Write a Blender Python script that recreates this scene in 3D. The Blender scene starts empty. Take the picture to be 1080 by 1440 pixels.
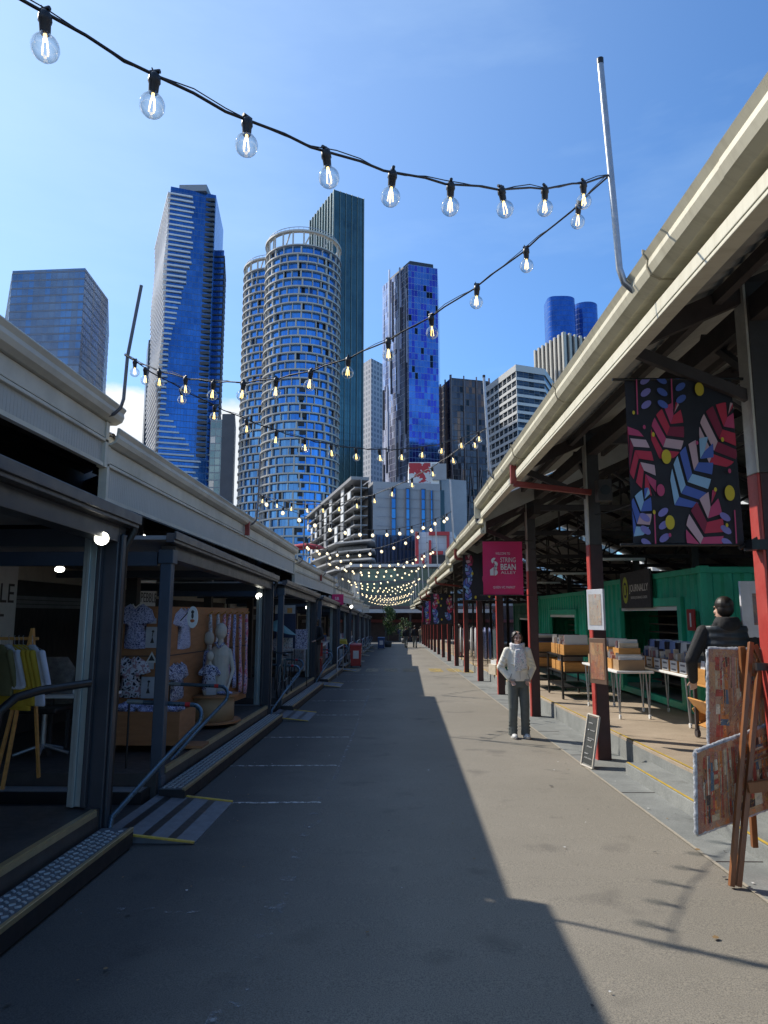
import bpy, bmesh, math, random
from mathutils import Vector, Matrix, Euler
random.seed(7)
PI = math.pi
SC = bpy.context.scene
COL = SC.collection
# ---------------------------------------------------------------- camera model
FOC = 980.0
PITCH = math.atan(143 / FOC)
YAW = math.atan(17 / FOC)
EYE = 1.65
def ray(px, py):
    x = (px - 540) / FOC; y = (720 - py) / FOC
    cp, sp = math.cos(PITCH), math.sin(PITCH)
    fy = cp - y * sp; fz = sp + y * cp
    c, s = math.cos(YAW), math.sin(YAW)
    return Vector((x * c - fy * s, x * s + fy * c, fz))
def at(px, py, Y):
    r = ray(px, py); t = Y / r.y
    return Vector((r.x * t, Y, EYE + r.z * t))
def gz(y):
    return -0.019 * max(-30, min(85, y))
# ---------------------------------------------------------------- properties
def tag(o, label=None, cat=None, group=None, kind=None):
    if label: o['label'] = label
    if cat: o['category'] = cat
    if group: o['group'] = group
    if kind: o['kind'] = kind
    return o
WL = {}
def thing(name, label, cat, loc=(0, 0, 0), rz=0, group=None):
    o = bpy.data.objects.new(name, None); COL.objects.link(o)
    o.empty_display_size = .1
    o.location = loc; o.rotation_euler = (0, 0, rz)
    WL[o.name] = Vector(loc)
    return tag(o, label, cat, group)
def copy_tree(o, parent=None):
    c = o.copy(); COL.objects.link(c)
    if parent is not None: c.parent = parent
    WL[c.name] = WL.get(o.name, Vector())
    for ch in list(o.children): copy_tree(ch, c)
    return c
def place(o, loc, rz=None, label=None, scale=None):
    o.location = loc
    if rz is not None: o.rotation_euler = (0, 0, rz)
    if scale is not None: o.scale = (scale,) * 3
    if label: o['label'] = label
    return o
# ---------------------------------------------------------------- materials
class NT:
    def __init__(s, name):
        s.m = bpy.data.materials.new(name); s.m.use_nodes = True
        s.t = s.m.node_tree; s.t.nodes.clear()
        s.out = s.t.nodes.new('ShaderNodeOutputMaterial')
        s.b = s.t.nodes.new('ShaderNodeBsdfPrincipled')
        s.t.links.new(s.b.outputs[0], s.out.inputs[0])
    def n(s, typ, **kw):
        nd = s.t.nodes.new('ShaderNode' + typ)
        for k, v in kw.items(): setattr(nd, k, v)
        return nd
    def l(s, a, b): s.t.links.new(a, b)
    def math(s, op, a, b=None, c=None):
        nd = s.n('Math', operation=op)
        for i, v in enumerate((a, b, c)):
            if v is None: continue
            if isinstance(v, (int, float)): nd.inputs[i].default_value = v
            else: s.l(v, nd.inputs[i])
        return nd.outputs[0]
    def mix(s, f, a, b, blend='MIX'):
        nd = s.n('MixRGB', blend_type=blend)
        for i, v in enumerate((f, a, b)):
            if isinstance(v, (int, float)): nd.inputs[i].default_value = v
            elif isinstance(v, tuple): nd.inputs[i].default_value = (*v[:3], 1)
            else: s.l(v, nd.inputs[i])
        return nd.outputs[0]
    def noise(s, scale, detail=4, vec=None, rough=.6, out=0):
        nd = s.n('TexNoise'); nd.inputs['Scale'].default_value = scale
        nd.inputs['Detail'].default_value = detail; nd.inputs['Roughness'].default_value = rough
        if vec is not None: s.l(vec, nd.inputs['Vector'])
        return nd.outputs[out]
    def ramp(s, f, stops, interp='LINEAR'):
        nd = s.n('ValToRGB'); cr = nd.color_ramp; cr.interpolation = interp
        while len(cr.elements) < len(stops): cr.elements.new(.5)
        for e, (p, c) in zip(cr.elements, stops):
            e.position = p; e.color = (*c, 1) if len(c) == 3 else c
        s.l(f, nd.inputs[0]); return nd.outputs[0]
    def coords(s, kind='Object', scale=None):
        tc = s.n('TexCoord').outputs[kind]
        if scale:
            mp = s.n('Mapping'); mp.inputs['Scale'].default_value = scale
            s.l(tc, mp.inputs['Vector']); return mp.outputs[0]
        return tc
    def bump(s, h, strength=.3, dist=.01):
        nd = s.n('Bump'); nd.inputs['Strength'].default_value = strength
        nd.inputs['Distance'].default_value = dist
        s.l(h, nd.inputs['Height']); s.l(nd.outputs[0], s.b.inputs['Normal'])
    def set(s, **kw):
        for k, v in kw.items():
            k = k.replace('_', ' ')
            if isinstance(v, (int, float)): s.b.inputs[k].default_value = v
            elif isinstance(v, tuple): s.b.inputs[k].default_value = (*v[:3], 1)
            else: s.l(v, s.b.inputs[k])
        return s.m
MATS = {}
def mat(name, col, rough=.6, metal=0., var=.18, scale=6., bump=0., bscale=60., dirt=None, stretch=None, emit=None):
    if name in MATS: return MATS[name]
    t = NT(name); v = t.coords('Object', stretch)
    nz = t.noise(scale, 5, v)
    c = t.ramp(nz, [(.25, tuple(x * (1 - var) for x in col)), (.75, tuple(min(1, x * (1 + var)) for x in col))])
    if dirt:
        n2 = t.noise(scale * .35, 8, v, .7)
        f = t.ramp(n2, [(.45, (0, 0, 0)), (.7, (1, 1, 1))])
        c = t.mix(f, c, dirt)
    t.set(Base_Color=c, Roughness=rough, Metallic=metal)
    r = t.noise(scale * 2.3, 3, v)
    t.l(t.math('MULTIPLY_ADD', r, .3, rough - .15), t.b.inputs['Roughness'])
    if bump: t.bump(t.noise(bscale, 4, v), bump, .01)
    if emit: t.set(Emission_Color=emit[0], Emission_Strength=float(emit[1]))
    MATS[name] = t.m
    return t.m
def facade(name, cw, ch, g1, g2, frame, fw=.08, fh=.12, rough=.12, metal=.6, streak=None, tilt=.02, dark=None, blind=.0):
    t = NT(name)
    uv = t.coords('UV'); sx = t.n('SeparateXYZ'); t.l(uv, sx.inputs[0])
    cu = t.math('DIVIDE', sx.outputs[0], cw); cv = t.math('DIVIDE', sx.outputs[1], ch)
    fu = t.math('FRACT', cu); fv = t.math('FRACT', cv)
    mk = t.math('MAXIMUM', t.math('LESS_THAN', fu, fw), t.math('LESS_THAN', fv, fh))
    cb = t.n('CombineXYZ'); t.l(t.math('FLOOR', cu), cb.inputs[0]); t.l(t.math('FLOOR', cv), cb.inputs[1])
    wn = t.n('TexWhiteNoise', noise_dimensions='2D'); t.l(cb.outputs[0], wn.inputs['Vector'])
    c = t.mix(wn.outputs['Value'], g1, g2)
    if streak:  # colour streaks, mostly standing for reflections in the glass
        mp = t.n('Mapping'); mp.inputs['Scale'].default_value = streak[1]
        t.l(cb.outputs[0], mp.inputs['Vector'])
        s1 = t.noise(1.0, 3, mp.outputs[0])
        f = t.ramp(s1, [(streak[2], (0, 0, 0)), (streak[2] + .04, (1, 1, 1))])
        c = t.mix(f, c, streak[0])
    if dark:
        f = t.math('GREATER_THAN', wn.outputs['Value'], 1 - dark)
        c = t.mix(f, c, (.012, .015, .02))
    if blind:
        f = t.math('LESS_THAN', wn.outputs['Value'], blind)
        c = t.mix(f, c, (.5, .5, .48))
    oc = t.coords('Object'); refl = t.noise(.05, 4, oc, .65)
    c = t.mix(1., c, t.ramp(refl, [(.32, (.55, .58, .64)), (.5, (1, 1, 1)), (.68, (1.35, 1.32, 1.25))]), 'MULTIPLY')  # soft light and dark reflections painted into the facade colour
    c = t.mix(mk, c, frame)
    r = t.math('MULTIPLY_ADD', mk, .45, rough)
    mt = t.math('MULTIPLY_ADD', mk, -metal, metal)
    t.set(Base_Color=c, Roughness=r, Metallic=mt)
    ge = t.n('NewGeometry')
    sb = t.n('VectorMath', operation='SUBTRACT'); t.l(wn.outputs['Color'], sb.inputs[0]); sb.inputs[1].default_value = (.5, .5, .5)
    sc = t.n('VectorMath', operation='SCALE'); t.l(sb.outputs[0], sc.inputs[0]); sc.inputs['Scale'].default_value = tilt
    ad = t.n('VectorMath', operation='ADD'); t.l(ge.outputs['Normal'], ad.inputs[0]); t.l(sc.outputs[0], ad.inputs[1])
    nm = t.n('VectorMath', operation='NORMALIZE'); t.l(ad.outputs[0], nm.inputs[0])
    t.l(nm.outputs[0], t.b.inputs['Normal'])
    return t.m
# ---------------------------------------------------------------- mesh builder
class MB:
    def __init__(s): s.v = []; s.f = []; s.m = []; s.uv = []; s.sm = []
    def add(s, vs, fs, m=0, uvs=None, smooth=False):
        o = len(s.v); s.v += [tuple(v) for v in vs]
        for i, f in enumerate(fs):
            s.f.append([o + k for k in f]); s.m.append(m); s.sm.append(smooth)
            s.uv.append(uvs[i] if uvs else None)
    def box(s, x0, x1, y0, y1, z0, z1, m=0, sl=0.):
        # sl: ground slope, adds sl*y
        vs = [(x, y, z + sl * y) for z in (z0, z1) for y in (y0, y1) for x in (x0, x1)]
        s.add(vs, [(0, 1, 3, 2), (4, 6, 7, 5), (0, 4, 5, 1), (2, 3, 7, 6), (0, 2, 6, 4), (1, 5, 7, 3)], m)
    def obox(s, c, size, rot=(0, 0, 0), m=0):
        R = Euler(rot).to_matrix(); c = Vector(c)
        vs = [c + R @ Vector((x * size[0] / 2, y * size[1] / 2, z * size[2] / 2)) for z in (-1, 1) for y in (-1, 1) for x in (-1, 1)]
        s.add(vs, [(0, 1, 3, 2), (4, 6, 7, 5), (0, 4, 5, 1), (2, 3, 7, 6), (0, 2, 6, 4), (1, 5, 7, 3)], m)
    def bar(s, p0, p1, w, h, m=0, up=(0, 0, 1)):
        p0 = Vector(p0); p1 = Vector(p1); d = (p1 - p0).normalized(); u = Vector(up)
        if abs(d.dot(u)) > .98: u = Vector((0, 1, 0))
        r = d.cross(u).normalized(); u = r.cross(d).normalized()
        vs = [p + r * a * w / 2 + u * b * h / 2 for p in (p0, p1) for a, b in ((-1, -1), (1, -1), (1, 1), (-1, 1))]
        s.add(vs, [(0, 1, 2, 3), (7, 6, 5, 4), (0, 4, 5, 1), (1, 5, 6, 2), (2, 6, 7, 3), (3, 7, 4, 0)], m)
    def tube(s, pts, r, n=8, m=0, cap=True):
        pts = [Vector(p) for p in pts]; rings = []
        rs = r if isinstance(r, (list, tuple)) else [r] * len(pts)
        ref = None; vs = []
        for i, p in enumerate(pts):
            a = pts[max(0, i - 1)]; b = pts[min(len(pts) - 1, i + 1)]
            d = (b - a).normalized()
            if ref is None:
                ref = Vector((0, 0, 1)) if abs(d.z) < .9 else Vector((1, 0, 0))
            u = (ref - d * ref.dot(d)).normalized(); ref = u; w = d.cross(u)
            vs += [p + (u * math.cos(2 * PI * k / n) + w * math.sin(2 * PI * k / n)) * rs[i] for k in range(n)]
        fs = [(i * n + k, i * n + (k + 1) % n, (i + 1) * n + (k + 1) % n, (i + 1) * n + k) for i in range(len(pts) - 1) for k in range(n)]
        s.add(vs, fs, m, smooth=True)
        if cap: s.add(vs[:n], [tuple(range(n))], m); s.add(vs[-n:], [tuple(range(n))], m)
    def loft(s, rings, n=16, m=0, smooth=True):
        # rings: (cx,cy,z,rx,ry) horizontal ellipses
        vs = []
        for cx, cy, z, rx, ry in rings:
            vs += [(cx + rx * math.cos(2 * PI * k / n), cy + ry * math.sin(2 * PI * k / n), z) for k in range(n)]
        fs = [(i * n + k, i * n + (k + 1) % n, (i + 1) * n + (k + 1) % n, (i + 1) * n + k) for i in range(len(rings) - 1) for k in range(n)]
        fs += [tuple(range(n)), tuple(range(len(vs) - n, len(vs)))]
        s.add(vs, fs, m, smooth=smooth)
    def cap(s, p0, r0, p1, r1, n=12, m=0):
        p0 = Vector(p0); p1 = Vector(p1); d = (p1 - p0)
        if d.length < 1e-5: d = Vector((0, 0, 1e-4)); p1 = p0 + d
        dn = d.normalized(); pts = []; rs = []
        for a in (-80, -50, -20): pts.append(p0 + dn * r0 * math.sin(math.radians(a))); rs.append(r0 * math.cos(math.radians(a)))
        for a in (20, 50, 80): pts.append(p1 + dn * r1 * math.sin(math.radians(a))); rs.append(r1 * math.cos(math.radians(a)))
        s.tube(pts, rs, n, m)
    def ell(s, c, r, rot=(0, 0, 0), n=14, k=9, m=0):
        R = Euler(rot).to_matrix(); c = Vector(c); vs = []
        for i in range(k + 1):
            th = -PI / 2 + PI * (i + .02) / (k + .04)
            for j in range(n):
                a = 2 * PI * j / n
                vs.append(c + R @ Vector((r[0] * math.cos(th) * math.cos(a), r[1] * math.cos(th) * math.sin(a), r[2] * math.sin(th))))
        fs = [(i * n + j, i * n + (j + 1) % n, (i + 1) * n + (j + 1) % n, (i + 1) * n + j) for i in range(k) for j in range(n)]
        fs += [tuple(range(n)), tuple(range(len(vs) - n, len(vs)))]
        s.add(vs, fs, m, smooth=True)
    def prism(s, poly, z0, z1, m=0, capm=None, u0=0.):
        # poly: list of (x,y); UV = perimeter, height
        n = len(poly); u = u0
        for i in range(n):
            a = poly[i]; b = poly[(i + 1) % n]; L = math.hypot(b[0] - a[0], b[1] - a[1])
            s.add([(a[0], a[1], z0), (b[0], b[1], z0), (b[0], b[1], z1), (a[0], a[1], z1)], [(0, 1, 2, 3)], m,
                  [[(u, z0), (u + L, z0), (u + L, z1), (u, z1)]])
            u += L
        cm = m if capm is None else capm
        s.add([(p[0], p[1], z1) for p in poly], [tuple(range(n))], cm)
        s.add([(p[0], p[1], z0) for p in poly], [tuple(range(n))], cm)
    def extr(s, prof, y0, y1, m=0, sl=0., smooth=False):
        # closed profile (x,z) extruded along Y
        n = len(prof)
        vs = [(x, y0, z + sl * y0) for x, z in prof] + [(x, y1, z + sl * y1) for x, z in prof]
        s.add(vs, [(i, (i + 1) % n, n + (i + 1) % n, n + i) for i in range(n)], m, smooth=smooth)
        s.add(vs[:n], [tuple(range(n))], m); s.add(vs[n:], [tuple(range(n))], m)
    def flat(s, pts, m=0): s.add(pts, [tuple(range(len(pts)))], m)
    def rope(s, rad, pts): s.tube(pts, rad, 6)
    def build(s, name, mats, parent=None, local=False, bevel=0, remesh=0, sub=0, smoothall=False, label=None, loc=None, rz=0, autoflat=False):
        if not isinstance(mats, (list, tuple)): mats = [mats]
        me = bpy.data.meshes.new(name)
        off = Vector((0, 0, 0))
        if parent is not None:
            if not local: off = WL.get(parent.name, Vector())
        elif not local and loc is None:
            xs = [v[0] for v in s.v]; ys = [v[1] for v in s.v]; zs = [v[2] for v in s.v]
            off = Vector(((min(xs) + max(xs)) / 2, (min(ys) + max(ys)) / 2, min(zs)))
        me.from_pydata([(v[0] - off.x, v[1] - off.y, v[2] - off.z) for v in s.v], [], s.f)
        for mm in mats: me.materials.append(mm)
        if any(s.uv):
            ul = me.uv_layers.new(name='UVMap')
            for p in me.polygons:
                uvs = s.uv[p.index]
                if uvs:
                    for li, q in zip(p.loop_indices, uvs): ul.data[li].uv = q
        for p in me.polygons:
            p.material_index = s.m[p.index]; p.use_smooth = s.sm[p.index] or smoothall
        bm = bmesh.new(); bm.from_mesh(me)
        bmesh.ops.recalc_face_normals(bm, faces=bm.faces[:]); bm.to_mesh(me); bm.free()
        o = bpy.data.objects.new(name, me); COL.objects.link(o)
        if remesh:
            md = o.modifiers.new('r', 'REMESH'); md.mode = 'VOXEL'; md.voxel_size = remesh; md.use_smooth_shade = True
            ms = o.modifiers.new('s', 'SMOOTH'); ms.iterations = 3; ms.factor = .5
            bpy.context.view_layer.update()
            dg = bpy.context.evaluated_depsgraph_get()
            me2 = bpy.data.meshes.new_from_object(o.evaluated_get(dg))
            o.modifiers.clear(); o.data = me2
            for p in me2.polygons: p.use_smooth = True; p.material_index = 0
            me2.materials.clear(); me2.materials.append(mats[0])
        if bevel:
            md = o.modifiers.new('bevel', 'BEVEL'); md.width = bevel; md.segments = 2; md.limit_method = 'ANGLE'
        if parent is not None:
            o.parent = parent; WL[o.name] = WL.get(parent.name, Vector()) if not local else Vector()
        else:
            o.location = loc if loc is not None else off
            o.rotation_euler = (0, 0, rz)
            WL[o.name] = Vector(off)
        if label: o['label'] = label
        return o
def text_mesh(name, body, size, m, parent, loc, rot, align='CENTER', ext=.001, width=None, bold=0.):
    cu = bpy.data.curves.new(name, 'FONT'); cu.body = body; cu.size = size
    cu.align_x = align; cu.align_y = 'CENTER'; cu.extrude = ext; cu.offset = bold; cu.resolution_u = 3
    t = bpy.data.objects.new('tmp', cu); COL.objects.link(t); bpy.context.view_layer.update()
    me = bpy.data.meshes.new_from_object(t.evaluated_get(bpy.context.evaluated_depsgraph_get()))
    bpy.data.objects.remove(t)
    if width:
        w = max(v.co.x for v in me.vertices) - min(v.co.x for v in me.vertices)
        for v in me.vertices: v.co.x *= width / w
    me.materials.clear(); me.materials.append(m)
    for p in me.polygons: p.material_index = 0
    o = bpy.data.objects.new(name, me); COL.objects.link(o)
    o.parent = parent
    o.location = Vector(loc) - WL.get(parent.name, Vector()); o.rotation_euler = rot
    WL[o.name] = Vector()
    return o
FACE_CAM = (PI / 2, 0, 0)          # text facing -Y
FACE_RIGHT = (PI / 2, 0, PI / 2)   # text facing +X
FACE_LEFT = (PI / 2, 0, -PI / 2)   # text facing -X
# ---------------------------------------------------------------- material library
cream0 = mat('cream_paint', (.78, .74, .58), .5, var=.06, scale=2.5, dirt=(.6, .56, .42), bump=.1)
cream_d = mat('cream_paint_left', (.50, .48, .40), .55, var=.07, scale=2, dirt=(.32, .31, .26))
gutter0 = mat('gutter_paint', (.74, .69, .52), .4, var=.06, scale=1.5, dirt=(.58, .53, .38), stretch=(1, .3, 1))
def weathered(name, col, dirt, rust):
    t = NT(name); v = t.coords('Object'); st = t.coords('Object', (1, 4, .6))
    c = t.ramp(t.noise(2.2, 6, v), [(.3, tuple(x * .9 for x in col)), (.7, col)])
    f = t.ramp(t.noise(3.5, 8, st, .72), [(.48, (0, 0, 0)), (.72, (1, 1, 1))]); c = t.mix(t.math('MULTIPLY', f, .6), c, dirt)
    r = t.ramp(t.noise(11, 6, v, .75), [(.66, (0, 0, 0)), (.72, (1, 1, 1))]); c = t.mix(t.math('MULTIPLY', r, .6), c, rust)
    t.set(Base_Color=c, Roughness=.5); t.bump(t.noise(5, 4, v), .25, .01); return t.m
cream = weathered('cream_paint_weathered', (.78, .74, .58), (.52, .47, .34), (.30, .20, .12))
gutter_m = weathered('gutter_paint_weathered', (.72, .67, .50), (.45, .40, .28), (.28, .18, .10))
iron = mat('roof_iron', (.5, .5, .48), .5, .1, var=.12, scale=1.2, dirt=(.25, .24, .23))
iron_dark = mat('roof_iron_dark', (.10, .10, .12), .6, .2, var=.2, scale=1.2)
timber_dark = mat('dark_timber', (.055, .045, .045), .7, var=.25, scale=5, bump=.2)
truss_m = mat('truss_paint', (.06, .055, .06), .6, var=.2)
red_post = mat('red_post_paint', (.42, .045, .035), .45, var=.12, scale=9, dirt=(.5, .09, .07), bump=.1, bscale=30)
maroon = mat('maroon_post_dark', (.055, .018, .018), .5, var=.2, scale=8, dirt=(.03, .012, .012))
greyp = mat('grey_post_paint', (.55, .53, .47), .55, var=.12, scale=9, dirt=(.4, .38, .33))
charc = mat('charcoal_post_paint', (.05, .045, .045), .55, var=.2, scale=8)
galv = mat('galvanised_steel', (.38, .40, .42), .38, .7, var=.15, scale=20)
frame_dk = mat('dark_frame_paint', (.035, .042, .055), .35, .1, var=.2, scale=4)
frame_bl = mat('frame_blue_grey', (.05, .07, .10), .4, .1, var=.15, scale=4)
alu = mat('aluminium_channel', (.30, .36, .38), .35, .55, var=.1, scale=3)
black_rub = mat('black_plastic', (.012, .012, .013), .45, var=.3)
brass = mat('brass_edge', (.55, .45, .26), .35, .7, var=.15, scale=8)
yellowp = mat('yellow_line_paint', (.62, .42, .06), .6, var=.15, scale=25, dirt=(.35, .25, .08))
whitep = mat('worn_white_paint', (.5, .5, .48), .7, var=.2, scale=20)
white = mat('white_paint', (.78, .78, .76), .5, var=.05)
offwhite = mat('off_white_card', (.66, .66, .64), .6, var=.08, scale=8)
plywood = mat('plywood', (.33, .145, .06), .55, var=.25, scale=3, stretch=(1, 1, 5), bump=.1)
pine = mat('orange_pine', (.55, .27, .075), .5, var=.2, scale=4, stretch=(1, 1, 6))
easel_w = mat('easel_wood', (.22, .085, .03), .4, var=.25, scale=5, stretch=(6, 6, 1))
cardb = mat('cardboard', (.38, .25, .14), .7, var=.12, scale=5)
green = mat('container_green', (.03, .52, .32), .42, var=.1, scale=2.2, dirt=(.02, .33, .2), bump=.05)
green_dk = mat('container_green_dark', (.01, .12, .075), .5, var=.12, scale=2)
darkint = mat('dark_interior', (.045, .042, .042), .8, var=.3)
navy = mat('navy_paint', (.02, .03, .07), .5)
pink = mat('pink_banner', (.62, .015, .12), .55, var=.06, scale=2)
bannerblk = mat('banner_black', (.012, .012, .02), .6, var=.2)
def fabric_pattern(name, a, b, c, scale=26):
    t = NT(name); v = t.coords('Object')
    vo = t.n('TexVoronoi'); vo.inputs['Scale'].default_value = scale
    nz = t.noise(scale * .6, 2, v, out=1)
    mx = t.mix(.12, v, nz, 'ADD'); t.l(mx, vo.inputs['Vector'])
    f = t.ramp(vo.outputs['Distance'], [(.30, b), (.38, a), (.62, a), (.66, c)])
    t.bump(t.noise(7, 3, v), .8, .03)
    t.set(Base_Color=f, Roughness=.8); return t.m
pat_blue = fabric_pattern('navy_print_cotton', (.42, .45, .66), (.02, .03, .16), (.16, .18, .36), 30)
pat_black = fabric_pattern('black_print_cotton', (.48, .49, .60), (.015, .015, .06), (.12, .13, .24), 24)
pat_blue2 = fabric_pattern('small_blue_print', (.55, .58, .74), (.05, .07, .30), (.3, .32, .5), 44)
pat_blk2 = fabric_pattern('bold_black_print', (.62, .62, .70), (.02, .02, .05), (.4, .25, .3), 19)
pat_pink = fabric_pattern('pink_print_scarf', (.6, .42, .48), (.10, .12, .3), (.5, .12, .18), 22)
pat_grey = fabric_pattern('grey_print_scarf', (.5, .52, .55), (.2, .24, .3), (.36, .3, .3), 20)
def asphalt(name, a, b, sc=1., lane=False):
    t = NT(name); v = t.coords('Object')
    big = t.noise(.35 * sc, 5, v); mid = t.noise(3.2, 4, v); fine = t.noise(160, 2, v)
    c = t.ramp(big, [(.3, a), (.7, b)])
    c = t.mix(t.math('MULTIPLY', mid, .35), c, tuple(x * .75 for x in a))
    st = t.ramp(fine, [(.36, (.62, .62, .62)), (.52, (1, 1, 1)), (.7, (1.3, 1.28, 1.22))])
    c = t.mix(1., c, st, 'MULTIPLY')
    vor = t.n('TexVoronoi', feature='DISTANCE_TO_EDGE'); vor.inputs['Scale'].default_value = .32
    nv = t.noise(1.6, 6, v, out=1); t.l(t.mix(.55, v, nv, 'ADD'), vor.inputs['Vector'])
    cr = t.ramp(vor.outputs['Distance'], [(.0, (.62, .62, .62)), (.006, (1, 1, 1))])
    c = t.mix(.10, c, cr, 'MULTIPLY')
    oil = t.ramp(t.noise(1.9, 3, v, .5), [(.62, (1, 1, 1)), (.74, (.62, .62, .64))]); c = t.mix(.8, c, oil, 'MULTIPLY')
    sp = t.ramp(t.noise(14, 1, v), [(.76, (0, 0, 0)), (.79, (1, 1, 1))])
    c = t.mix(t.math('MULTIPLY', sp, .3), c, (.25, .24, .22))
    if lane:   # shade painted into the asphalt along the stalls, fading out toward the kerb
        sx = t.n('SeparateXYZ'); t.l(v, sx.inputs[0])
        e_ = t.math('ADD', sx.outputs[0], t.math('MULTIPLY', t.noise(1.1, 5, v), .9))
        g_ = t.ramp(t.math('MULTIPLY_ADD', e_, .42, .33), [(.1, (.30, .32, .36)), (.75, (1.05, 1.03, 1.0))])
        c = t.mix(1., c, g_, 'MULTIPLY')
    t.set(Base_Color=c, Roughness=.85); t.bump(fine, .5, .004)
    return t.m
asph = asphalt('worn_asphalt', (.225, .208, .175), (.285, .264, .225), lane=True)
asph_d = asphalt('lane_asphalt', (.058, .058, .06), (.085, .083, .082))
def concrete(name, a, b, sc=1.5):
    t = NT(name); v = t.coords('Object')
    c = t.ramp(t.noise(sc, 8, v, .7), [(.3, a), (.7, b)])
    f = t.noise(90, 2, v); c = t.mix(1., c, t.ramp(f, [(.3, (.8, .8, .8)), (.7, (1.12, 1.12, 1.12))]), 'MULTIPLY')
    st = t.ramp(t.noise(4, 5, v), [(.62, (1, 1, 1)), (.75, (.6, .58, .55))]); c = t.mix(.7, c, st, 'MULTIPLY')
    t.set(Base_Color=c, Roughness=.8); t.bump(f, .3, .003); return t.m
conc = concrete('bluestone_concrete', (.17, .18, .175), (.30, .31, .295))
conc_deck = concrete('deck_concrete', (.32, .25, .18), (.48, .39, .29), 1.1)
conc_wall = concrete('pale_concrete_panels', (.30, .31, .33), (.42, .43, .45), .15)
# ---------------------------------------------------------------- camera, sun, sky
cam = bpy.data.cameras.new('camera'); co = bpy.data.objects.new('camera', cam); COL.objects.link(co)
co.location = (0, 0, EYE); co.rotation_euler = (PI / 2 + PITCH, 0, YAW)
cam.sensor_fit = 'VERTICAL'; cam.sensor_height = 24; cam.lens = 24 * FOC / 1440
cam.clip_start = .05; cam.clip_end = 6000
SC.camera = co
LD = Vector((3.5, -2.2, -3.62)).normalized()
sl = bpy.data.lights.new('sun', 'SUN'); sl.energy = 5.0; sl.angle = math.radians(.5); sl.color = (1, .93, .82)
so = bpy.data.objects.new('sun', sl); COL.objects.link(so); so.rotation_euler = LD.to_track_quat('-Z', 'Y').to_euler()
so.location = (-20, 20, 40)
wd = bpy.data.worlds.new('World'); SC.world = wd; wd.use_nodes = True
t = wd.node_tree; t.nodes.clear()
W = NT.__new__(NT); W.t = t
wo = W.n('OutputWorld'); bg = W.n('Background'); W.l(bg.outputs[0], wo.inputs[0]); bg.inputs[1].default_value = .12
sk = W.n('TexSky'); sk.sky_type = 'NISHITA'; sk.sun_disc = False
sk.sun_elevation = math.asin(-LD.z); sk.sun_rotation = math.atan2(-LD.x, -LD.y)
sk.altitude = 50; sk.air_density = 1.0; sk.dust_density = .4; sk.ozone_density = 2.5
tc = W.n('TexCoord').outputs['Generated']
sp = W.n('SeparateXYZ'); W.l(tc, sp.inputs[0])
tint = W.mix(1., sk.outputs[0], (.84, 1.34, 1.80), 'MULTIPLY')
mp = W.n('Mapping'); mp.inputs['Scale'].default_value = (1, 1, 1.9); W.l(tc, mp.inputs['Vector'])
cn = W.noise(4.2, 9, mp.outputs[0], .58)
el = W.math('MULTIPLY_ADD', sp.outputs[2], -9., 2.95)      # 1 below ~0.22, 0 above 0.33
az = W.math('MULTIPLY_ADD', sp.outputs[0], -4.0, .75)      # left and centre
az2 = W.math('MINIMUM', W.math('MAXIMUM', az, 0.), 1.)
el2 = W.math('MINIMUM', W.math('MAXIMUM', el, 0.), 1.)
th = W.math('MULTIPLY', az2, el2)
f = W.math('ADD', cn, W.math('MULTIPLY_ADD', th, .86, -.14))
f = W.ramp(f, [(.60, (0, 0, 0)), (.74, (1, 1, 1))])
wisp = W.n('Mapping'); wisp.inputs['Scale'].default_value = (1.2, 1, 5); wisp.inputs['Rotation'].default_value = (0, .35, 0); W.l(tc, wisp.inputs['Vector'])
wn = W.ramp(W.noise(1.6, 6, wisp.outputs[0]), [(.45, (0, 0, 0)), (.8, (.22, .22, .22))])
c1 = W.mix(wn, tint, (6.0, 8.2, 10.4))
cl = W.ramp(W.noise(7, 6, mp.outputs[0]), [(.3, (6.6, 7.2, 8.0)), (.7, (9.5, 9.6, 9.7))])
dt = W.n('VectorMath', operation='DOT_PRODUCT'); W.l(tc, dt.inputs[0]); dt.inputs[1].default_value = tuple(-LD)
gl = W.math('MULTIPLY', W.math('POWER', W.math('MAXIMUM', dt.outputs['Value'], 0.), 3.2), .55)
c1 = W.mix(gl, c1, (6.6, 8.4, 10.4))
c2 = W.mix(f, c1, cl)
W.l(c2, bg.inputs[0])
SC.view_settings.view_transform = 'Standard'; SC.view_settings.look = 'None'; SC.view_settings.exposure = 0
# ---------------------------------------------------------------- ground
def struct(o): o['kind'] = 'structure'; return o
S = -.019
m = MB()
ys = [-60, -30, 85, 200, 3000]
for a, b in zip(ys, ys[1:]):
    m.add([(-2000, a, gz(a) - .012), (2000, a, gz(a) - .012), (2000, b, gz(b) - .012), (-2000, b, gz(b) - .012)], [(0, 1, 2, 3)])
struct(m.build('ground', asph_d))
def strip(name, x0, x1, y0, y1, dz, mt, kind=True, parent=None):
    m = MB(); m.add([(x0, y0, S * y0 + dz), (x1, y0, S * y0 + dz), (x1, y1, S * y1 + dz), (x0, y1, S * y1 + dz)], [(0, 1, 2, 3)])
    o = m.build(name, mt, parent)
    if kind and parent is None: struct(o)
    return o
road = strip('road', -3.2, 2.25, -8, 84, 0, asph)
strip('pavement', 2.25, 2.62, -8, 84, .004, conc)
strip('kerb_joint', 2.235, 2.262, -8, 60, .010, mat('joint_sand', (.38, .34, .27), .8, var=.3, scale=40))
m = MB(); m.box(2.60, 2.92, -8, 8.3, -.15, .135, 0, S); struct(m.build('lower_step', conc, bevel=.008))
strip('pavement', 2.62, 2.95, 8.3, 84, .004, conc)
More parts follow.
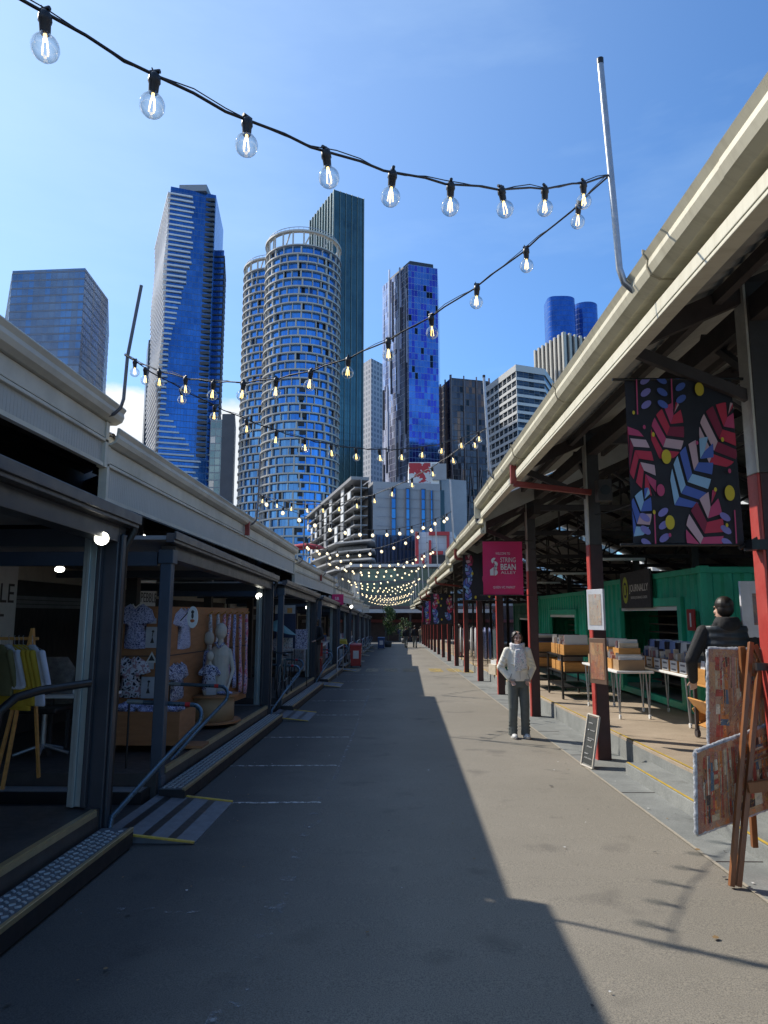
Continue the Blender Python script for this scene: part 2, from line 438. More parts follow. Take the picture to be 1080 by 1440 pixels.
m = MB(); m.box(2.90, 9.8, -8, 84, -.15, .27, 0, S); struct(m.build('walkway', conc_deck, bevel=.008))
m = MB(); m.box(2.895, 2.93, -8, 84, -.14, .235, 0, S); struct(m.build('walkway_edge', conc))
strip('yellow_line', 2.605, 2.635, -8, 8.29, .141, yellowp)
strip('yellow_line', 2.905, 2.935, -8, 84, .277, yellowp)
# joints in the apron
m = MB()
for k in range(-1, 20):
    y = 3.2 + k * 2.1
    m.box(2.27, 2.60, y, y + .012, .005, .0075, 0, S)
struct(m.build('pavement_joint', timber_dark))
# painted bay marks on the lane
def mark(p, q, w, mt, dz=.005, ny=1):
    m = MB(); p = Vector(p); q = Vector(q); d = (q - p); n = Vector((-d.y, d.x)).normalized() * w / 2
    pts = [p + n, q + n, q - n, p - n]
    m.flat([(a.x, a.y, S * a.y + dz) for a in pts]); return struct(m.build('road_marking', mt))
def worn(name, col, th):
    t = NT(name); v = t.coords('Object')
    a = t.ramp(t.noise(9, 6, v, .75), [(th, (0, 0, 0)), (th + .14, (1, 1, 1))])
    t.set(Base_Color=col, Roughness=.8, Alpha=a); return t.m
wornw = worn('worn_white_marking', (.62, .62, .60), .42)
wornw2 = worn('very_worn_white_marking', (.34, .34, .34), .56)
worny = worn('worn_yellow_marking', (.5, .36, .1), .42)
wornb = worn('worn_sand_marking', (.34, .29, .2), .4)
for y in (4.35, 6.9, 8.7, 10.9, 13.6, 16.2, 19, 22, 25):
    mark((-2.0 if y > 5 else -2.0, y), (-.72, y + .06), .05 if y > 5 else .09, wornw if y > 6 else wornw2)
mark((-.68, 8.0), (-.68, 26), .045, worn('faint_white_marking', (.36, .36, .36), .50))
mark((-.76, 1.6), (-.70, 8), .13, wornw2, .0045)
for i in range(6):
    x = -1.9 + i * .72 + (.3 if i > 3 else 0)
    m = MB(); y0, y1 = 26.6, 28.8
    m.flat([(x, y0, S * y0 + .006), (x + .5, y0, S * y0 + .006), (x + .5, y1, S * y1 + .006), (x, y1, S * y1 + .006)]); struct(m.build('crossing_marking', worny if i > 3 else wornb))
mark((2.62, 26), (2.95, 29), .4, worny)

# scraps, dust and gum on the lane: nobody could count them
m = MB(); rl = random.Random(31)
for k in range(260):
    y = rl.uniform(1.5, 30) if k % 3 else rl.uniform(1.5, 9); x = rl.choice((rl.uniform(-1.5, 2.2), rl.uniform(1.6, 2.55), rl.uniform(-1.9, -1.3))); s = rl.uniform(.004, .013) * (1.6 if k % 9 == 0 else 1); a = rl.uniform(0, 6)
    z = S * y + .012
    m.add([(x + s * math.cos(a + q) * rl.uniform(.6, 1.3), y + s * math.sin(a + q) * rl.uniform(.6, 1.3), z + rl.uniform(0, .003)) for q in (0, 1.3, 2.6, 4.0, 5.2)], [(0, 1, 2, 3, 4)], 0 if k % 4 == 0 else (1 if k % 4 < 3 else 2))
o = m.build('litter', [mat('paper_scrap', (.6, .6, .58), .8), mat('old_gum', (.06, .058, .055), .8), mat('dry_leaf', (.25, .16, .07), .8)]); tag(o, 'tiny scraps, gum spots and dry leaf bits scattered on the asphalt', 'litter', kind='stuff')
# ================================================================ right hand market shed
RS = [(-6.5, 12.8, 3.725), (12.8, 20.4, 3.45), (20.4, 33, 3.20), (33, 46, 2.95), (46, 60, 2.70), (60, 74, 2.45)]
LS = [(-6.5, 6.7, 3.70), (6.7, 19.6, 3.47), (19.6, 33, 3.22), (33, 46, 2.97), (46, 60, 2.72), (60, 74, 2.47)]
def roof_sheet(sgn, xe, ze, xr, zr, y0, y1, name, mt, parent, per=.16, amp=.014, thick=.006):
    m = MB(); n = int((y1 - y0) / per * 4); vs = []
    for i in range(n + 1):
        y = y0 + (y1 - y0) * i / n; w = amp * math.sin(2 * PI * i / 4 + .4)
        vs += [(sgn * xe, y, ze + w), (sgn * xr, y, zr + w), (sgn * (2 * xr - xe), y, ze + w)]
    fs = []
    for i in range(n):
        a = i * 3; fs += [(a, a + 3, a + 4, a + 1), (a + 1, a + 4, a + 5, a + 2)]
    m.add(vs, fs, 0, smooth=True)
    m.add([(v[0], v[1], v[2] + .03) for v in vs], fs, 0, smooth=True)
    return m.build(name, mt, parent)
post_y = [4.9 - 4.32 * 2 + 4.32 * k for k in range(18)]
shed = thing('market_shed', 'open market shed with cream gutter and red posts on the sunny side', 'market shed', (7, 25, gz(25)))
for y0, y1, zg in RS:
    ze, zr = zg - .04, zg + 2.65
    roof_sheet(1, 1.60, ze, 7.6, zr, y0, y1 + .02, 'roof_sheet', iron, shed)
    m = MB()
    prof = [(1.47, zg + .01), (1.45, zg + .01), (1.435, zg - .01), (1.46, zg - .05), (1.455, zg - .09), (1.475, zg - .135), (1.53, zg - .165), (1.625, zg - .165), (1.625, zg + .0), (1.61, zg), (1.60, zg - .145), (1.53, zg - .145), (1.49, zg - .12), (1.475, zg - .05)]
    ya = y0; rg = random.Random(int(y0 * 7))
    while ya < y1 - .01:
        yb_ = min(y1, ya + 2.35); dz = rg.uniform(-.005, .004); dx = rg.uniform(-.003, .003)
        m.extr([(a + dx, b + dz) for a, b in prof], ya, yb_); ya = yb_
    g = m.build('gutter', gutter_m, shed)
    y = y0 + .9
    while y < y1 and y < 34:
        p2 = [(1.466, zg + .0), (1.430, zg + .014), (1.43, zg - .012), (1.452, zg - .05), (1.449, zg - .09), (1.468, zg - .142), (1.526, zg - .172), (1.62, zg - .172), (1.62, zg - .16), (1.5, zg - .14)]
        m = MB(); m.extr(p2, y, y + .012); y += 2.35
        m.build('gutter_joint', mat('gutter_seam', (.40, .35, .24), .5), g)
    m = MB(); m.box(1.63, 1.66, y0, y1, zg - .31, zg - .03)
    m.box(1.56, 1.655, y0 + .002, y1 - .002, zg - .335, zg - .312)
    m.box(1.555, 1.575, y0 + .004, y1 - .004, zg - .311, zg - .235)
    m.build('fascia', cream, shed, bevel=.004)
    # gutter end block and end flashing at the step
    m = MB(); m.box(1.45, 1.70, y1 - .03, y1 + .012, zg - .33, zg + .005); m.build('fascia_end', cream, shed)
    # infill added to stop sun leaking through the roof step
    m = MB(); m.extr([(1.64, ze - .02), (7.6, zr - .02), (7.6, zr - .36), (1.64, ze - .36)], y1 - .03, y1 - .012); m.build('step_light_block', iron, shed)
    for k in range(1, 8):
        f = k / 8; x = 1.6 + 6 * f; z = ze + (zr - ze) * f - .08
        if y0 < 30:
            m = MB(); m.box(x - .03, x + .03, y0 + .02, y1 - .02, z - .06, z + .03); m.build('purlin', timber_dark, shed)
bar_m = MB
for y in post_y:
    sec = next((s for s in RS if s[0] <= y < s[1]), None)
    if sec is None: continue
    zg = sec[2]; g0 = gz(y); far = y > 26
    zt = zg + .32
    m = MB()
    zc = 2.72 + g0
    # post : boxed section, lane face in lighter colours, other faces darker
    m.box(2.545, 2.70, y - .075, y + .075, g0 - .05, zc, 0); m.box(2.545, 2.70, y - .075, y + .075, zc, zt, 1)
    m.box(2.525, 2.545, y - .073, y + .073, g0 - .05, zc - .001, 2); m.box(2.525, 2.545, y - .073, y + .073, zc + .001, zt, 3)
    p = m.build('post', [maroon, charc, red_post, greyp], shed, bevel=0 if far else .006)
    # rafter pair and truss
    m = MB()
    m.bar((1.66, y, zg - .13), (7.6, y, zg + 2.50), .07, .15, 0)
    m.bar((7.6, y, zg + 2.50), (13.5, y, zg - .13), .07, .15, 0)
    m.build('rafter', timber_dark, shed)
    m = MB()
    m.bar((2.6, y, zg + .25), (12.6, y, zg + .25), .06, .12, 0)
    m.bar((7.6, y, zg + .25), (7.6, y, zg + 2.45), .05, .07, 0)
    for a, b in ((4.2, 5.2), (5.8, 6.4)):
        for sg in (1, -1):
            X = lambda x: x if sg == 1 else 15.2 - x
            zz = lambda x: zg - .1 + (x - 1.6) / 6 * 2.65
            m.bar((X(a), y, zg + .3), (X(a), y, zz(a) - .05), .04, .06, 0)
            m.bar((X(a), y, zz(a) - .05), (X(b), y, zg + .3), .04, .05, 0)
    m.bar((7.6, y, zg + .35), (5.6, y, zg + 1.5), .04, .06, 0); m.bar((7.6, y, zg + .35), (9.6, y, zg + 1.5), .04, .06, 0)
    m.build('truss', truss_m, shed)
    m = MB(); m.bar((2.6, y, zg - .55), (1.70, y, zg - .16), .05, .08); m.build('eave_strut', timber_dark, shed)
    for xx in (7.5, 12.5):
        m = MB(); m.box(xx, xx + .18, y - .07, y + .07, g0 + .2, zg + .2); m.build('inner_post', charc, shed)
    if y < 34:
        m = MB()   # long braces along the shed
        y2 = y + 4.32
        for a_, b_, w_ in (((7.6, y, zg - .3), (7.6, y + 1.2, zg + .25), .06), ((2.62, y, zg - .4), (2.62, y + .8, zg + .25), .055), ((5.0, y, zg + .3), (5.0, y2, zg + .3), .045), ((10, y, zg + .3), (10, y2, zg + .3), .045), ((5.0, y, zg + .3), (7.6, y2, zg + .3), .03), ((7.6, y, zg + .3), (5.0, y2, zg + .3), .03)):
            m = MB(); m.bar(a_, b_, w_, w_); m.build('brace', truss_m, shed)
    # rainwater pipe on some posts
for y in (8.95 + 0.0, 17.9, 26.9, 35.5, 44):
    sec = next(s for s in RS if s[0] <= y < s[1]); zg = sec[2]
    yp = y + (.0 if y > 10 else .0)
    m = MB(); m.bar((1.53, yp, zg - .16), (1.53, yp, zg - .40), .075, .075)
    m.bar((1.53, yp, zg - .40), (2.53, yp, zg - .52), .07, .07)
    m.build('downpipe', mat('red_pipe', (.26, .04, .03), .5), shed, bevel=.006)
m = MB(); 
for y0, y1, zg in RS: m.box(2.56, 2.68, y0 + .03, y1 - .03, zg + .02, zg + .20)
m.build('eave_beam', timber_dark, shed)
m = MB(); m.box(13.6, 13.75, -6, 60, -1.5, 3.0); m.build('back_wall', mat('brick_dull', (.14, .08, .06), .8), shed)
# light tubes under the roof
for y in (7.2, 11.6, 15.8, 20, 24):
    m = MB(); m.box(4.4, 5.6, y - .05, y + .05, 3.15 - .02 * y, 3.21 - .02 * y); m.build('light_batten', white, shed)
# ================================================================ left hand market shed
shedL = thing('market_shed', 'shaded market shed with deep cream fascia above the dark stall frames', 'market shed', (-8, 30, gz(30)))
board = mat('fascia_boarding', (.36, .36, .33), .6, var=.08, scale=2)
for i, (y0, y1, zg) in enumerate(LS):
    ze, zr = zg - .04, zg + 2.35; dp = .58 if i == 0 else .68
    roof_sheet(-1, 2.88, ze, 8.6, zr, y0, y1 + .02, 'roof_sheet', iron_dark, shedL)
    prof = [(-2.77, zg + .01), (-2.75, zg + .01), (-2.735, zg - .01), (-2.76, zg - .05), (-2.755, zg - .09), (-2.775, zg - .135), (-2.83, zg - .165), (-2.925, zg - .165), (-2.925, zg), (-2.91, zg), (-2.90, zg - .145), (-2.83, zg - .145), (-2.79, zg - .12), (-2.775, zg - .05)]
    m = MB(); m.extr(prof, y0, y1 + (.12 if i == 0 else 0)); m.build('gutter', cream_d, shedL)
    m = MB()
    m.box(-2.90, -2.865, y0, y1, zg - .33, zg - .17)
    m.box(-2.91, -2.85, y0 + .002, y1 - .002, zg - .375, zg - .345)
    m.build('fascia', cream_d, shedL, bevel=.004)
    # vertical fine boarding under the fascia
    m = MB(); n = int((y1 - y0) / .05) if y0 < 20 else 1; vs = []; st = (y1 - y0) / n
    for k in range(n):
        a = y0 + k * st
        m.box(-2.903, -2.885, a + .0012, a + st - .0012, zg - dp, zg - .376)
    m.box(-2.915, -2.90, y0 + .01, y1 - .01, zg - dp + .01, zg - .38)
    m.build('fascia_boarding', board, shedL)
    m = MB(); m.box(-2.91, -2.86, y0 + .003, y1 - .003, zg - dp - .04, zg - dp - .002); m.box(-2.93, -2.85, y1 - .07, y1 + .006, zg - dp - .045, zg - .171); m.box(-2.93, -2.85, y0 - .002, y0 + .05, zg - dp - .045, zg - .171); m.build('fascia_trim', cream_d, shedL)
    m = MB(); m.extr([(-2.92, ze - .02), (-8.6, zr - .02), (-8.6, zr - .42), (-2.92, ze - .42)], y1 - .03, y1 - .012); m.build('step_light_block', iron_dark, shedL)  # added panel, keeps sun from leaking through the step
    m = MB()
    for k in range(0, 7):
        x = 3.4 + k * .8; z = ze + (zr - ze) * (x - 2.88) / 5.72 - .09
        m.box(-x - .03, -x + .03, y0 + .02, y1 - .02, z - .05, z + .03)
    m.build('purlins', timber_dark, shedL)
for k in range(17):
    y = -2.3 + k * 4.32
    sec = next((s for s in LS if s[0] <= y < s[1]), None)
    if not sec: continue
    zg = sec[2]
    m = MB(); m.bar((-2.95, y, zg - .13), (-8.6, y, zg + 2.2), .08, .14); m.bar((-4.0, y, zg - .1), (-8.6, y, zg - .1), .06, .12); m.build('rafter', timber_dark, shedL)
    m = MB(); m.box(-4.1, -3.94, y - .08, y + .08, gz(y), zg + .3); m.build('post', charc, shedL)
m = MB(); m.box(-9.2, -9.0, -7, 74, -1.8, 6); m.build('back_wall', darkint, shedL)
for y in (13.0 , 26.0): 
    zg = 3.47 if y < 19 else 3.22
    m = MB(); m.bar((-2.80, y, zg - .1), (-2.80, y, zg - .36), .08, .08); m.build('downpipe', mat('red_pipe', (.26, .04, .03), .5), shedL)
# ================================================================ left stall frames (local coordinates, X=0 is the lane face)
def make_frame():
    r = thing('market_stall', '', 'market stall', (0, 0, 0))
    L = 5.7
    m = MB()     # thick post at far end
    m.box(-.10, .05, L - .05, L + .09, 0, 2.52); m.box(.05, .075, L - .02, L + .05, .1, 2.4); m.box(-.10, -.06, L - .11, L - .052, .3, 2.4)
    m.build('corner_post', frame_dk, r, local=True, bevel=.008)
    m = MB(); m.box(-.215, -.11, L - .08, L + .02, .3, 2.4); m.box(-.18, -.15, L - .10, L - .081, .3, 2.4); m.build('aluminium_jamb', alu, r, local=True, bevel=.004)
    m = MB(); m.tube([(.07, L + .13, 2.56), (.10, L + .14, 2.45), (.03, L + .13, 2.3), (.02, L + .13, .1)], .032, 8); m.build('drain_pipe', black_rub, r, local=True)
    m = MB(); m.box(-.06, .05, -.05, .06, -.04, 2.40); m.box(-.08, .07, -.07, .08, 2.28, 2.42); m.box(-.07, .06, -.06, .07, .16, .24); m.build('slim_post', frame_bl, r, local=True, bevel=.006)
    m = MB(); m.box(-.10, .05, .06, L - .05, 2.33, 2.47); m.box(.05, .13, -.25, L + .16, 2.47, 2.56); m.box(.13, .15, -.25, L + .17, 2.50, 2.58); m.build('eave_beam', frame_dk, r, local=True, bevel=.004)
    for ya, yb, za, zb in ((-.04, .05, 2.26, 2.40), (L - .05, L + .05, 2.30, 2.44), (2.8, 2.88, 2.34, 2.44)):
        m = MB(); m.box(-2.5, -.1, ya, yb, za, zb); m.build('cross_beam', frame_bl, r, local=True)
    m = MB(); m.box(-2.5, .05, -.22, L + .12, 2.50, 2.54); m.build('roof_panel', mat('stall_ceiling', (.26, .265, .28), .6), r, local=True)
    m = MB()
    m.box(-2.6, 0.03, -.12, L - .0, .02, .285); m.build('floor', mat('stall_floor', (.055, .052, .05), .5, var=.3), r, local=True)
    m = MB(); m.box(.005, .045, .10, L - .14, .288, .30); m.box(.035, .05, .10, L - .14, .25, .287); m.build('brass_edge', brass, r, local=True)
    m = MB(); m.box(-2.6, 0.03, -1.35, -.36, .0, .062); m.build('entry_floor', mat('entry_floor', (.035, .035, .038), .6, var=.3), r, local=True)
    m = MB(); m.box(-2.6, -.02, -.36, -.125, .0, .165); m.build('cross_step', mat('step_black', (.02, .02, .022), .5), r, local=True)
    m = MB(); m.box(-2.58, -.04, -.34, -.15, .167, .172); m.build('cross_tread', mat('chequer_plate', (.42, .46, .50), .4, .6, var=.2, scale=12), r, local=True)
    return r
def make_tread():
    r = thing('step', '', 'step', (0, 0, 0)); L = 5.7
    m = MB(); m.box(.055, .30, -.10, L - .05, .02, .135); m.build('step_box', mat('step_black', (.02, .02, .022), .5), r, local=True)
    m = MB(); m.box(.06, .27, -.10, L - .06, .137, .145)
    for k in range(int(L / .065)):
        for j in range(4):
            m.obox((.09 + j * .05, -.07 + k * .065 + (j % 2) * .032, .148), (.034, .015, .008), (0, 0, .7 if (j + k) % 2 else -.7), 1)
    m.build('chequer_plate', [mat('chequer_base', (.12, .14, .16), .5, .3, var=.2, scale=12), mat('chequer_stud', (.62, .68, .72), .35, .5, var=.2, scale=30)], r, local=True)
    m = MB(); m.box(.275, .302, -.10, L - .05, .12, .152); m.build('nosing', brass, r, local=True, bevel=.003)
    return r
def make_ramp():
    r = thing('ramp', '', 'ramp', (0, 0, 0))
    # toe at x=.72, head at x=.02 ; 1.35 wide
    def pl(x0, x1, y0, y1, dz, m, mi=0):
        z = lambda x: .085 - (x - .02) / .72 * .075 + dz
        m.add([(x0, y0, z(x0)), (x1, y0, z(x1)), (x1, y1, z(x1)), (x0, y1, z(x0)), (x0, y0, -.03), (x1, y0, -.03), (x1, y1, -.03), (x0, y1, -.03)],
              [(0, 1, 2, 3), (0, 1, 5, 4), (2, 3, 7, 6), (1, 2, 6, 5), (0, 3, 7, 4)], mi)
    m = MB(); pl(.03, .74, -1.28, -.02, 0, m); m.build('ramp_plate', mat('ramp_grey', (.15, .16, .18), .7, var=.2, scale=12), r, local=True)
    for i in range(3):
        m = MB(); x = .12 + i * .2
        z = lambda x: .085 - (x - .02) / .72 * .075 + .003
        m.flat([(x, -1.27, z(x)), (x + .065, -1.27, z(x + .065)), (x + .065, -.05, z(x + .065)), (x, -.05, z(x))]); m.build('grip_strip', black_rub, r, local=True)
    for y in (-1.30, -.02):
        m = MB(); m.bar((.03, y, .088), (.74, y, .016), .03, .012); m.build('edge_strip', yellowp, r, local=True)
    return r
def make_rail():
    r = thing('handrail', '', 'handrail', (0, 0, 0))
    m = MB()
    pts = [(-.62, 0, .92), (.03, 0, .89)]
    for k in range(1, 7):
        a = k / 6 * PI * .78; pts.append((.03 + .11 * math.sin(a), -.10 * (1 - math.cos(a)) * .6, .78 + .11 * math.cos(a)))
    pts += [(-.04, -.70, .47), (-.16, -1.42, .22), (-.17, -1.46, .05)]
    m.tube(pts, .022, 10); m.build('rail_tube', mat('rail_blue_grey', (.10, .16, .21), .3, .6, var=.15, scale=5), r, local=True)
    m = MB(); m.tube([(-.04, 0, .893), (.01, 0, .891)], .0235, 10); m.build('red_tape', mat('red_tape', (.45, .02, .02), .5), r, local=True)
    m = MB(); m.tube([(-.62, 0, .92), (-.46, 0, .9125)], .0232, 10); m.build('grey_sleeve', alu, r, local=True)
    m = MB(); m.tube([(-.60, 0, .2), (-.60, 0, .9)], .011, 8); m.build('upright', black_rub, r, local=True)
    return r
FX = -2.30
fr = make_frame(); tr = make_tread(); rp = make_ramp(); hr = make_rail()
ordn = ['nearest', 'second', 'third', 'fourth', 'fifth', 'sixth', 'seventh', 'eighth', 'ninth', 'tenth', 'eleventh', 'twelfth']
fl = ['dark stall frame cut by the left edge, round the rack of yellow jackets', 'dark stall frame round the plywood wall of printed shirts', 'dark stall frame round the stall with the parasol and pram', 'dark stall frame just beyond the yellow topped bin']
for i in range(-1, 8):
    y = 6.95 + 7.05 * i
    z = gz(y + 3)
    f = fr if i == -1 else copy_tree(fr); t_ = tr if i == -1 else copy_tree(tr); r_ = rp if i == -1 else copy_tree(rp)
    f['group'] = 'dark stall frames along the shaded side'; t_['group'] = 'chequer plate steps along the stalls'; r_['group'] = 'ramps between the stalls'
    n = i + 1
    place(f, (FX, y, z), label=fl[n] if n < 4 else '%s dark stall frame from the camera on the shaded side' % ordn[n])
    place(t_, (FX, y, gz(y + 3)), label=['chequer plate step with brass edge in the bottom left corner', 'long metal step in front of the plywood shirt wall', 'metal step beyond the second ramp beside the pram', 'metal step behind the red bin'][n] if n < 4 else '%s metal step from the camera on the shaded side' % ordn[n])
    t_.rotation_euler = (0, 0, 0)
    for o_ in (f, t_): o_.rotation_euler = (math.radians(-1.09), 0, 0)
    f.location.z = gz(y); t_.location.z = gz(y) - .0; r_.rotation_euler = (math.radians(-1.09), 0, 0)
    place(r_, (FX, y, gz(y)), label=['ramp at the camera beside the near step, out of view on the left', 'nearest grey ramp with yellow side edges and black grip strips', 'second grey ramp with pale stripes, short of the bins', 'third ramp beside the red bin'][n] if n < 4 else '%s small ramp from the camera on the shaded side' % ordn[n])
    r_.rotation_euler = (math.radians(-1.09), 0, 0)
    if n >= 1:
        h1 = hr if n == 1 else copy_tree(hr); h2 = copy_tree(hr)
        h1['group'] = h2['group'] = 'blue grey handrails at the ramps'
        a = ['', 'handrail on the near side of the first ramp, before the shirt wall', 'nearer handrail of the second ramp', 'nearer handrail of the third ramp'][n] if n < 4 else 'nearer handrail of the %s ramp' % ordn[n - 1]
        b = ['', 'handrail in front of the round table with mannequins', 'farther handrail at the pram, with a red band', 'farther handrail beside the third ramp'][n] if n < 4 else 'farther handrail of the %s ramp' % ordn[n - 1]
        place(h1, (FX + .25, y + .12, gz(y)), label=a); place(h2, (FX + .08, y + 1.9, gz(y)), label=b)
# rail arch inside the nearest frame
m = MB(); m.tube([(-2.62, 4.62, .05), (-2.60, 4.6, .85), (-2.58, 4.62, 1.02), (-2.52, 4.7, 1.10), (-2.44, 4.85, 1.13), (-2.32, 5.35, 1.13)], .03, 10)
tag(m.build('handrail', black_rub), 'black arched handrail inside the nearest stall frame by the clothes rack', 'handrail')
# ================================================================ festoon lights
def glass_mat():
    t = NT('bulb_glass'); t.t.nodes.remove(t.b)
    tr_ = t.n('BsdfTransparent'); gl = t.n('BsdfGlossy'); gl.inputs['Roughness'].default_value = .03
    tr_.inputs[0].default_value = (.94, .95, .93, 1)
    lw = t.n('LayerWeight'); lw.inputs[0].default_value = .35
    mx = t.n('MixShader'); f = t.math('MULTIPLY_ADD', lw.outputs['Facing'], .75, .04)
    t.l(f, mx.inputs[0]); t.l(tr_.outputs[0], mx.inputs[1]); t.l(gl.outputs[0], mx.inputs[2]); t.l(mx.outputs[0], t.out.inputs[0])
    return t.m
glass_b = glass_mat()
fil = mat('glowing_filament', (1, .8, .4), .5, emit=((1, .68, .22), 4.5))
filf = mat('glowing_bulb_core', (1, .85, .6), .5, emit=((1, .76, .42), 2.4))
def ringbulb(rad, n):
    m = MB(); rings = []
    for k in range(n + 1):
        a = -PI / 2 + (PI - .34) * k / n
        rings.append((0, 0, -.124 + rad * math.sin(a), max(.002, rad * math.cos(a)), max(.002, rad * math.cos(a))))
    rings.append((0, 0, -.070, .0165, .0165)); m.loft(rings, 16 if n > 6 else 8); return m
gl_near = ringbulb(.046, 10); gl_far = ringbulb(.049, 5)
o = gl_near.build('bulb', glass_b, None, local=True); me_gn = o.data; bpy.data.objects.remove(o)
o = gl_far.build('bulb', glass_b, None, local=True); me_gf = o.data; bpy.data.objects.remove(o)
m = MB(); m.loft([(0, 0, -.076, .014, .014), (0, 0, -.070, .0175, .0175), (0, 0, -.035, .019, .019), (0, 0, -.03, .023, .023), (0, 0, -.005, .021, .021), (0, 0, .010, .010, .010)], 10)
o = m.build('socket', black_rub, None, local=True); me_s = o.data; bpy.data.objects.remove(o)
m = MB()
for a in (0, 1.57, 3.14, 4.71):
    m.tube([(.008 * math.cos(a), .008 * math.sin(a), -.098), (.013 * math.cos(a), .013 * math.sin(a), -.145)], .0018, 5)
m.tube([(0, 0, -.07), (0, 0, -.10)], .006, 6)
o = m.build('filament', fil, None, local=True); me_f = o.data; bpy.data.objects.remove(o)
m = MB(); m.ell((0, 0, -.124), (.033, .033, .038), n=8, k=6)
o = m.build('filament', filf, None, local=True); me_ff = o.data; bpy.data.objects.remove(o)
def child(name, me, parent, loc=(0, 0, 0), rot=None):
    o = bpy.data.objects.new(name, me); COL.objects.link(o); o.parent = parent; o.location = loc
    if rot: o.rotation_euler = rot
    return o
def pole_pts(side, x, y, zb, zt, lean):
    s = side
    return [(s * (x + .16), y, zb), (s * (x + .03), y, zb), (s * (x - .05), y, zb + .02), (s * (x - .11), y, zb + .08), (s * (x - .135), y, zb + .17), (s * (x - .15), y, zb + .6), (s * (x - .15 - lean), y, zt)]
rp_y = [4.1, 10.2, 16.9, 23.5, 30, 36.6, 43.2, 49.8, 56.4, 63, 69.6]
lp_y = [.8, 6.55, 13.2, 19.9, 26.5, 33, 39.6, 46.2, 52.8, 59.4, 66, 72.5]
def secz(S_, y):
    for s_ in S_:
        if s_[0] <= y < s_[1]: return s_[2]
    return S_[-1][2]
Pr = []; Pl = []
for k, y in enumerate(rp_y):
    zg = secz(RS, y); m = MB(); zb = zg - .12
    m.tube(pole_pts(1, 1.50 + .03, y, zb, zb + 1.60, .04), .021, 10)
    o = tag(m.build('light_pole', galv), ['bent steel pole on the cream gutter, tallest against the sky', 'second bent light pole on the right gutter, by the red downpipe', 'third light pole on the right gutter'][k] if k < 3 else '%s light pole from the camera on the right gutter' % ordn[k], 'pole', 'poles carrying the festoon lights')
    m = MB(); m.box(1.62, 1.655, y - .07, y + .07, zb - .10, zb + .10); m.box(1.60, 1.70, y - .012, y + .012, zb - .16, zb + .16); m.build('bracket', cream, o)
    m = MB(); m.tube([(1.34, y, zb + 1.59), (1.34, y, zb + 1.63)], .0225, 10); m.build('cap', black_rub, o)
    Pr.append(Vector((1.36, y, zb + .80)))
for k, y in enumerate(lp_y):
    zg = secz(LS, y); m = MB(); zb = zg - .14
    ln = .10 if k == 1 else .02
    m.tube(pole_pts(-1, 2.80, y, zb, zb + 1.35, ln), .017, 10)
    o = tag(m.build('light_pole', mat('dark_steel', (.12, .12, .13), .4, .5)), {0: 'light pole on the left gutter behind the camera', 1: 'leaning steel pole at the end of the near left gutter'}.get(k, '%s light pole from the camera on the left gutter' % ordn[k]), 'pole', 'poles carrying the festoon lights')
    m = MB(); m.box(-2.95, -2.93, y - .06, y + .06, zb - .08, zb + .08); m.build('bracket', cream_d, o)
    Pl.append(Vector((-2.68, y, zb + .62 if k else 4.32)))
cable_m = black_rub
def festoon(a, b, sag, idx, label):
    L = (b - a).length; n = max(2, round(L / (.352 if idx == 1 else .385)))
    th = thing('festoon_string', label, 'string lights', tuple(a), group='strings of festoon lights across the lane')
    P = lambda t: a.lerp(b, t) + Vector((0, 0, -4 * sag * t * (1 - t)))
    m = MB(); steps = 40 if idx < 4 else 16; r = .0062 if idx < 5 else .006
    pts = []
    for k in range(steps + 1):
        p = P(k / steps)
        if idx < 4: p = p + Vector((0, 0, .008 * math.sin(k * 2.1)))
        pts.append(p)
    m.tube(pts, r, 6 if idx < 4 else 4)
    if idx < 4:   # thin carrying wire twisted round the cable, cable ties
        m.tube([p + Vector((0, 0, .014 * math.cos(k * 1.3) + .006)) for k, p in enumerate(pts)], .003, 4)
    m.build('cable', cable_m, th)
    d = b - a
    for k in range(n):
        t = (k + (.25 if idx == 0 else .55)) / n; p = P(t) - a
        near = idx < 4
        tiltv = (random.uniform(-.12, .12), random.uniform(-.12, .12), random.uniform(0, 3))
        o = child('bulb', me_gn if near else me_gf, th, p, tiltv)
        child('socket', me_s, o); child('filament', me_f if near else me_ff, o)
        if near and idx < 2:
            m = MB(); m.tube([(0, 0, .0), (.012, .004, .028)], .003, 5); m.tube([(-.02, 0, .012), (.02, 0, .014)], .008, 6); m.build('cable_tie', black_rub, o, local=True)
j = 0
for k in range(11):
    sg = .62 - .02 * k
    labs = {0: 'festoon string crossing the top of the frame with the largest bulbs', 1: 'second festoon string, rising to the tall right pole across the round tower',
            2: 'third festoon string, from the leaning left pole toward the second right pole', 3: 'fourth festoon string, back to the third left pole'}
    festoon(Pl[k], Pr[k], .77 if k == 0 else sg, j, labs.get(j, 'festoon string number %d from the camera above the lane' % (j + 1))); j += 1
    festoon(Pr[k], Pl[k + 1], .72 if k == 0 else sg, j, labs.get(j, 'festoon string number %d from the camera above the lane' % (j + 1))); j += 1
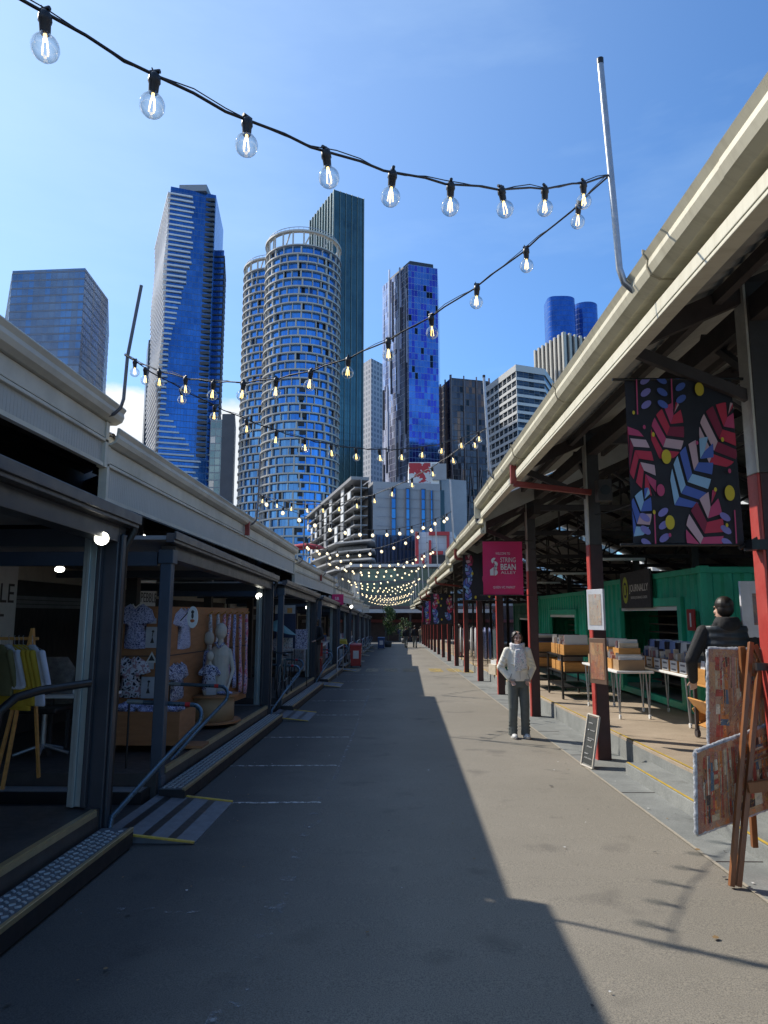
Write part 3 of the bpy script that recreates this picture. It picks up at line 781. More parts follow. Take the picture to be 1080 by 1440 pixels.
# ================================================================ skyline
def offset_poly(poly, d):
    # outward offset of a convex ccw polygon
    n = len(poly); out = []
    for i in range(n):
        p0 = Vector(poly[i - 1]); p1 = Vector(poly[i]); p2 = Vector(poly[(i + 1) % n])
        e1 = (p1 - p0).normalized(); e2 = (p2 - p1).normalized()
        n1 = Vector((e1.y, -e1.x)); n2 = Vector((e2.y, -e2.x))
        b = (n1 + n2).normalized(); k = d / max(.3, b.dot(n1))
        out.append((p1.x + b.x * k, p1.y + b.y * k))
    return out
def ccw(poly):
    a = sum(poly[i - 1][0] * poly[i][1] - poly[i][0] * poly[i - 1][1] for i in range(len(poly)))
    return poly if a > 0 else poly[::-1]
TOPY = [863]
def P2(px, Y): p = at(px, TOPY[0], Y); return (p.x, p.y)
def at_top(v): TOPY[0] = v
def topz(py, px, Y): return at(px, py, Y).z
def tower(label, poly, z1, mt, roofm=None, z0=-3, cat='skyscraper'):
    poly = ccw(poly); cx = sum(p[0] for p in poly) / len(poly); cy = sum(p[1] for p in poly) / len(poly)
    t_ = thing('tower' if cat == 'skyscraper' else 'building', label, cat, (cx, cy, z0))
    m = MB(); m.prism(poly, z0, z1, 0, 1); m.build('curtain_wall', [mt, roofm or mat('roof_grey', (.2, .2, .2), .7)], t_)
    return t_, poly
def bands(t_, poly, z0, z1, step, h, d, mt, name='floor_band'):
    z = z0
    o = None
    while z < z1:
        pp = offset_poly(poly, d)
        if o is None:
            m = MB(); m.prism(pp, z, z + h); o = m.build(name, mt, t_); zf = z
        else:
            c = o.copy(); COL.objects.link(c); c.location.z = o.location.z + z - zf
        z += step
def fins(t_, poly, z0, z1, step, w, d, mt, name='fins', edges=None):
    m = MB(); n = len(poly)
    for i in range(n):
        if edges is not None and i not in edges: continue
        a = Vector(poly[i]); b = Vector(poly[(i + 1) % n]); e = b - a; L = e.length; e.normalize(); nn = Vector((e.y, -e.x))
        k = int(L / step)
        for j in range(k + 1):
            p = a + e * (j * L / max(1, k)); q = p + nn * d / 2
            m.obox((q.x, q.y, (z0 + z1) / 2), (w, d, z1 - z0), (0, 0, math.atan2(e.y, e.x)))
    return m.build(name, mt, t_)
wband = mat('white_floor_band', (.52, .52, .50), .5, var=.06, scale=.1)
wband2 = mat('white_balcony', (.72, .73, .74), .45, var=.04, scale=.1)
dband = mat('dark_floor_band', (.05, .06, .07), .4, var=.2, scale=.1)
at_top(390)
# --- pale blue slab at far left
fm = facade('grey_blue_glass', 2.6, 3.6, (.17, .22, .30), (.20, .25, .32), (.15, .17, .22), .06, .2, .22, .55, streak=((.14, .25, .42), (.35, .02, 1), .5), tilt=.01)
pl = [P2(17, 289), P2(119, 287), P2(130, 296), P2(154, 318), P2(158, 360), P2(10, 360)]
t_, pp = tower('broad pale blue slab tower at the far left above the eave', pl, topz(379, 60, 288), fm)
bands(t_, pp, 0, topz(379, 60, 288) - 1, 3.6, .35, .12, mat('blue_grey_band', (.20, .23, .29), .4, .2), 'spandrel')
at_top(270)
# --- tall blue tower with wavy white balconies
zT = topz(262, 252, 330)
gl1 = facade('deep_blue_glass', 1.5, 3.2, (.045, .15, .38), (.07, .19, .45), (.06, .13, .28), .07, .1, .10, .75, tilt=.006, dark=.0)
A = P2(240, 330); B = P2(304, 338); C = P2(316, 372); D_ = P2(224, 385)
pl = [D_, A, B, C]
t_, pp = tower('tall blue glass tower with wavy white balcony edges on its left side', pl, zT, gl1)
nf = int(zT / 2.8)
for k in range(1, nf):
    z = k * 2.8; py = 863 - (z - EYE) / 330 * FOC
    # extent of the balcony along the front face in picture terms: long at the top, short in the middle, long near the ground
    if py < 330: e = .52
    elif py < 470: e = .52 - (py - 330) / 140 * .40
    elif py < 570: e = .12
    else: e = min(.85, .12 + (py - 570) / 60 * .6)
    e *= 1 + .06 * math.sin(k * 1.7)
    a = Vector(pp[pp.index(A)] if A in pp else A); b = Vector(B); d = Vector(D_)
    fr_ = a + (b - a) * e; out = 1.1 + .5 * math.sin(k * .33)
    n1 = Vector((0, -1)); n2 = Vector((-1, -.1))
    poly = [(d.x - out, d.y), (a.x - out * .8, a.y - out), (fr_.x, fr_.y - out * .9), (fr_.x, fr_.y + .5), (a.x + .5, a.y + .8), (d.x + .5, d.y)]
    m = MB(); m.prism(ccw(poly), z, z + .85); m.build('balcony', wband2, t_)
    if py < 640:
        c_ = b + (a - b) * .10
        m = MB(); m.box(c_.x - 2.6, c_.x + 2.0, c_.y - 1.0, c_.y + 1.0, z + .2, z + 1.7); m.build('side_balcony', dband, t_)
m = MB(); m.box(A[0] + 3, B[0] - 4, A[1] + 4, A[1] + 22, zT, zT + 3.5); m.build('plant_room', mat('plant_grey', (.25, .28, .32), .5), t_)
at_top(360)
pl = [P2(301, 345), P2(315, 345), P2(318, 372), P2(300, 372)]
t_, pp = tower('lower blue wing joined to the right of the wavy balcony tower', pl, topz(352, 308, 345), gl1)
bands(t_, pp, 3, topz(640, 308, 345), 3.25, .9, .7, wband, 'balcony')
bands(t_, pp, topz(640, 308, 345), topz(360, 308, 345), 3.25, .8, .5, dband, 'dark_balcony')
at_top(480)
t_, pp = tower('dark narrow tower hidden behind the left edge of the wavy balcony tower', [P2(209, 420), P2(222, 420), P2(222, 440), P2(207, 440)], topz(478, 215, 420), facade('dark_bronze_glass', 2, 3.4, (.05, .06, .07), (.09, .10, .12), (.12, .12, .12), .1, .2, .25, .4))
at_top(600)
t_, pp = tower('low pale green glass block between the wavy tower and the round towers', [P2(296, 290), P2(318, 290), P2(322, 310), P2(296, 310)], topz(590, 310, 290), facade('pale_green_glass', 2.2, 3.2, (.12, .22, .26), (.22, .32, .34), (.3, .33, .34), .12, .16, .2, .5, blind=.1))
t_, pp = tower('dark grey block hard against the left of the round towers', [P2(312, 250), P2(330, 250), P2(332, 270), P2(312, 270)], topz(582, 320, 250), mat('dark_cladding', (.07, .08, .10), .5, var=.15, scale=.2))
# --- twin round towers
def round_tower(label, pxl, pxr, D, py_top, floors_from=-2):
    cxp = (pxl + pxr) / 2; r = (pxr - pxl) / 2 / FOC * D; c = at(cxp, py_top + 60, D + r)
    zt = topz(py_top, cxp, D); fh = 2.85
    t_ = thing('tower', label, 'skyscraper', (c.x, c.y, -3))
    N = 48
    gm = facade(label[:8] + '_glass', 2 * PI * r / 66, fh, (.06, .22, .55), (.12, .34, .70), (.10, .18, .34), .06, .02, .06, .75, tilt=.05, dark=.05, streak=((.03, .06, .14), (.5, .5, 1), .62))
    circ = lambda R, n=N: [(c.x + R * math.cos(2 * PI * k / n), c.y + R * math.sin(2 * PI * k / n)) for k in range(n)]
    nfl = int((zt - 6.6) / fh)
    m = MB(); m.prism(circ(r - .9), -3, nfl * fh, 0, 1); m.build('curtain_wall', [gm, mat('roof_grey', (.2, .2, .2), .7)], t_)
    m0 = None
    for k in range(1, nfl + 1):
        z = k * fh
        if m0 is None:
            m = MB(); m.prism(circ(r, 64), z - .30, z + .16); m0 = m.build('floor_ring', mat('sand_floor_ring', (.50, .48, .43), .5, var=.05, scale=.1), t_); zf = z
        else:
            o = m0.copy(); COL.objects.link(o); o.location.z = m0.location.z + z - zf
        # upright fins and recessed balconies, staggered per floor
        m = MB(); rr = random.Random(k * 13 + int(pxl)); R = r - .25; vs = []; fs = []; NJ = 24
        for j in range(NJ):
            a = -PI + j * 2 * PI / NJ + (.12 if (k // 2) % 2 else 0) + rr.uniform(-.04, .04); da = .12 / r * (1 if j % 3 else 2.2)
            for q in (a - da, a + da):
                for zz in (z + .165, z + .24, z + fh - .305): vs.append((c.x + R * math.cos(q), c.y + R * math.sin(q), zz))
        for j in range(NJ):
            o_ = j * 6; n_ = ((j + 1) % NJ) * 6
            fs += [(o_, o_ + 3, o_ + 4, o_ + 1), (o_ + 1, o_ + 4, o_ + 5, o_ + 2), (o_ + 3, n_, n_ + 1, o_ + 4)]
        m.add(vs, fs); mu = m.build('mullions', mat('sand_floor_ring', (.5, .48, .43), .5), t_)
        md = mu.modifiers.new('depth', 'SOLIDIFY'); md.thickness = .55; md.offset = -1 if mu.data.polygons[0].normal.dot(Vector((mu.data.polygons[0].center.x, mu.data.polygons[0].center.y, 0))) > 0 else 1
        m = MB()
        for a0 in ((-1.42 + .02 * (k % 3)),) if k < nfl * .62 else ():
            w = .16
            R = r - .62; pts = [(c.x + R * math.cos(a0 + w * q), c.y + R * math.sin(a0 + w * q)) for q in (-.5, -.17, .17, .5)]
            for p, q in zip(pts, pts[1:]):
                m.add([(p[0], p[1], z + 1.2), (q[0], q[1], z + 1.2), (q[0], q[1], z + fh - .5), (p[0], p[1], z + fh - .5)], [(0, 1, 2, 3)])
        if m.v: m.build('balcony_recess', mat('balcony_shadow', (.025, .03, .035), .6), t_)
    z = nfl * fh
    # open crown: glass drum, ring beam on raking columns, balustrade
    m = MB(); m.prism(circ(r - 1.2), z, z + 3.0, 0, 1); m.build('crown_glazing', [gm, mat('roof_grey', (.2, .2, .2), .7)], t_)
    def ring(z0, z1, R0, R1, name, mt):
        m = MB(); n = 64; vs = []
        for k in range(n):
            a = 2 * PI * k / n
            for R, zz in ((R0, z0), (R1, z0), (R1, z1), (R0, z1)): vs.append((c.x + R * math.cos(a), c.y + R * math.sin(a), zz))
        fs = []
        for k in range(n):
            b = ((k + 1) % n) * 4; a = k * 4
            fs += [(a, a + 1, b + 1, b), (a + 1, a + 2, b + 2, b + 1), (a + 2, a + 3, b + 3, b + 2), (a + 3, a, b, b + 3)]
        m.add(vs, fs); m.build(name, mt, t_)
    sand = mat('sand_floor_ring', (.5, .48, .43), .5)
    ring(z + 2.9, z + 3.25, r - 1.2, r, 'crown_ring', sand); ring(zt - .6, zt, r - 1.4, r, 'crown_ring', sand)
    for j in range(22):
        m = MB(); a = 2 * PI * j / 22; b = a + .10
        m.bar((c.x + (r - .6) * math.cos(a), c.y + (r - .6) * math.sin(a), z + 3), (c.x + (r - .6) * math.cos(a), c.y + (r - .6) * math.sin(a), zt - .6), .5, .5)
        if j % 2: m.bar((c.x + (r - 1.8) * math.cos(a), c.y + (r - 1.8) * math.sin(a), z + 3), (c.x + (r - .8) * math.cos(b + .1), c.y + (r - .8) * math.sin(b + .1), zt - .6), .35, .35)
        m.build('crown_column', sand, t_)
    m = MB()
    for j in range(48):
        a = 2 * PI * j / 48; m.bar((c.x + (r - .8) * math.cos(a), c.y + (r - .8) * math.sin(a), zt), (c.x + (r - .8) * math.cos(a), c.y + (r - .8) * math.sin(a), zt + 1.3), .09, .09)
    m.build('balustrade_posts', galv, t_)
    ring(zt + 1.2, zt + 1.35, r - .9, r - .75, 'balustrade_rail', galv)
    return t_
round_tower('larger round tower with sand coloured floor rings and an open crown', 366, 487, 215, 322)
round_tower('smaller round tower tucked behind the left of the larger round one', 337, 437, 236, 361)
at_top(275)
# --- dark green slab
gm = facade('sea_green_glass', 1.5, 3.6, (.06, .125, .14), (.075, .145, .16), (.04, .08, .09), .12, .05, .2, .6, streak=((.12, .2, .2), (.8, .03, 1), .62), tilt=.02)
pl = [P2(437, 345), P2(470, 318), P2(511, 326), P2(511, 350)]
t_, pp = tower('dark green slab tower rising behind the round towers', pl, topz(270, 480, 320), gm)
fins(t_, pp, -2, topz(270, 480, 320), 3.2, .35, .5, mat('green_fin', (.14, .2, .2), .4, .4))
at_top(510)
# --- slim white tower
pl = [P2(503, 420), P2(522, 405), P2(538, 415), P2(540, 440)]
t_, pp = tower('slim pale concrete tower between the green slab and the violet glass tower', pl, topz(508, 520, 410), facade('pale_punched', 3.2, 3.3, (.16, .18, .22), (.28, .3, .33), (.52, .52, .54), .45, .4, .5, .2))
at_top(375)
# --- violet blue tower
zV = topz(374, 575, 330)
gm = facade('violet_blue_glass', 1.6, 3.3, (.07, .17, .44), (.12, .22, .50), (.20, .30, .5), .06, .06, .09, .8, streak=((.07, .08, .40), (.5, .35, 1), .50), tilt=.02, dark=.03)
gm2 = facade('silver_lit_glass', 1.3, 3.3, (.35, .38, .55), (.55, .58, .72), (.5, .52, .62), .16, .04, .12, .8, streak=((.03, .04, .12), (1.6, .07, 1), .52), tilt=.05)  # lit side: silver sunlight and reflections put into the glass colour
pl = [P2(538, 352), P2(574, 328), P2(615, 333), P2(617, 362)]
pp = ccw(pl); t_ = thing('tower', 'tall violet and blue glass tower with a dark notched top', 'skyscraper', (pp[0][0], pp[0][1], -3))
for i in range(4):
    a = pp[i]; b = pp[(i + 1) % 4]
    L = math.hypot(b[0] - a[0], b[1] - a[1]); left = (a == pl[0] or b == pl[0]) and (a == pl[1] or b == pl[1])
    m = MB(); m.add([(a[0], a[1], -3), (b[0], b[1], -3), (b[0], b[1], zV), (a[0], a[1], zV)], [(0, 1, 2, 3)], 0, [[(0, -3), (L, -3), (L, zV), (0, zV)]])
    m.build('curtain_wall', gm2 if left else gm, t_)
m = MB(); m.flat([(p[0], p[1], zV) for p in pp]); m.build('roof', dband, t_)
m = MB(); q = [(p[0] * .8 + pp[0][0] * 0 + sum(x[0] for x in pp) / 4 * .2, p[1] * .8 + sum(x[1] for x in pp) / 4 * .2) for p in pp]; m.prism(q, zV, zV + 3.4); m.build('plant_screen', mat('dark_screen', (.035, .045, .06), .5), t_)
m = MB(); rr = random.Random(4)
for k in range(34):      # dark and silver strips drawn as reflections down the lit face
    a = Vector(pl[0]); b = Vector(pl[1]); f = rr.random(); p = a + (b - a) * f; z0 = rr.uniform(0, zV * .8); hh = rr.uniform(12, 45)
    e = (b - a).normalized(); nn = Vector((e.y, -e.x)) if e.x > 0 else Vector((-e.y, e.x))
    m.obox((p.x + nn.x * .2, p.y + nn.y * .2, min(zV - 2, z0 + hh / 2 + 8)), (.9, .5, hh), (0, 0, math.atan2(e.y, e.x)), k % 2)
m.build('reflection_strips', [mat('dark_strip', (.02, .025, .05), .3, .4), mat('silver_strip', (.5, .52, .6), .3, .5)], t_)
at_top(535)
# --- copper brown tower
zc = topz(531, 650, 350)
gm = facade('copper_glass', 1.7, 3.4, (.06, .055, .065), (.12, .10, .105), (.11, .095, .09), .12, .12, .15, .6, streak=((.26, .12, .07), (.3, .16, 1), .60), tilt=.05, dark=.15)
pl = [P2(620, 365), P2(634, 350), P2(687, 356), P2(689, 380)]
t_, pp = tower('brown copper glass tower behind the concrete block', pl, zc, gm)
fins(t_, pp, -2, zc + 1.5, 5.5, .5, .7, mat('copper_fin', (.20, .15, .14), .35, .5))
m = MB(); a = Vector(pl[1]); b = Vector(pl[2])
for k in range(4):
    p = a + (b - a) * (k / 4); q = a + (b - a) * ((k + 1) / 4)
    m.bar((p.x, p.y - .8, 5), (q.x, q.y - .8, zc * .62), .35, .35); m.bar((q.x, q.y - .8, 5), (p.x, p.y - .8, zc * .62), .35, .35)
m.build('cross_bracing', mat('brace_grey', (.3, .28, .28), .4), t_)
at_top(520)
# --- white banded building
zb = topz(518, 727, 262)
gm = facade('banded_dark_glass', 2.4, 3.3, (.03, .04, .055), (.06, .08, .11), (.10, .11, .12), .08, .05, .12, .5, tilt=.03, dark=.2)
pl = [P2(683, 285), P2(726, 258), P2(765, 263), P2(790, 300)]
t_, pp = tower('white banded office tower with dark ribbon windows beside the right gutter', pl, zb, gm, wband)
bands(t_, pp, 1.2, zb - 3, 3.3, 1.15, .35, mat('white_band2', (.60, .60, .58), .5, var=.05, scale=.1))
m = MB(); m.prism(offset_poly(pp, .4), zb - 2.6, zb); m.build('parapet', wband, t_)
fins(t_, pp, 0, zb - 1, 3.6, .4, .2, mat('white_band2', (.6, .6, .58), .5), 'mullions', edges=[i for i in range(4) if (pp[i] in (pl[0], pl[1]) and pp[(i + 1) % 4] in (pl[0], pl[1]))])
at_top(480)
# --- striped tower
zs = topz(478, 790, 330)
pl = [P2(753, 345), P2(793, 322), P2(830, 330), P2(850, 360)]
t_, pp = tower('vertically striped cream tower in front of the blue twin towers', pl, zs, facade('stripe_dark', 1.6, 3.4, (.03, .035, .04), (.06, .06, .07), (.05, .05, .05), .1, .3, .3, .2))
fins(t_, pp, -2, zs + .5, 3.1, 1.35, .9, mat('cream_fin', (.50, .48, .42), .6, var=.05, scale=.1))
# --- blue twin rounded towers
gm = facade('ultramarine_glass', 2, 3.6, (.035, .13, .42), (.045, .15, .46), (.03, .10, .33), .07, .12, .18, .7, tilt=.008)
def drum(pxl, pxr, D, py, label, flatside):
    r = (pxr - pxl) / 2 / FOC * D; c = at((pxl + pxr) / 2, py, D + r); zt = topz(py, (pxl + pxr) / 2, D)
    poly = [(c.x + r * math.cos(a), c.y + r * math.sin(a)) for a in [2 * PI * k / 28 for k in range(28)]]
    if flatside:
        sg_ = lambda v, e: math.copysign(abs(v) ** e, v)
        poly = [(c.x + r * sg_(math.cos(a), .45 if math.cos(a) < 0 else .8), c.y + r * sg_(math.sin(a), .45 if math.cos(a) < 0 else .8)) for a in [2 * PI * k / 28 + .02 for k in range(28)]]
    return tower(label, poly, zt, gm)
t1, _ = drum(765, 808, 450, 416, 'taller of the two rounded blue glass towers above the right gutter', True)
m = MB(); c = at(789, 416, 460); zz = topz(416, 789, 450); m.bar((c.x, c.y, zz), (c.x, c.y, zz + 5), .25, .25); m.build('mast', galv, t1)
drum(803, 840, 462, 424, 'shorter rounded blue glass tower to the right of its twin', False)
at_top(690)
# --- low concrete residential block in front
D = 105
zt = topz(673, 560, D)
cw_ = conc_wall
L_ = P2(446, 150); M_ = P2(517, D); N_ = P2(619, D + 3); O_ = P2(619, D + 60)
t_ = thing('building', 'mid-rise concrete block with stacked boxy balconies and blue window slots', 'apartment block', (M_[0], M_[1], -2))
ztl = zt - .2
m = MB(); m.prism(ccw([(L_[0] + 1.5, L_[1] + 2), (M_[0] + .8, M_[1] + .6), (N_[0], N_[1]), O_]), -2, zt - .3); m.build('wall', cw_, t_)
z_low = topz(752, 560, D)
slotm = facade('slot_blue_glass', 1.2, 1.6, (.03, .12, .30), (.05, .2, .42), (.05, .06, .08), .06, .10, .1, .6)
e = (Vector(N_) - Vector(M_)); ex = e.normalized(); nn = Vector((ex.y, -ex.x))
for a, b, z0, z1 in ((.32, .385, z_low, zt - 1.2), (.52, .575, z_low, zt - 1.2), (.73, .79, z_low - 1, zt - 1.2), (.86, .895, z_low, zt - 1.4)):
    p = Vector(M_) + e * a; q = Vector(M_) + e * b; L = (q - p).length
    m = MB(); m.add([(p.x + nn.x * .06, p.y + nn.y * .06, z0), (q.x + nn.x * .06, q.y + nn.y * .06, z0), (q.x + nn.x * .06, q.y + nn.y * .06, z1), (p.x + nn.x * .06, p.y + nn.y * .06, z1)], [(0, 1, 2, 3)], 0, [[(0, z0), (L, z0), (L, z1), (0, z1)]])
    w_ = m.build('window', slotm, t_)
    m = MB(); 
    for pt in (p, q): m.bar((pt.x + nn.x * .1, pt.y + nn.y * .1, z0), (pt.x + nn.x * .1, pt.y + nn.y * .1, z1), .12, .2)
    m.build('frame', mat('slot_frame', (.12, .13, .15), .5), w_)
# panel joints
m = MB()
for k in range(1, 6):
    z = z_low + (zt - z_low) * k / 6; p = Vector(M_) + e * .12; q = Vector(N_)
    m.bar((p.x + nn.x * .01, p.y + nn.y * .01, z), (q.x + nn.x * .01, q.y + nn.y * .01, z), .05, .05)
m.build('panel_joints', mat('joint_grey', (.25, .26, .28), .7), t_)
# dark lower storeys
p = Vector(M_) + e * .10; q = Vector(M_) + e * .74; L = (q - p).length; z0, z1 = topz(792, 560, D), z_low
dk = facade('navy_panels', 1.1, 2.8, (.02, .03, .07), (.03, .06, .14), (.03, .035, .05), .2, .12, .25, .3, streak=((.05, .12, .3), (.6, .6, 1), .62))
m = MB(); o1 = nn * .5; m.add([(p.x + o1.x, p.y + o1.y, z0), (q.x + o1.x, q.y + o1.y, z0), (q.x + o1.x, q.y + o1.y, z1), (p.x + o1.x, p.y + o1.y, z1)], [(0, 1, 2, 3)], 0, [[(0, z0), (L, z0), (L, z1), (0, z1)]])
m.flat([(p.x, p.y, z1), (q.x, q.y, z1), (q.x + o1.x, q.y + o1.y, z1), (p.x + o1.x, p.y + o1.y, z1)]); m.build('lower_cladding', dk, t_)
m = MB()
for k in range(13):
    r_ = p + (q - p) * (k / 12); m.bar((r_.x + nn.x * .7, r_.y + nn.y * .7, z0), (r_.x + nn.x * .7, r_.y + nn.y * .7, z1 - (k % 3) * .3), .16, .3)
m.build('cladding_fins', navy, t_)
# balconies on the receding left face
a = Vector(L_); b = Vector(M_); f_ = b - a; fx = f_.normalized(); fn = Vector((fx.y, -fx.x))
if fn.y > 0: fn = -fn
z_b = topz(765, 517, D); nfl = 7; fh = (zt - z_b) / nfl
m = MB(); c0 = a - fn * .1; c1 = b - fn * .1
m.flat([(c0.x, c0.y, -2), (c1.x, c1.y, -2), (c1.x, c1.y, zt - .5), (c0.x, c0.y, zt - .5)]); m.build('recess_wall', mat('recess_dark', (.03, .033, .04), .5, var=.4, scale=.4), t_)
rr = random.Random(9); ncol = 9
concb = mat('balcony_concrete', (.27, .275, .28), .6, var=.1, scale=.3)
m = MB(); m.bar((a.x + fn.x * 1.2, a.y + fn.y * 1.2, zt), (b.x + fn.x * 1.2, b.y + fn.y * 1.2, zt), 2.8, .5); m.build('roof_slab', concb, t_)
for k in range(nfl):
    z = z_b + k * fh
    m = MB(); m.bar((a.x + fn.x, a.y + fn.y, z), (b.x + fn.x, b.y + fn.y, z), 2.0, .18); m.build('balcony_slab', concb, t_)
    for j in range(ncol):
        p = a + f_ * ((j + .1) / ncol); q = a + f_ * ((j + .9) / ncol); w = rr.random()
        if w < .5:
            m = MB(); m.bar((p.x + fn.x * 2.1, p.y + fn.y * 2.1, z + .7), ((p.x + q.x) / 2 + fn.x * 2.1, (p.y + q.y) / 2 + fn.y * 2.1, z + .7), .15, 1.1); m.build('balcony_screen', concb if w > .2 else white, t_)
        elif w < .75:
            m = MB(); m.bar((p.x + fn.x * 1.6, p.y + fn.y * 1.6, z + fh * .5), (p.x + fn.x * 1.6 + .5, p.y + fn.y * 1.6, z + fh * .5), .2, fh - .3); m.build('balcony_screen', mat('dark_screen', (.035, .045, .06), .5), t_)
m = MB()
for j in range(ncol + 1):
    p = a + f_ * (j / ncol); m.bar((p.x + fn.x * 1.0, p.y + fn.y * 1.0, z_b), (p.x + fn.x * 1.0, p.y + fn.y * 1.0, zt), .12, 1.6)
m.build('party_walls', concb, t_)
# curved lower balcony decks
for k in range(4):
    z = topz(800 - k * 13, 500, 96)
    pts = [at(440 - k * 1.5, 863, 118), at(470, 863, 100), at(522, 863, 95), at(527, 863, 97), at(530, 863, 110), at(446, 863, 135)]
    m = MB(); m.prism(ccw([(p.x, p.y) for p in pts]), z, z + .22); m.build('deck_slab', mat('white_deck', (.38, .38, .37), .5), t_)
pts = [at(450, 863, 122), at(474, 863, 104), at(516, 863, 99), at(527, 863, 112), at(455, 863, 138)]
m = MB(); m.prism(ccw([(p.x, p.y) for p in pts]), -2, topz(762, 500, 96)); m.build('podium_glazing', facade('podium_dark', 2, 3.2, (.02, .03, .04), (.06, .08, .1), (.12, .12, .12), .08, .1, .15, .4), t_)
# podium canopy and glass band
pts = [at(452, 863, 118), at(492, 863, 92), at(632, 863, 92), at(640, 863, 120)]
pc = ccw([(p.x, p.y) for p in pts])
m = MB(); m.prism(pc, topz(797, 560, 92), topz(793, 560, 92)); m.build('podium_canopy', wband, t_)
m = MB(); m.prism(offset_poly(pc, -1.5), -2, topz(797, 560, 92)); m.build('podium_shopfront', facade('green_shop_glass', 2.4, 1.9, (.03, .06, .06), (.07, .14, .13), (.12, .13, .13), .05, .16, .15, .4, streak=((.18, .2, .2), (.2, 1.5, 1), .6)), t_)
# mural block on its roof
m = MB(); p = at(576, 863, 108); q = at(620, 863, 108); m.prism([(p.x, p.y), (q.x, q.y), (q.x, q.y + 9), (p.x, p.y + 9)], zt - .5, topz(650, 598, 108)); m.build('roof_box', white, t_)
def muralmat():
    t = NT('mural_red_white'); v = t.coords('Object', (.55, .55, .8))
    f = t.ramp(t.noise(.9, 3, v), [(.47, (.6, .6, .6)), (.5, (.45, .04, .05))], 'CONSTANT'); t.set(Base_Color=f, Roughness=.7); return t.m
m = MB(); m.flat([(p.x, p.y - .05, zt - .2), ((p.x + q.x) / 2 + 1, p.y - .05, zt - .2), ((p.x + q.x) / 2 + 1, p.y - .05, topz(651, 598, 108)), (p.x, p.y - .05, topz(651, 598, 108))]); m.build('mural', muralmat(), t_)
m = MB(); m.obox(((p.x + q.x) / 2 + 2.4, p.y - .2, zt + 1.6), (2.2, .3, 2.6)); m.build('mural_grey_panel', conc_wall, t_)
# grey block right of it
pl = [P2(612, 112), P2(621, 110), P2(656, 112), P2(656, 150)]
t_, pp = tower('plain grey concrete block with one dark glass strip, right of the balcony block', pl, topz(676, 635, 112), conc_wall, cat='apartment block')
p = at(618, 863, 109.4); q = at(627, 863, 109.6); m = MB(); m.flat([(p.x, p.y, 3), (q.x, q.y, 3), (q.x, q.y, topz(690, 622, 110)), (p.x, p.y, topz(690, 622, 110))]); m.build('window', mat('strip_glass', (.03, .05, .06), .15, .5), t_)
# red framed facade
rf = mat('red_frame', (.42, .03, .035), .5, var=.1, scale=.5)
at_top(863)
pl = [P2(584, 96), P2(640, 96), P2(645, 106), P2(584, 106)]
t_, pp = tower('low pale tiled facade with red frames above the end of the lane', pl, topz(748, 610, 96), facade('white_grid_tiles', .8, .8, (.5, .56, .62), (.56, .62, .68), (.34, .38, .43), .09, .09, .3, .1), cat='building')
y = 95.8
def Q(px, py): p = at(px, py, y); return p.x, p.z
for r4 in ((584, 589, 748, 828), (603, 607, 760, 828), (603, 632, 748, 753), (603, 623, 775, 780), (628, 632, 753, 790), (592, 597, 780, 812), (598, 603, 800, 812)):
    x0, z1 = Q(r4[0], r4[2]); x1, z0 = Q(r4[1], r4[3]); m = MB(); m.box(x0, x1, y - .35, y, z0, z1); m.build('red_frame', rf, t_)
x0, z1 = Q(607, 781); x1, z0 = Q(628, 797); m = MB(); m.box(x0, x1, y - .1, y, z0, z1); m.build('window', darkint, t_)
# red canopy over the left roof
m = MB(); p = at(430, 771, 60)
m.loft([(p.x, p.y, p.z + .0, 1.7, 1.2), (p.x, p.y, p.z + .25, 1.2, .9), (p.x, p.y, p.z + .42, .3, .25)], 12)
th = tag(m.build('umbrella', mat('red_canvas', (.40, .02, .03), .7)), 'dark red parasol canopy showing above the left roof line', 'parasol')
m = MB(); m.tube([(p.x, p.y, -1), (p.x, p.y, p.z + .1)], .03, 6); m.build('pole', galv, th)
# --- end of the lane
t_ = thing('building', 'dark market hall across the end of the lane under a pale flat canopy', 'market hall', (0, 84, gz(84)))
m = MB(); m.box(-9, 12, 80, 80.4, 1.75, 2.15); m.box(-9, 12, 80.4, 86, 1.85, 2.1); m.build('canopy', wband, t_)
m = MB(); m.box(-14, 16, 86, 92, -1.7, 2.6); m.build('wall', mat('end_wall', (.07, .05, .05), .7, var=.5, scale=.6), t_)
m = MB(); m.box(-14, 16, 85.2, 86, .6, .95); m.build('sign_band', mat('dull_red', (.2, .05, .05), .6), t_)
for x in (-4, -1.2, 1.6, 4.4):
    m = MB(); m.box(x - .1, x + .1, 80.5, 80.7, gz(80), 1.8); m.build('column', charc, t_)
# side buildings that close the view behind the market sheds
t_, pp = tower('grey apartment block glimpsed between the container roof and the market roof', [(16, 30), (40, 20), (46, 60), (20, 62)], 16, facade('apartment_grid', 3.2, 3.1, (.05, .07, .09), (.3, .32, .34), (.5, .5, .48), .35, .3, .5, .1), cat='apartment block')
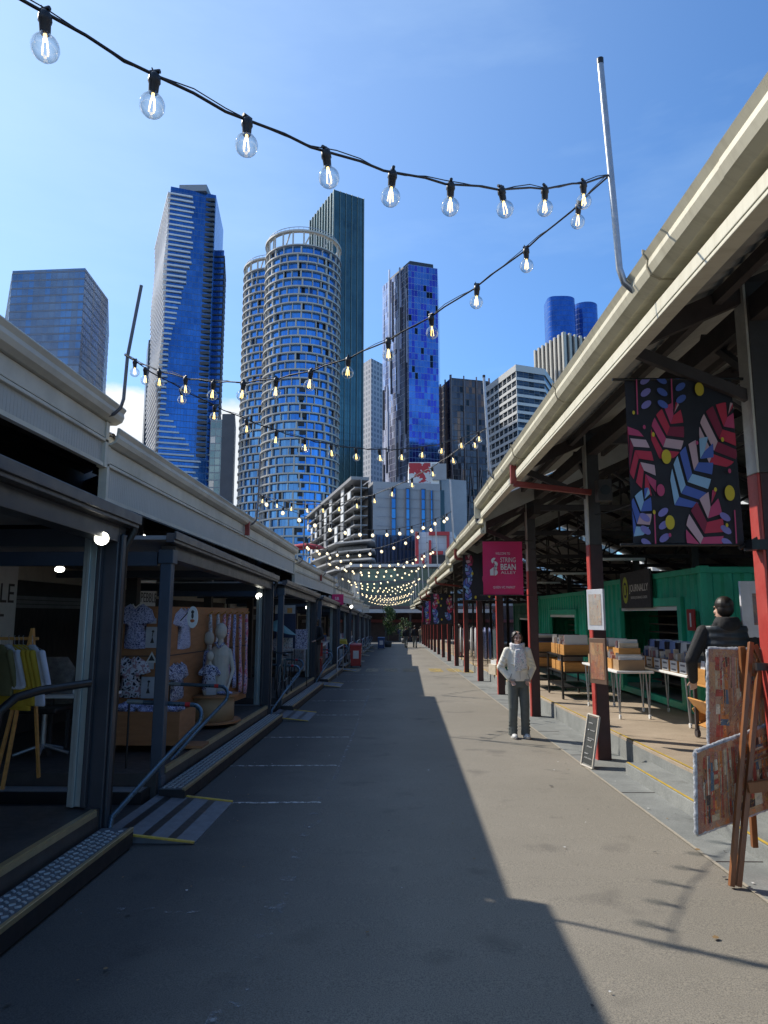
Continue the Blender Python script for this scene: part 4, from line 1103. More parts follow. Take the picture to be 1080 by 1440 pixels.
# ================================================================ trees in tubs at the end of the lane
leaf_m = []
for nm, c in (('leaf_dark', (.03, .07, .02)), ('leaf_mid', (.06, .12, .03)), ('leaf_light', (.14, .20, .05))): leaf_m.append(mat(nm, c, .6, var=.25, scale=2))
def tree(x, y, h, r, label, n=900, planter=True, seed=1, z=None):
    z = gz(y) if z is None else z
    t_ = thing('tree', label, 'tree', (x, y, z)); rr = random.Random(seed)
    m = MB(); m.tube([(x, y, z), (x + .03, y, z + h * .45), (x - .02, y, z + h * .85)], [.06, .045, .015], 7)
    for k in range(7):
        a = rr.uniform(0, 6.28); b = z + h * rr.uniform(.35, .7); m.tube([(x, y, b), (x + math.cos(a) * r * .4, y + math.sin(a) * r * .4, b + h * .15), (x + math.cos(a) * r * .7, y + math.sin(a) * r * .7, b + h * .24)], [.022, .014, .006], 5)
    m.build('trunk', mat('bark', (.12, .09, .06), .8, var=.3), t_)
    m = MB(); clumps = [(rr.uniform(-1, 1), rr.uniform(-1, 1), rr.uniform(0, 1)) for _ in range(16)]
    for k in range(n):
        cl = clumps[k % 16]; w = math.sin(PI * min(1, cl[2] * .85 + .12)) * r * .75
        p = Vector((x + cl[0] * w + rr.gauss(0, r * .16), y + cl[1] * w + rr.gauss(0, r * .16), z + h * (.34 + .62 * cl[2]) + rr.gauss(0, h * .05)))
        s = rr.uniform(.06, .12); R = Euler((rr.uniform(0, 6), rr.uniform(0, 6), rr.uniform(0, 6))).to_matrix()
        m.add([p + R @ Vector(v) * s for v in ((-1, 0, 0), (0, -.45, .1), (1, 0, 0), (0, .45, .1))], [(0, 1, 2, 3)], rr.choice((0, 0, 1, 1, 2)))
    m.build('crown', leaf_m, t_)
    if planter:
        m = MB(); m.loft([(x, y, z, .26, .26), (x, y, z + .5, .36, .36)], 12); m.build('planter', mat('planter_grey', (.06, .07, .08), .6), t_)
    return t_
tree(-.70, 60, 3.4, .95, 'large dark leafy tree in a tub in the middle distance of the lane', 1500, seed=3)
tree(.85, 74, 2.7, .85, 'smaller yellow green tree in a tub farther along the lane', 700, seed=8)
tree(-5.3, 61, 4.6, 1.3, 'feathery tree top above the left roof beside the red parasol', 900, False, 5)
# ================================================================ banners on the right hand posts
def leaf(m, cx, cy, L, Wd, ang, cols, n=5, slant=.16, gap=.03):
    # midrib runs from base (t=0) to tip (t=1); returns quads in banner plane (u,v)
    ca, sa = math.cos(ang), math.sin(ang)
    def T(t, s): u = (t - .5) * L; return (cx + u * ca - s * sa, cy + u * sa + s * ca)
    w = lambda t: Wd * math.sin(PI * max(0, min(1, t)) ** .85) ** .75
    for sgn in (-1, 1):
        for k in range(n):
            t0 = k / n + .02; t1 = (k + 1) / n - .03
            pts = [T(t0, sgn * gap * .5 * L * .1), T(t1, sgn * gap * .5 * L * .1)]
            o0 = min(1, t0 + slant); o1 = min(1, t1 + slant)
            ts = [o1 - (o1 - o0) * q / 3 for q in range(4)]
            pts += [T(tt, sgn * w(tt) * .96) for tt in ts]
            m.flat([(p[0], 0, p[1]) for p in pts], cols[(k * 2 + (0 if sgn > 0 else 1)) % len(cols)])
def disc(m, cx, cy, r, mi, n=20): m.flat([(cx + r * math.cos(2 * PI * k / n), 0, cy + r * math.sin(2 * PI * k / n)) for k in range(n)], mi)
pcol = [mat('print_' + n_, c, .6, var=.08) for n_, c in (('red', (.50, .03, .07)), ('dark_red', (.22, .015, .05)), ('pale_pink', (.55, .38, .42)), ('light_blue', (.28, .48, .68)), ('blue', (.07, .13, .45)), ('violet', (.22, .20, .50)), ('yellow', (.60, .46, .03)), ('rose', (.5, .06, .16)))]
def leaf_banner(x0, x1, z0, z1, y, label, seed=0, full=True, group='leaf patterned banners'):
    th = thing('banner', label, 'banner', ((x0 + x1) / 2, y, z0), group=group)
    W_, H_ = x1 - x0, z1 - z0
    m = MB(); nx, nz = 10, 12; vs = []
    wav = lambda u, v: .012 * math.sin(u * 5 + v * 2) * (1 - v * .5)
    for j in range(nz + 1):
        for i in range(nx + 1): vs.append((x0 + W_ * i / nx, y + wav(i / nx, j / nz), z0 + H_ * j / nz))
    m.add(vs, [(j * (nx + 1) + i, j * (nx + 1) + i + 1, (j + 1) * (nx + 1) + i + 1, (j + 1) * (nx + 1) + i) for j in range(nz) for i in range(nx)], 0, smooth=True)
    clm = m; m = MB(); R_, D2, PK, LB, BL, VI, YE, RO = range(8)
    if full:
        leaf(m, .38, .68, .40, .155, 1.05, [R_, R_, RO, PK, R_, D2, RO, R_, R_, PK], 5)
        leaf(m, .86, .66, .46, .20, .95, [PK, R_, PK, D2, D2, R_, R_, RO], 5)
        leaf(m, .10, .50, .50, .13, -1.05, [RO, R_, PK, D2, R_, R_, PK, R_], 6)
        leaf(m, .58, .43, .56, .17, .82, [LB, BL, LB, BL, BL, LB, PK, BL, LB, BL], 6)
        leaf(m, .08, .19, .34, .11, 1.05, [BL, LB, BL, PK, LB, BL], 4)
        leaf(m, .66, .10, .48, .17, 1.15, [RO, R_, PK, RO, D2, R_, PK, RO], 5)
        for sx, sy, a in ((.10, .90, 1.35), (.92, .10, 1.45), (.20, .10, 1.3), (.42, .93, .9)):
            for q in (-1, 0, 1):
                for sg in (-1, 1):
                    cx_ = sx + .085 * sg; cy_ = sy + q * .075 + sg * .015
                    n = 12; c2, s2 = math.cos(.35 * sg), math.sin(.35 * sg)
                    if sg * (cx_ - .5) > .46 : continue
                    m.flat([(cx_ + .05 * math.cos(2 * PI * k / n) * c2 - .022 * math.sin(2 * PI * k / n) * s2, 0, cy_ + .05 * math.cos(2 * PI * k / n) * s2 + .022 * math.sin(2 * PI * k / n) * c2) for k in range(n)], VI if sx != .42 else BL)
            m.flat([(sx - .006, 0, sy - .12), (sx + .006, 0, sy - .12), (sx + .012, 0, sy + .10), (sx, 0, sy + .10)], RO)
        for c_, d_, r_ in ((.68, .93, .042), (.34, .52, .043), (.89, .30, .046), (.34, .13, .042), (.06, .79, .012), (.23, .655, .014), (.86, .62, .014), (.76, .32, .013), (.20, .19, .013), (.84, .11, .012)): disc(m, c_, d_, r_, YE)
        for c_, d_, r_ in ((.27, .32, .036), (.15, .70, .013), (.62, .60, .012), (.90, .43, .014), (.33, .055, .012)): disc(m, c_, d_, r_, RO)
    else:
        rr = random.Random(seed)
        for k in range(7): leaf(m, .2 + .6 * (k % 2) + rr.uniform(-.05, .05), .12 + .13 * k, .36, .12, rr.uniform(.5, 2.5), rr.choice(([R_, RO, PK], [BL, LB, VI], [RO, D2, PK])), 4)
        for k in range(7): disc(m, rr.uniform(.1, .9), rr.uniform(.05, .95), .035, YE)
    # clip to banner and lay 2 mm in front of the cloth
    vs = []
    for v in m.v:
        u = max(.004, min(.996, v[0])); w = max(.004, min(.996, v[2]))
        vs.append((x0 + u * W_, y - .018 + wav(u, w) - .0, z0 + w * H_))
    m.v = [(v[0], v[1] + .014 - .00003 * i, v[2]) for i, v in enumerate(vs)]
    o_ = len(clm.v); clm.v += m.v; clm.f += [[o_ + q for q in f] for f in m.f]; clm.m += [q + 1 for q in m.m]; clm.sm += m.sm; clm.uv += m.uv
    cl = clm.build('cloth', [bannerblk] + pcol, th)
    for z in (z0, z1):
        m = MB(); m.tube([(x0 - .09, y, z), (2.6, y, z)], .011, 8); m.build('banner_rod', black_rub, th)
    return th
b_ = leaf_banner(1.67, 2.44, 2.13, 3.34, 4.92, 'large black banner with red and blue leaf pattern nearest on the right')
m = MB(); m.tube([(2.40, 4.9, 2.10), (2.58, 4.9, 2.2)], .014, 8); m.obox((2.52, 4.86, 2.12), (.16, .12, .07)); 
tag(m.build('floodlight', black_rub), 'small black floodlight clamped to the near red post under the banner', 'floodlight')
leaf_banner(1.66, 2.40, 1.98, 3.10, 17.4, 'leaf patterned banner mostly hidden behind the pink banner', 3, False)
def pink_banner(x0, x1, z0, z1, y, label, full=True):
    th = thing('banner', label, 'banner', ((x0 + x1) / 2, y, z0))
    W_, H_ = x1 - x0, z1 - z0; nx, nz = 12, 12; vs = []
    m = MB()
    wv = lambda u, v: .022 * math.sin(u * 4 + v * 3.5) * (1.1 - v) + .012 * math.sin((u - v) * 9) * (1 - v)
    for j in range(nz + 1):
        for i in range(nx + 1): vs.append((x0 + W_ * i / nx, y + wv(i / nx, j / nz), z0 + H_ * j / nz))
    m.add(vs, [(j * (nx + 1) + i, j * (nx + 1) + i + 1, (j + 1) * (nx + 1) + i + 1, (j + 1) * (nx + 1) + i) for j in range(nz) for i in range(nx)], 0, smooth=True)
    cl = m.build('cloth', pink, th)
    cx = (x0 + x1) / 2; yy = y - .04; zz = lambda f: z0 + H_ * f
    wt = mat('white_print', (.7, .68, .68), .6, var=.03)
    if full:
        text_mesh('lettering', 'WELCOME TO', .062, wt, cl, (cx, yy, zz(.76)), FACE_CAM, width=W_ * .36)
        text_mesh('lettering', 'STRING', .13, wt, cl, (cx + .095, yy, zz(.64)), FACE_CAM, width=W_ * .38)
        text_mesh('lettering', 'BEAN', .155, wt, cl, (cx + .095, yy, zz(.51)), FACE_CAM, width=W_ * .38, bold=.003)
        text_mesh('lettering', 'ALLEY', .075, wt, cl, (cx + .095, yy, zz(.41)), FACE_CAM, width=W_ * .38)
        text_mesh('lettering', 'QUEEN VIC MARKET', .062, wt, cl, (cx + .01, yy, zz(.14)), FACE_CAM, width=W_ * .55)
    # emblem: an S sitting on a split B
    m = MB(); ex = cx - W_ * (.22 if full else .0); s = W_ * .11
    def arc(cx_, cz_, r0, r1, a0, a1):
        n = 8; p = [(cx_ + r1 * math.cos(a0 + (a1 - a0) * k / n), yy, cz_ + r1 * math.sin(a0 + (a1 - a0) * k / n)) for k in range(n + 1)]
        p += [(cx_ + r0 * math.cos(a1 + (a0 - a1) * k / n), yy, cz_ + r0 * math.sin(a1 + (a0 - a1) * k / n)) for k in range(n + 1)]
        for k in range(n): m.flat([p[k], p[k + 1], p[2 * n - k], p[2 * n + 1 - k]])
    zb_ = zz(.44); arc(ex, zb_ - s * .3, .02 * s, s * .75, -PI / 2, PI / 2); arc(ex, zb_ + s * .75, .02 * s, s * .62, -PI / 2, PI / 2)
    m.flat([(ex - s, yy, zb_ - s), (ex - s * .15, yy, zb_ - s), (ex - s * .15, yy, zb_ + s * .9), (ex - s, yy, zb_ + s * .3)])
    arc(ex, zb_ + s * 2.35, s * .15, s * .7, PI * .35, PI * 1.35); arc(ex + s * .1, zb_ + s * 1.55, s * .1, s * .7, -PI * .5, PI * .55)
    m.build('emblem', wt, cl)
    m = MB(); m.tube([(x0 - .06, y, z1), (2.55, y, z1)], .012, 8); m.build('banner_rod', black_rub, th)
    m = MB(); m.tube([(x0 - .06, y, z0), (2.55, y, z0)], .010, 8); m.build('banner_rod', black_rub, th)
pink_banner(1.62, 2.36, 1.99, 3.00, 13.05, 'pink banner with white lettering reading string bean alley')
for k, (yy, kind) in enumerate(((30.7, 1), (35, 0), (39.3, 1), (43.6, 0))):
    zc = 1.55 - .019 * yy + 1.0
    if kind: leaf_banner(1.5, 2.5, zc - .75, zc + .55, yy, ['', 'far leaf patterned banner nearer the camera of the two', '', 'farthest leaf patterned banner by the pink one'][k + 1] or 'far leaf patterned banner beside the small pink ones', k, False, 'far leaf banners')
    else: pink_banner(1.62, 2.36, zc - .6, zc + .4, yy, 'small far pink banner between the leaf banners' if k == 1 else 'farthest pink banner down the lane on the right', False)
# pink sign on the left
th = thing('hanging_sign', 'small pink sign with white emblem hanging under the left eave', 'sign', (-2.95, 27, 1.4))
p = at(475, 843, 27); m = MB(); m.box(p.x - .22, p.x + .22, 26.98, 27.02, p.z - .2, p.z + .2); sg = m.build('sign_panel', pink, th)
wt = mat('white_print', (.7, .68, .68), .6, var=.03)
text_mesh('lettering', 'SB', .16, wt, sg, (p.x - .03, 26.96, p.z + .03), FACE_CAM); text_mesh('lettering', 'BEAN ALLEY', .05, wt, sg, (p.x, 26.96, p.z - .14), FACE_CAM)
m = MB(); m.bar((p.x - .15, 27, p.z + .2), (p.x - .15, 27, p.z + .9), .015, .015); m.bar((p.x + .15, 27, p.z + .2), (p.x + .15, 27, p.z + .9), .015, .015); m.build('hangers', black_rub, th)
# ================================================================ shipping containers on the right walkway
def container(x0, y0, y1, label, op=None, gm_=green, zf=None):
    x1 = x0 + 2.4; zb = (gz(y0) + .27) if zf is None else zf; zt = zb + 2.32
    th = thing('shipping_container', label, 'shipping container', (x0, (y0 + y1) / 2, zb))
    def corr(xa, ya, xb, yb, za, zb_, nrm, name):
        L = math.hypot(xb - xa, yb - ya); n = max(1, int(L / .28)); vs = []; d = Vector(((xb - xa) / L, (yb - ya) / L)); st = L / n
        prof = []
        for k in range(n):
            for f, o in ((0, 0), (.30, 0), (.42, .036), (.78, .036), (.9, 0)): prof.append(((k + f) * st, o))
        prof.append((L, 0))
        for s_, o in prof:
            p = (xa + d.x * s_ - nrm[0] * o, ya + d.y * s_ - nrm[1] * o); vs += [(p[0], p[1], za), (p[0], p[1], zb_)]
        m = MB(); m.add(vs, [(2 * k, 2 * k + 2, 2 * k + 3, 2 * k + 1) for k in range(len(prof) - 1)]); return m.build(name, gm_, th)
    xf = x0 + .04
    if op:
        a, b, h = op
        corr(xf, y0 + .1, xf, a, zb + .12, zt - .1, (-1, 0), 'side_panel'); corr(xf, b, xf, y1 - .1, zb + .12, zt - .1, (-1, 0), 'side_panel')
        corr(xf, a, xf, b, zb + h + .14, zt - .1, (-1, 0), 'side_panel')
        m = MB(); m.box(x0 - .02, x0 + .08, a - .16, a, zb + .05, zb + h + .15); m.box(x0 - .02, x0 + .08, b, b + .16, zb + .05, zb + h + .15); m.box(x0 - .02, x0 + .08, a, b, zb + h, zb + h + .15); m.build('opening_trim', gm_, th, bevel=.005)
        m = MB(); m.box(x0 + .02, x0 + .07, a + .02, b - .02, zb + h - .075, zb + h - .003); m.build('shutter_rail', white, th)
        m = MB(); m.box(x0 + .9, x0 + .95, a - .3, b + .3, zb + .1, zb + h + .2); m.build('inner_wall', darkint, th)
        for z in [zb + .25 + .16 * k for k in range(9)]:
            m = MB(); m.box(x0 + .55, x0 + .88, a + .1, b - .1, z, z + .02); sh = m.build('shelf', mat('shelf_wood', (.10, .07, .045), .6), th)
    else: corr(xf, y0 + .1, xf, y1 - .1, zb + .12, zt - .1, (-1, 0), 'side_panel')
    corr(x0 + .1, y0 + .04, x1 - .1, y0 + .04, zb + .12, zt - .1, (0, -1), 'end_panel')
    corr(x0 + .1, y1 - .04, x1 - .1, y1 - .04, zb + .12, zt - .1, (0, 1), 'end_panel'); corr(x1 - .04, y0 + .1, x1 - .04, y1 - .1, zb + .12, zt - .1, (1, 0), 'side_panel')
    m = MB()
    for x in (x0, x1 - .1):
        for y in (y0, y1 - .1): m.box(x, x + .1, y, y + .1, zb, zt)
    m.box(x0 + .002, x0 + .09, y0 + .1, y1 - .1, zb, zb + .12); m.box(x0 + .002, x0 + .07, y0 + .1, y1 - .1, zt - .1, zt - .002)
    m.box(x0 + .1, x1 - .1, y0 + .002, y0 + .09, zb, zb + .12); m.box(x0 + .1, x1 - .1, y0 + .002, y0 + .07, zt - .1, zt - .002)
    m.build('corner_frame', gm_, th, bevel=.006)
    for x in (x0 - .01, x1 - .14):
        for y in (y0 - .01, y1 - .14): 
            m = MB(); m.box(x, x + .15, y, y + .15, zt - .10, zt + .015); m.build('corner_casting', gm_, th, bevel=.01)
    m = MB(); m.box(x0 + .05, x1 - .05, y0 + .05, y1 - .05, zt - .05, zt - .02); m.build('roof', gm_, th)
    return th, zb, zt
c1, zb1, zt1 = container(4.75, 11.0, 17.0, 'bright green shipping container shop with the dark oval logo sign', (11.95, 15.0, 1.72))
# sign
ys0, ys1 = 13.0, 14.7
sg = thing('shop_sign', 'dark rectangular sign with yellow green oval and white lettering on the green container', 'sign', (4.72, 13.8, zt1 - .6))
m = MB(); m.box(4.68, 4.72, ys0, ys1, zt1 - .62, zt1 + .10); pn = m.build('sign_panel', mat('sign_charcoal', (.03, .03, .035), .5), sg, bevel=.004)
m = MB(); n = 24
for r1, r2, dx, mi in ((.17, .27, 0, 0), (.115, .16, .004, 1)):
    m.flat([(4.672 - dx, 14.38 + r1 * math.cos(2 * PI * k / n), zt1 - .26 + r2 * math.sin(2 * PI * k / n)) for k in range(n)], mi)
m.flat([(4.664, 14.44, zt1 - .36), (4.664, 14.32, zt1 - .36), (4.664, 14.32, zt1 - .16), (4.664, 14.44, zt1 - .16)], 0)
m.build('oval_logo', [mat('lime_yellow', (.5, .55, .06), .5), mat('sign_charcoal', (.03, .03, .035))], pn)
text_mesh('lettering', 'JOURNALLY', .2, white, pn, (4.67, 13.60, zt1 - .24), FACE_LEFT, width=1.05)
text_mesh('lettering', 'BOOKS JOURNALS CARDS', .07, offwhite, pn, (4.67, 13.60, zt1 - .42), FACE_LEFT, width=.9)
es = thing('extinguisher_sign', 'small red fire extinguisher sign on the green container corner', 'sign', (4.72, 11.4, zb1 + 1.4))
m = MB(); m.box(4.735, 4.75, 11.27, 11.57, zb1 + 1.32, zb1 + 1.66); q = m.build('sign_panel', mat('sign_red', (.42, .02, .02), .4), es)
m = MB(); m.box(4.728, 4.734, 11.40, 11.45, zb1 + 1.38, zb1 + 1.60); m.build('pictogram', white, q)
c2, zb2, zt2 = container(4.9, 18.3, 24.3, 'second green container, seen behind the woman and the black carts', (19.4, 22.6, 1.7))
c3, zb3, zt3 = container(5.3, 26.2, 32.0, 'third darker green container deep along the right shed', (27.2, 30.5, 1.7), green_dk)
c4, _, _ = container(9.2, 3.0, 9.0, 'dark green container in shade at the back of the right shed behind the man', None, green_dk)
# ================================================================ tables, carts, boxes
def zdeck(y): return gz(y) + .27
def folding_table(x0, x1, y0, y1, h, label):
    zb = zdeck((y0 + y1) / 2); th = thing('table', label, 'table', ((x0 + x1) / 2, (y0 + y1) / 2, zb), group='white tables on castors')
    m = MB(); m.box(x0, x1, y0, y1, zb + h - .035, zb + h); m.build('tabletop', white, th, bevel=.008)
    for x in (x0 + .06, x1 - .06):
        for y in (y0 + .12, y1 - .12):
            zg_ = zdeck(y); m = MB(); m.tube([(x - .03, y, zb + h - .035), (x, y, zg_ + .08)], .014, 8); m.tube([(x + .03, y, zb + h - .035), (x, y, zg_ + .08)], .014, 8); lg = m.build('leg', galv, th)
            m = MB(); m.tube([(x - .012, y, zg_ + .035), (x + .012, y, zg_ + .035)], .035, 14); m.build('castor', offwhite, lg)
    return th
folding_table(4.02, 4.55, 9.95, 12.05, .74, 'white castor table in front of the container opening carrying card boxes')
folding_table(3.35, 3.92, 10.9, 12.9, .74, 'white castor table right behind the second red post')
def crate(cx, cy, zb, sx, sy, sz, mt, label, group, items=None, rz=0):
    th = thing('box', label, 'box', (cx, cy, zb), rz, group=group)
    m = MB(); t_ = .012; hx, hy = sx / 2, sy / 2
    m.box(-hx, hx, -hy, -hy + t_, 0, sz); m.box(-hx, hx, hy - t_, hy, 0, sz); m.box(-hx, -hx + t_, -hy + t_, hy - t_, 0, sz); m.box(hx - t_, hx, -hy + t_, hy - t_, 0, sz); m.box(-hx + t_, hx - t_, -hy + t_, hy - t_, 0, t_)
    m.build('box_shell', mt, th, local=True, bevel=.003)
    if items:
        rr = random.Random(int(cx * 100 + cy * 37))
        k = -hy + .03
        while k < hy - .03:
            hgt = sz * rr.uniform(1.05, 1.95); m = MB(); m.box(-hx + .02, hx - .02, k, k + .006, .02, hgt); m.build('card', rr.choice(items), th, local=True); k += rr.uniform(.025, .05)
    return th
card_m = [white, mat('card_cream', (.6, .52, .4), .6), mat('card_blue', (.12, .18, .36), .5), mat('card_grey', (.5, .5, .50), .5), mat('card_dark', (.05, .05, .06), .4), mat('card_rose', (.5, .25, .25), .6)]
zt_ = zdeck(11) + .74
k = 0
lab1 = ['at the near end', 'second from the near end', 'third from the near end', 'middle', 'third from the far end', 'second from the far end', 'at the far end']
for j in range(6):
    y = 10.15 + j * .33
    th = crate(4.27, y, zdeck(11) + .74, .42, .27, .17, pine if j % 3 else cardb, 'lower record box %s of the row on the container table' % lab1[j if j < 5 else 6], 'boxes on the container table', card_m)
    m = MB(); m.box(-.218, -.212, -.12, .12, .01, .165); m.build('white_label', offwhite, th, local=True)
    for q in (-.045, .035):
        m = MB(); m.box(-.2195, -.2185, -.08, .08, .085 + q - .012, .085 + q + .012); m.build('label_text', mat('label_ink', (.15, .15, .17), .6), th, local=True)
for j in range(4):
    y = 10.35 + j * .42
    th = thing('record_bin', 'dark upper bin of cards %s on the container table' % ['nearest', 'second', 'third', 'farthest'][j], 'box', (4.3, y, zt_ + .20), group='upper bins on the container table')
    m = MB(); m.box(-.15, .16, -.15, .15, 0, .02); m.box(.14, .16, -.15, .15, .02, .22); m.box(-.15, .16, -.15, -.14, .02, .22); m.box(-.15, .16, .14, .15, .02, .22); m.build('bin', card_m[4], th, local=True)
    rr = random.Random(j)
    for q in range(6): m = MB(); m.obox((-.13 + q * .05, 0, .13), (.006, .25, .21), (0, .12, 0)); m.build('sleeve', rr.choice([card_m[2], card_m[3], offwhite]), th, local=True)
lab2 = ['nearest', 'second', 'third', 'fourth', 'farthest']
for j in range(5):
    y = 11.15 + j * .36
    crate(3.62, y, zdeck(11.9) + .74, .40, .28, .16, pine if j % 2 else cardb, '%s box of cards on the table behind the second red post' % lab2[j], 'boxes on the table behind the post', card_m)
for j in range(3):
    crate(3.66, 11.35 + j * .55, zdeck(11.9) + .92, .34, .3, .15, pine, '%s stacked upper wooden box on the table behind the second red post' % lab2[j if j < 2 else 4], 'stacked upper boxes behind the post', card_m)
def cart(cx, cy, label, w=.62, l=1.25):
    zb = zdeck(cy); th = thing('cart', label, 'cart', (cx, cy, zb), group='black trolleys of wooden boxes')
    for z in (.22, .50, .82): m = MB(); m.box(-w / 2, w / 2, -l / 2, l / 2, z, z + .03); m.build('shelf', black_rub, th, local=True)
    for x in (-w / 2, w / 2):
        for y in (-l / 2, l / 2):
            m = MB(); m.box(x - .018, x + .018, y - .018, y + .018, .09, .86); lg = m.build('leg', black_rub, th, local=True)
            m = MB(); m.tube([(x - .014, y, .05), (x + .014, y, .05)], .05, 12); m.build('castor', black_rub, lg, local=True)
    return zb
for ci, (cx, cy) in enumerate(((3.55, 14.6), (3.45, 16.6))):
    zb = cart(cx, cy, ['black trolley of orange wooden boxes beside the white table', 'black trolley of wooden boxes farther back, right of the woman'][ci])
    w_ = ['the nearer', 'the farther'][ci]
    for j in range(3):
        crate(cx, cy - .4 + j * .4, zb + .85, .5, .34, .20, pine, '%s wooden box on the top of %s black trolley' % (['near', 'middle', 'far'][j], w_), 'boxes on the trolleys', card_m)
        crate(cx, cy - .4 + j * .4, zb + .53, .5, .34, .18, pine, '%s wooden box on the lower shelf of %s black trolley' % (['near', 'middle', 'far'][j], w_), 'boxes on the trolleys', card_m if j == 1 else None)
# wooden record browser next to the man
zb = zdeck(8.9)
th = thing('record_browser', 'orange wooden record browser on a low trolley beside the man in black', 'record stand', (4.1, 8.9, zb))
for z0_, tilt, nm in ((.66, .0, 'bin'), (.30, -.5, 'bin')):
    m = MB(); m.obox((0, 0, z0_), (.62, .7, .02), (0, tilt, 0)); m.obox((-.30, 0, z0_ + .10), (.02, .7, .22), (0, tilt - .12, 0)); m.obox((0, -.34, z0_ + .10), (.62, .02, .22), (0, tilt, 0)); m.obox((0, .34, z0_ + .10), (.62, .02, .22), (0, tilt, 0)); m.build(nm, pine, th, local=True, bevel=.004)
for q in range(7): m = MB(); m.obox((-.2 + q * .07, 0, .82), (.01, .6, .26), (0, .15, 0)); m.build('record_sleeve', card_m[(q * 2) % 6], th, local=True)
for x in (-.28, .28):
    for y in (-.32, .32): m = MB(); m.box(x - .02, x + .02, y - .02, y + .02, .08, .66); m.tube([(x - .02, y, .05), (x + .02, y, .05)], .05, 12); m.build('leg', timber_dark, th, local=True)
m = MB(); m.box(-.26, .26, -.3, .3, .09, .24); th = tag(m.build('crate', mat('blue_crate', (.02, .14, .38), .4), None, loc=(4.15, 8.2, zdeck(8.2) - .08), local=True, bevel=.01), 'blue plastic crate on the deck behind the easel', 'crate')
# ================================================================ easel with two wrapped paintings
def paint_mat(name, seed, a, b, c, d):
    t = NT(name); v = t.coords('Object'); mp = t.n('Mapping'); mp.inputs['Location'].default_value = (seed, seed * 2, seed * 3); mp.inputs['Scale'].default_value = (9, 9, 3.6); t.l(v, mp.inputs[0])
    n1 = t.noise(1.1, 8, mp.outputs[0], .7)
    br = t.n('TexVoronoi', distance='CHEBYCHEV'); br.inputs['Scale'].default_value = 1.7; t.l(mp.outputs[0], br.inputs['Vector'])
    c1 = t.ramp(n1, [(.34, a), (.45, b), (.53, c), (.64, d)])
    sc_ = t.n('SeparateXYZ'); t.l(br.outputs['Color'], sc_.inputs[0]); cell = t.ramp(sc_.outputs[0], [(.1, a), (.35, d), (.6, (.62, .50, .34)), (.85, c)])
    c2 = t.mix(.4, c1, cell)
    sv = t.n('SeparateXYZ'); t.l(v, sv.inputs[0]); cv_ = t.n('CombineXYZ'); t.l(sv.outputs[0], cv_.inputs[0]); t.l(sv.outputs[2], cv_.inputs[1])
    wv = t.mix(.16, cv_.outputs[0], t.noise(7, 6, v, rough=.7, out=1), 'ADD')
    bk = t.n('TexBrick'); bk.offset = .37; bk.inputs['Scale'].default_value = 6; bk.inputs['Mortar Size'].default_value = .012; bk.inputs['Mortar Smooth'].default_value = .6; bk.inputs['Brick Width'].default_value = .42; bk.inputs['Row Height'].default_value = 1.3
    bk.inputs['Color1'].default_value = (*a, 1); bk.inputs['Color2'].default_value = (*d, 1); bk.inputs['Mortar'].default_value = (.06, .035, .025, 1); t.l(wv, bk.inputs['Vector'])
    c2 = t.mix(.45, c2, bk.outputs['Color'])
    acc = t.ramp(t.noise(16, 6, v, .75), [(.30, (.04, .10, .14)), (.38, (.5, .08, .03)), (.44, (.5, .5, .5)), (.58, (.5, .5, .5)), (.64, (.85, .40, .05)), (.72, (.8, .7, .5))])
    c2 = t.mix(.75, c2, acc, 'OVERLAY')
    hl = t.ramp(t.noise(30, 5, mp.outputs[0], .7), [(.55, (0, 0, 0)), (.62, (1, 1, 1))]); c2 = t.mix(t.math('MULTIPLY', hl, .45), c2, (.65, .52, .36)); c3 = t.mix(.10, c2, (.5, .42, .32))
    ln = t.ramp(br.outputs['Distance'], [(.02, (.25, .15, .1)), (.07, (1, 1, 1))]); c4 = t.mix(.6, c3, ln, 'MULTIPLY')
    t.set(Base_Color=c4, Roughness=.5, Coat_Weight=.12, Coat_Roughness=.3); t.bump(t.noise(9, 5, v), .25, .02)
    return t.m
pa = paint_mat('abstract_painting', 1, (.28, .05, .03), (.50, .20, .09), (.16, .11, .08), (.55, .30, .08))
pb = paint_mat('abstract_painting_lower', 5, (.34, .04, .03), (.48, .24, .10), (.10, .09, .08), (.55, .32, .10))
plastic = mat('plastic_wrap', (.42, .44, .47), .2, var=.6, scale=22, bump=.9, bscale=30)
PAL = [mat('paint_' + a_, c_, .55, var=.45, scale=26, bump=.5, bscale=50) for a_, c_ in (('orange', (.58, .20, .05)), ('brick_red', (.40, .07, .04)), ('sienna', (.34, .15, .07)), ('umber', (.07, .045, .035)), ('sand', (.48, .36, .22)), ('dusty_pink', (.42, .22, .17)), ('cream', (.62, .54, .40)), ('slate_blue', (.10, .15, .20)), ('ochre', (.55, .36, .08)))]
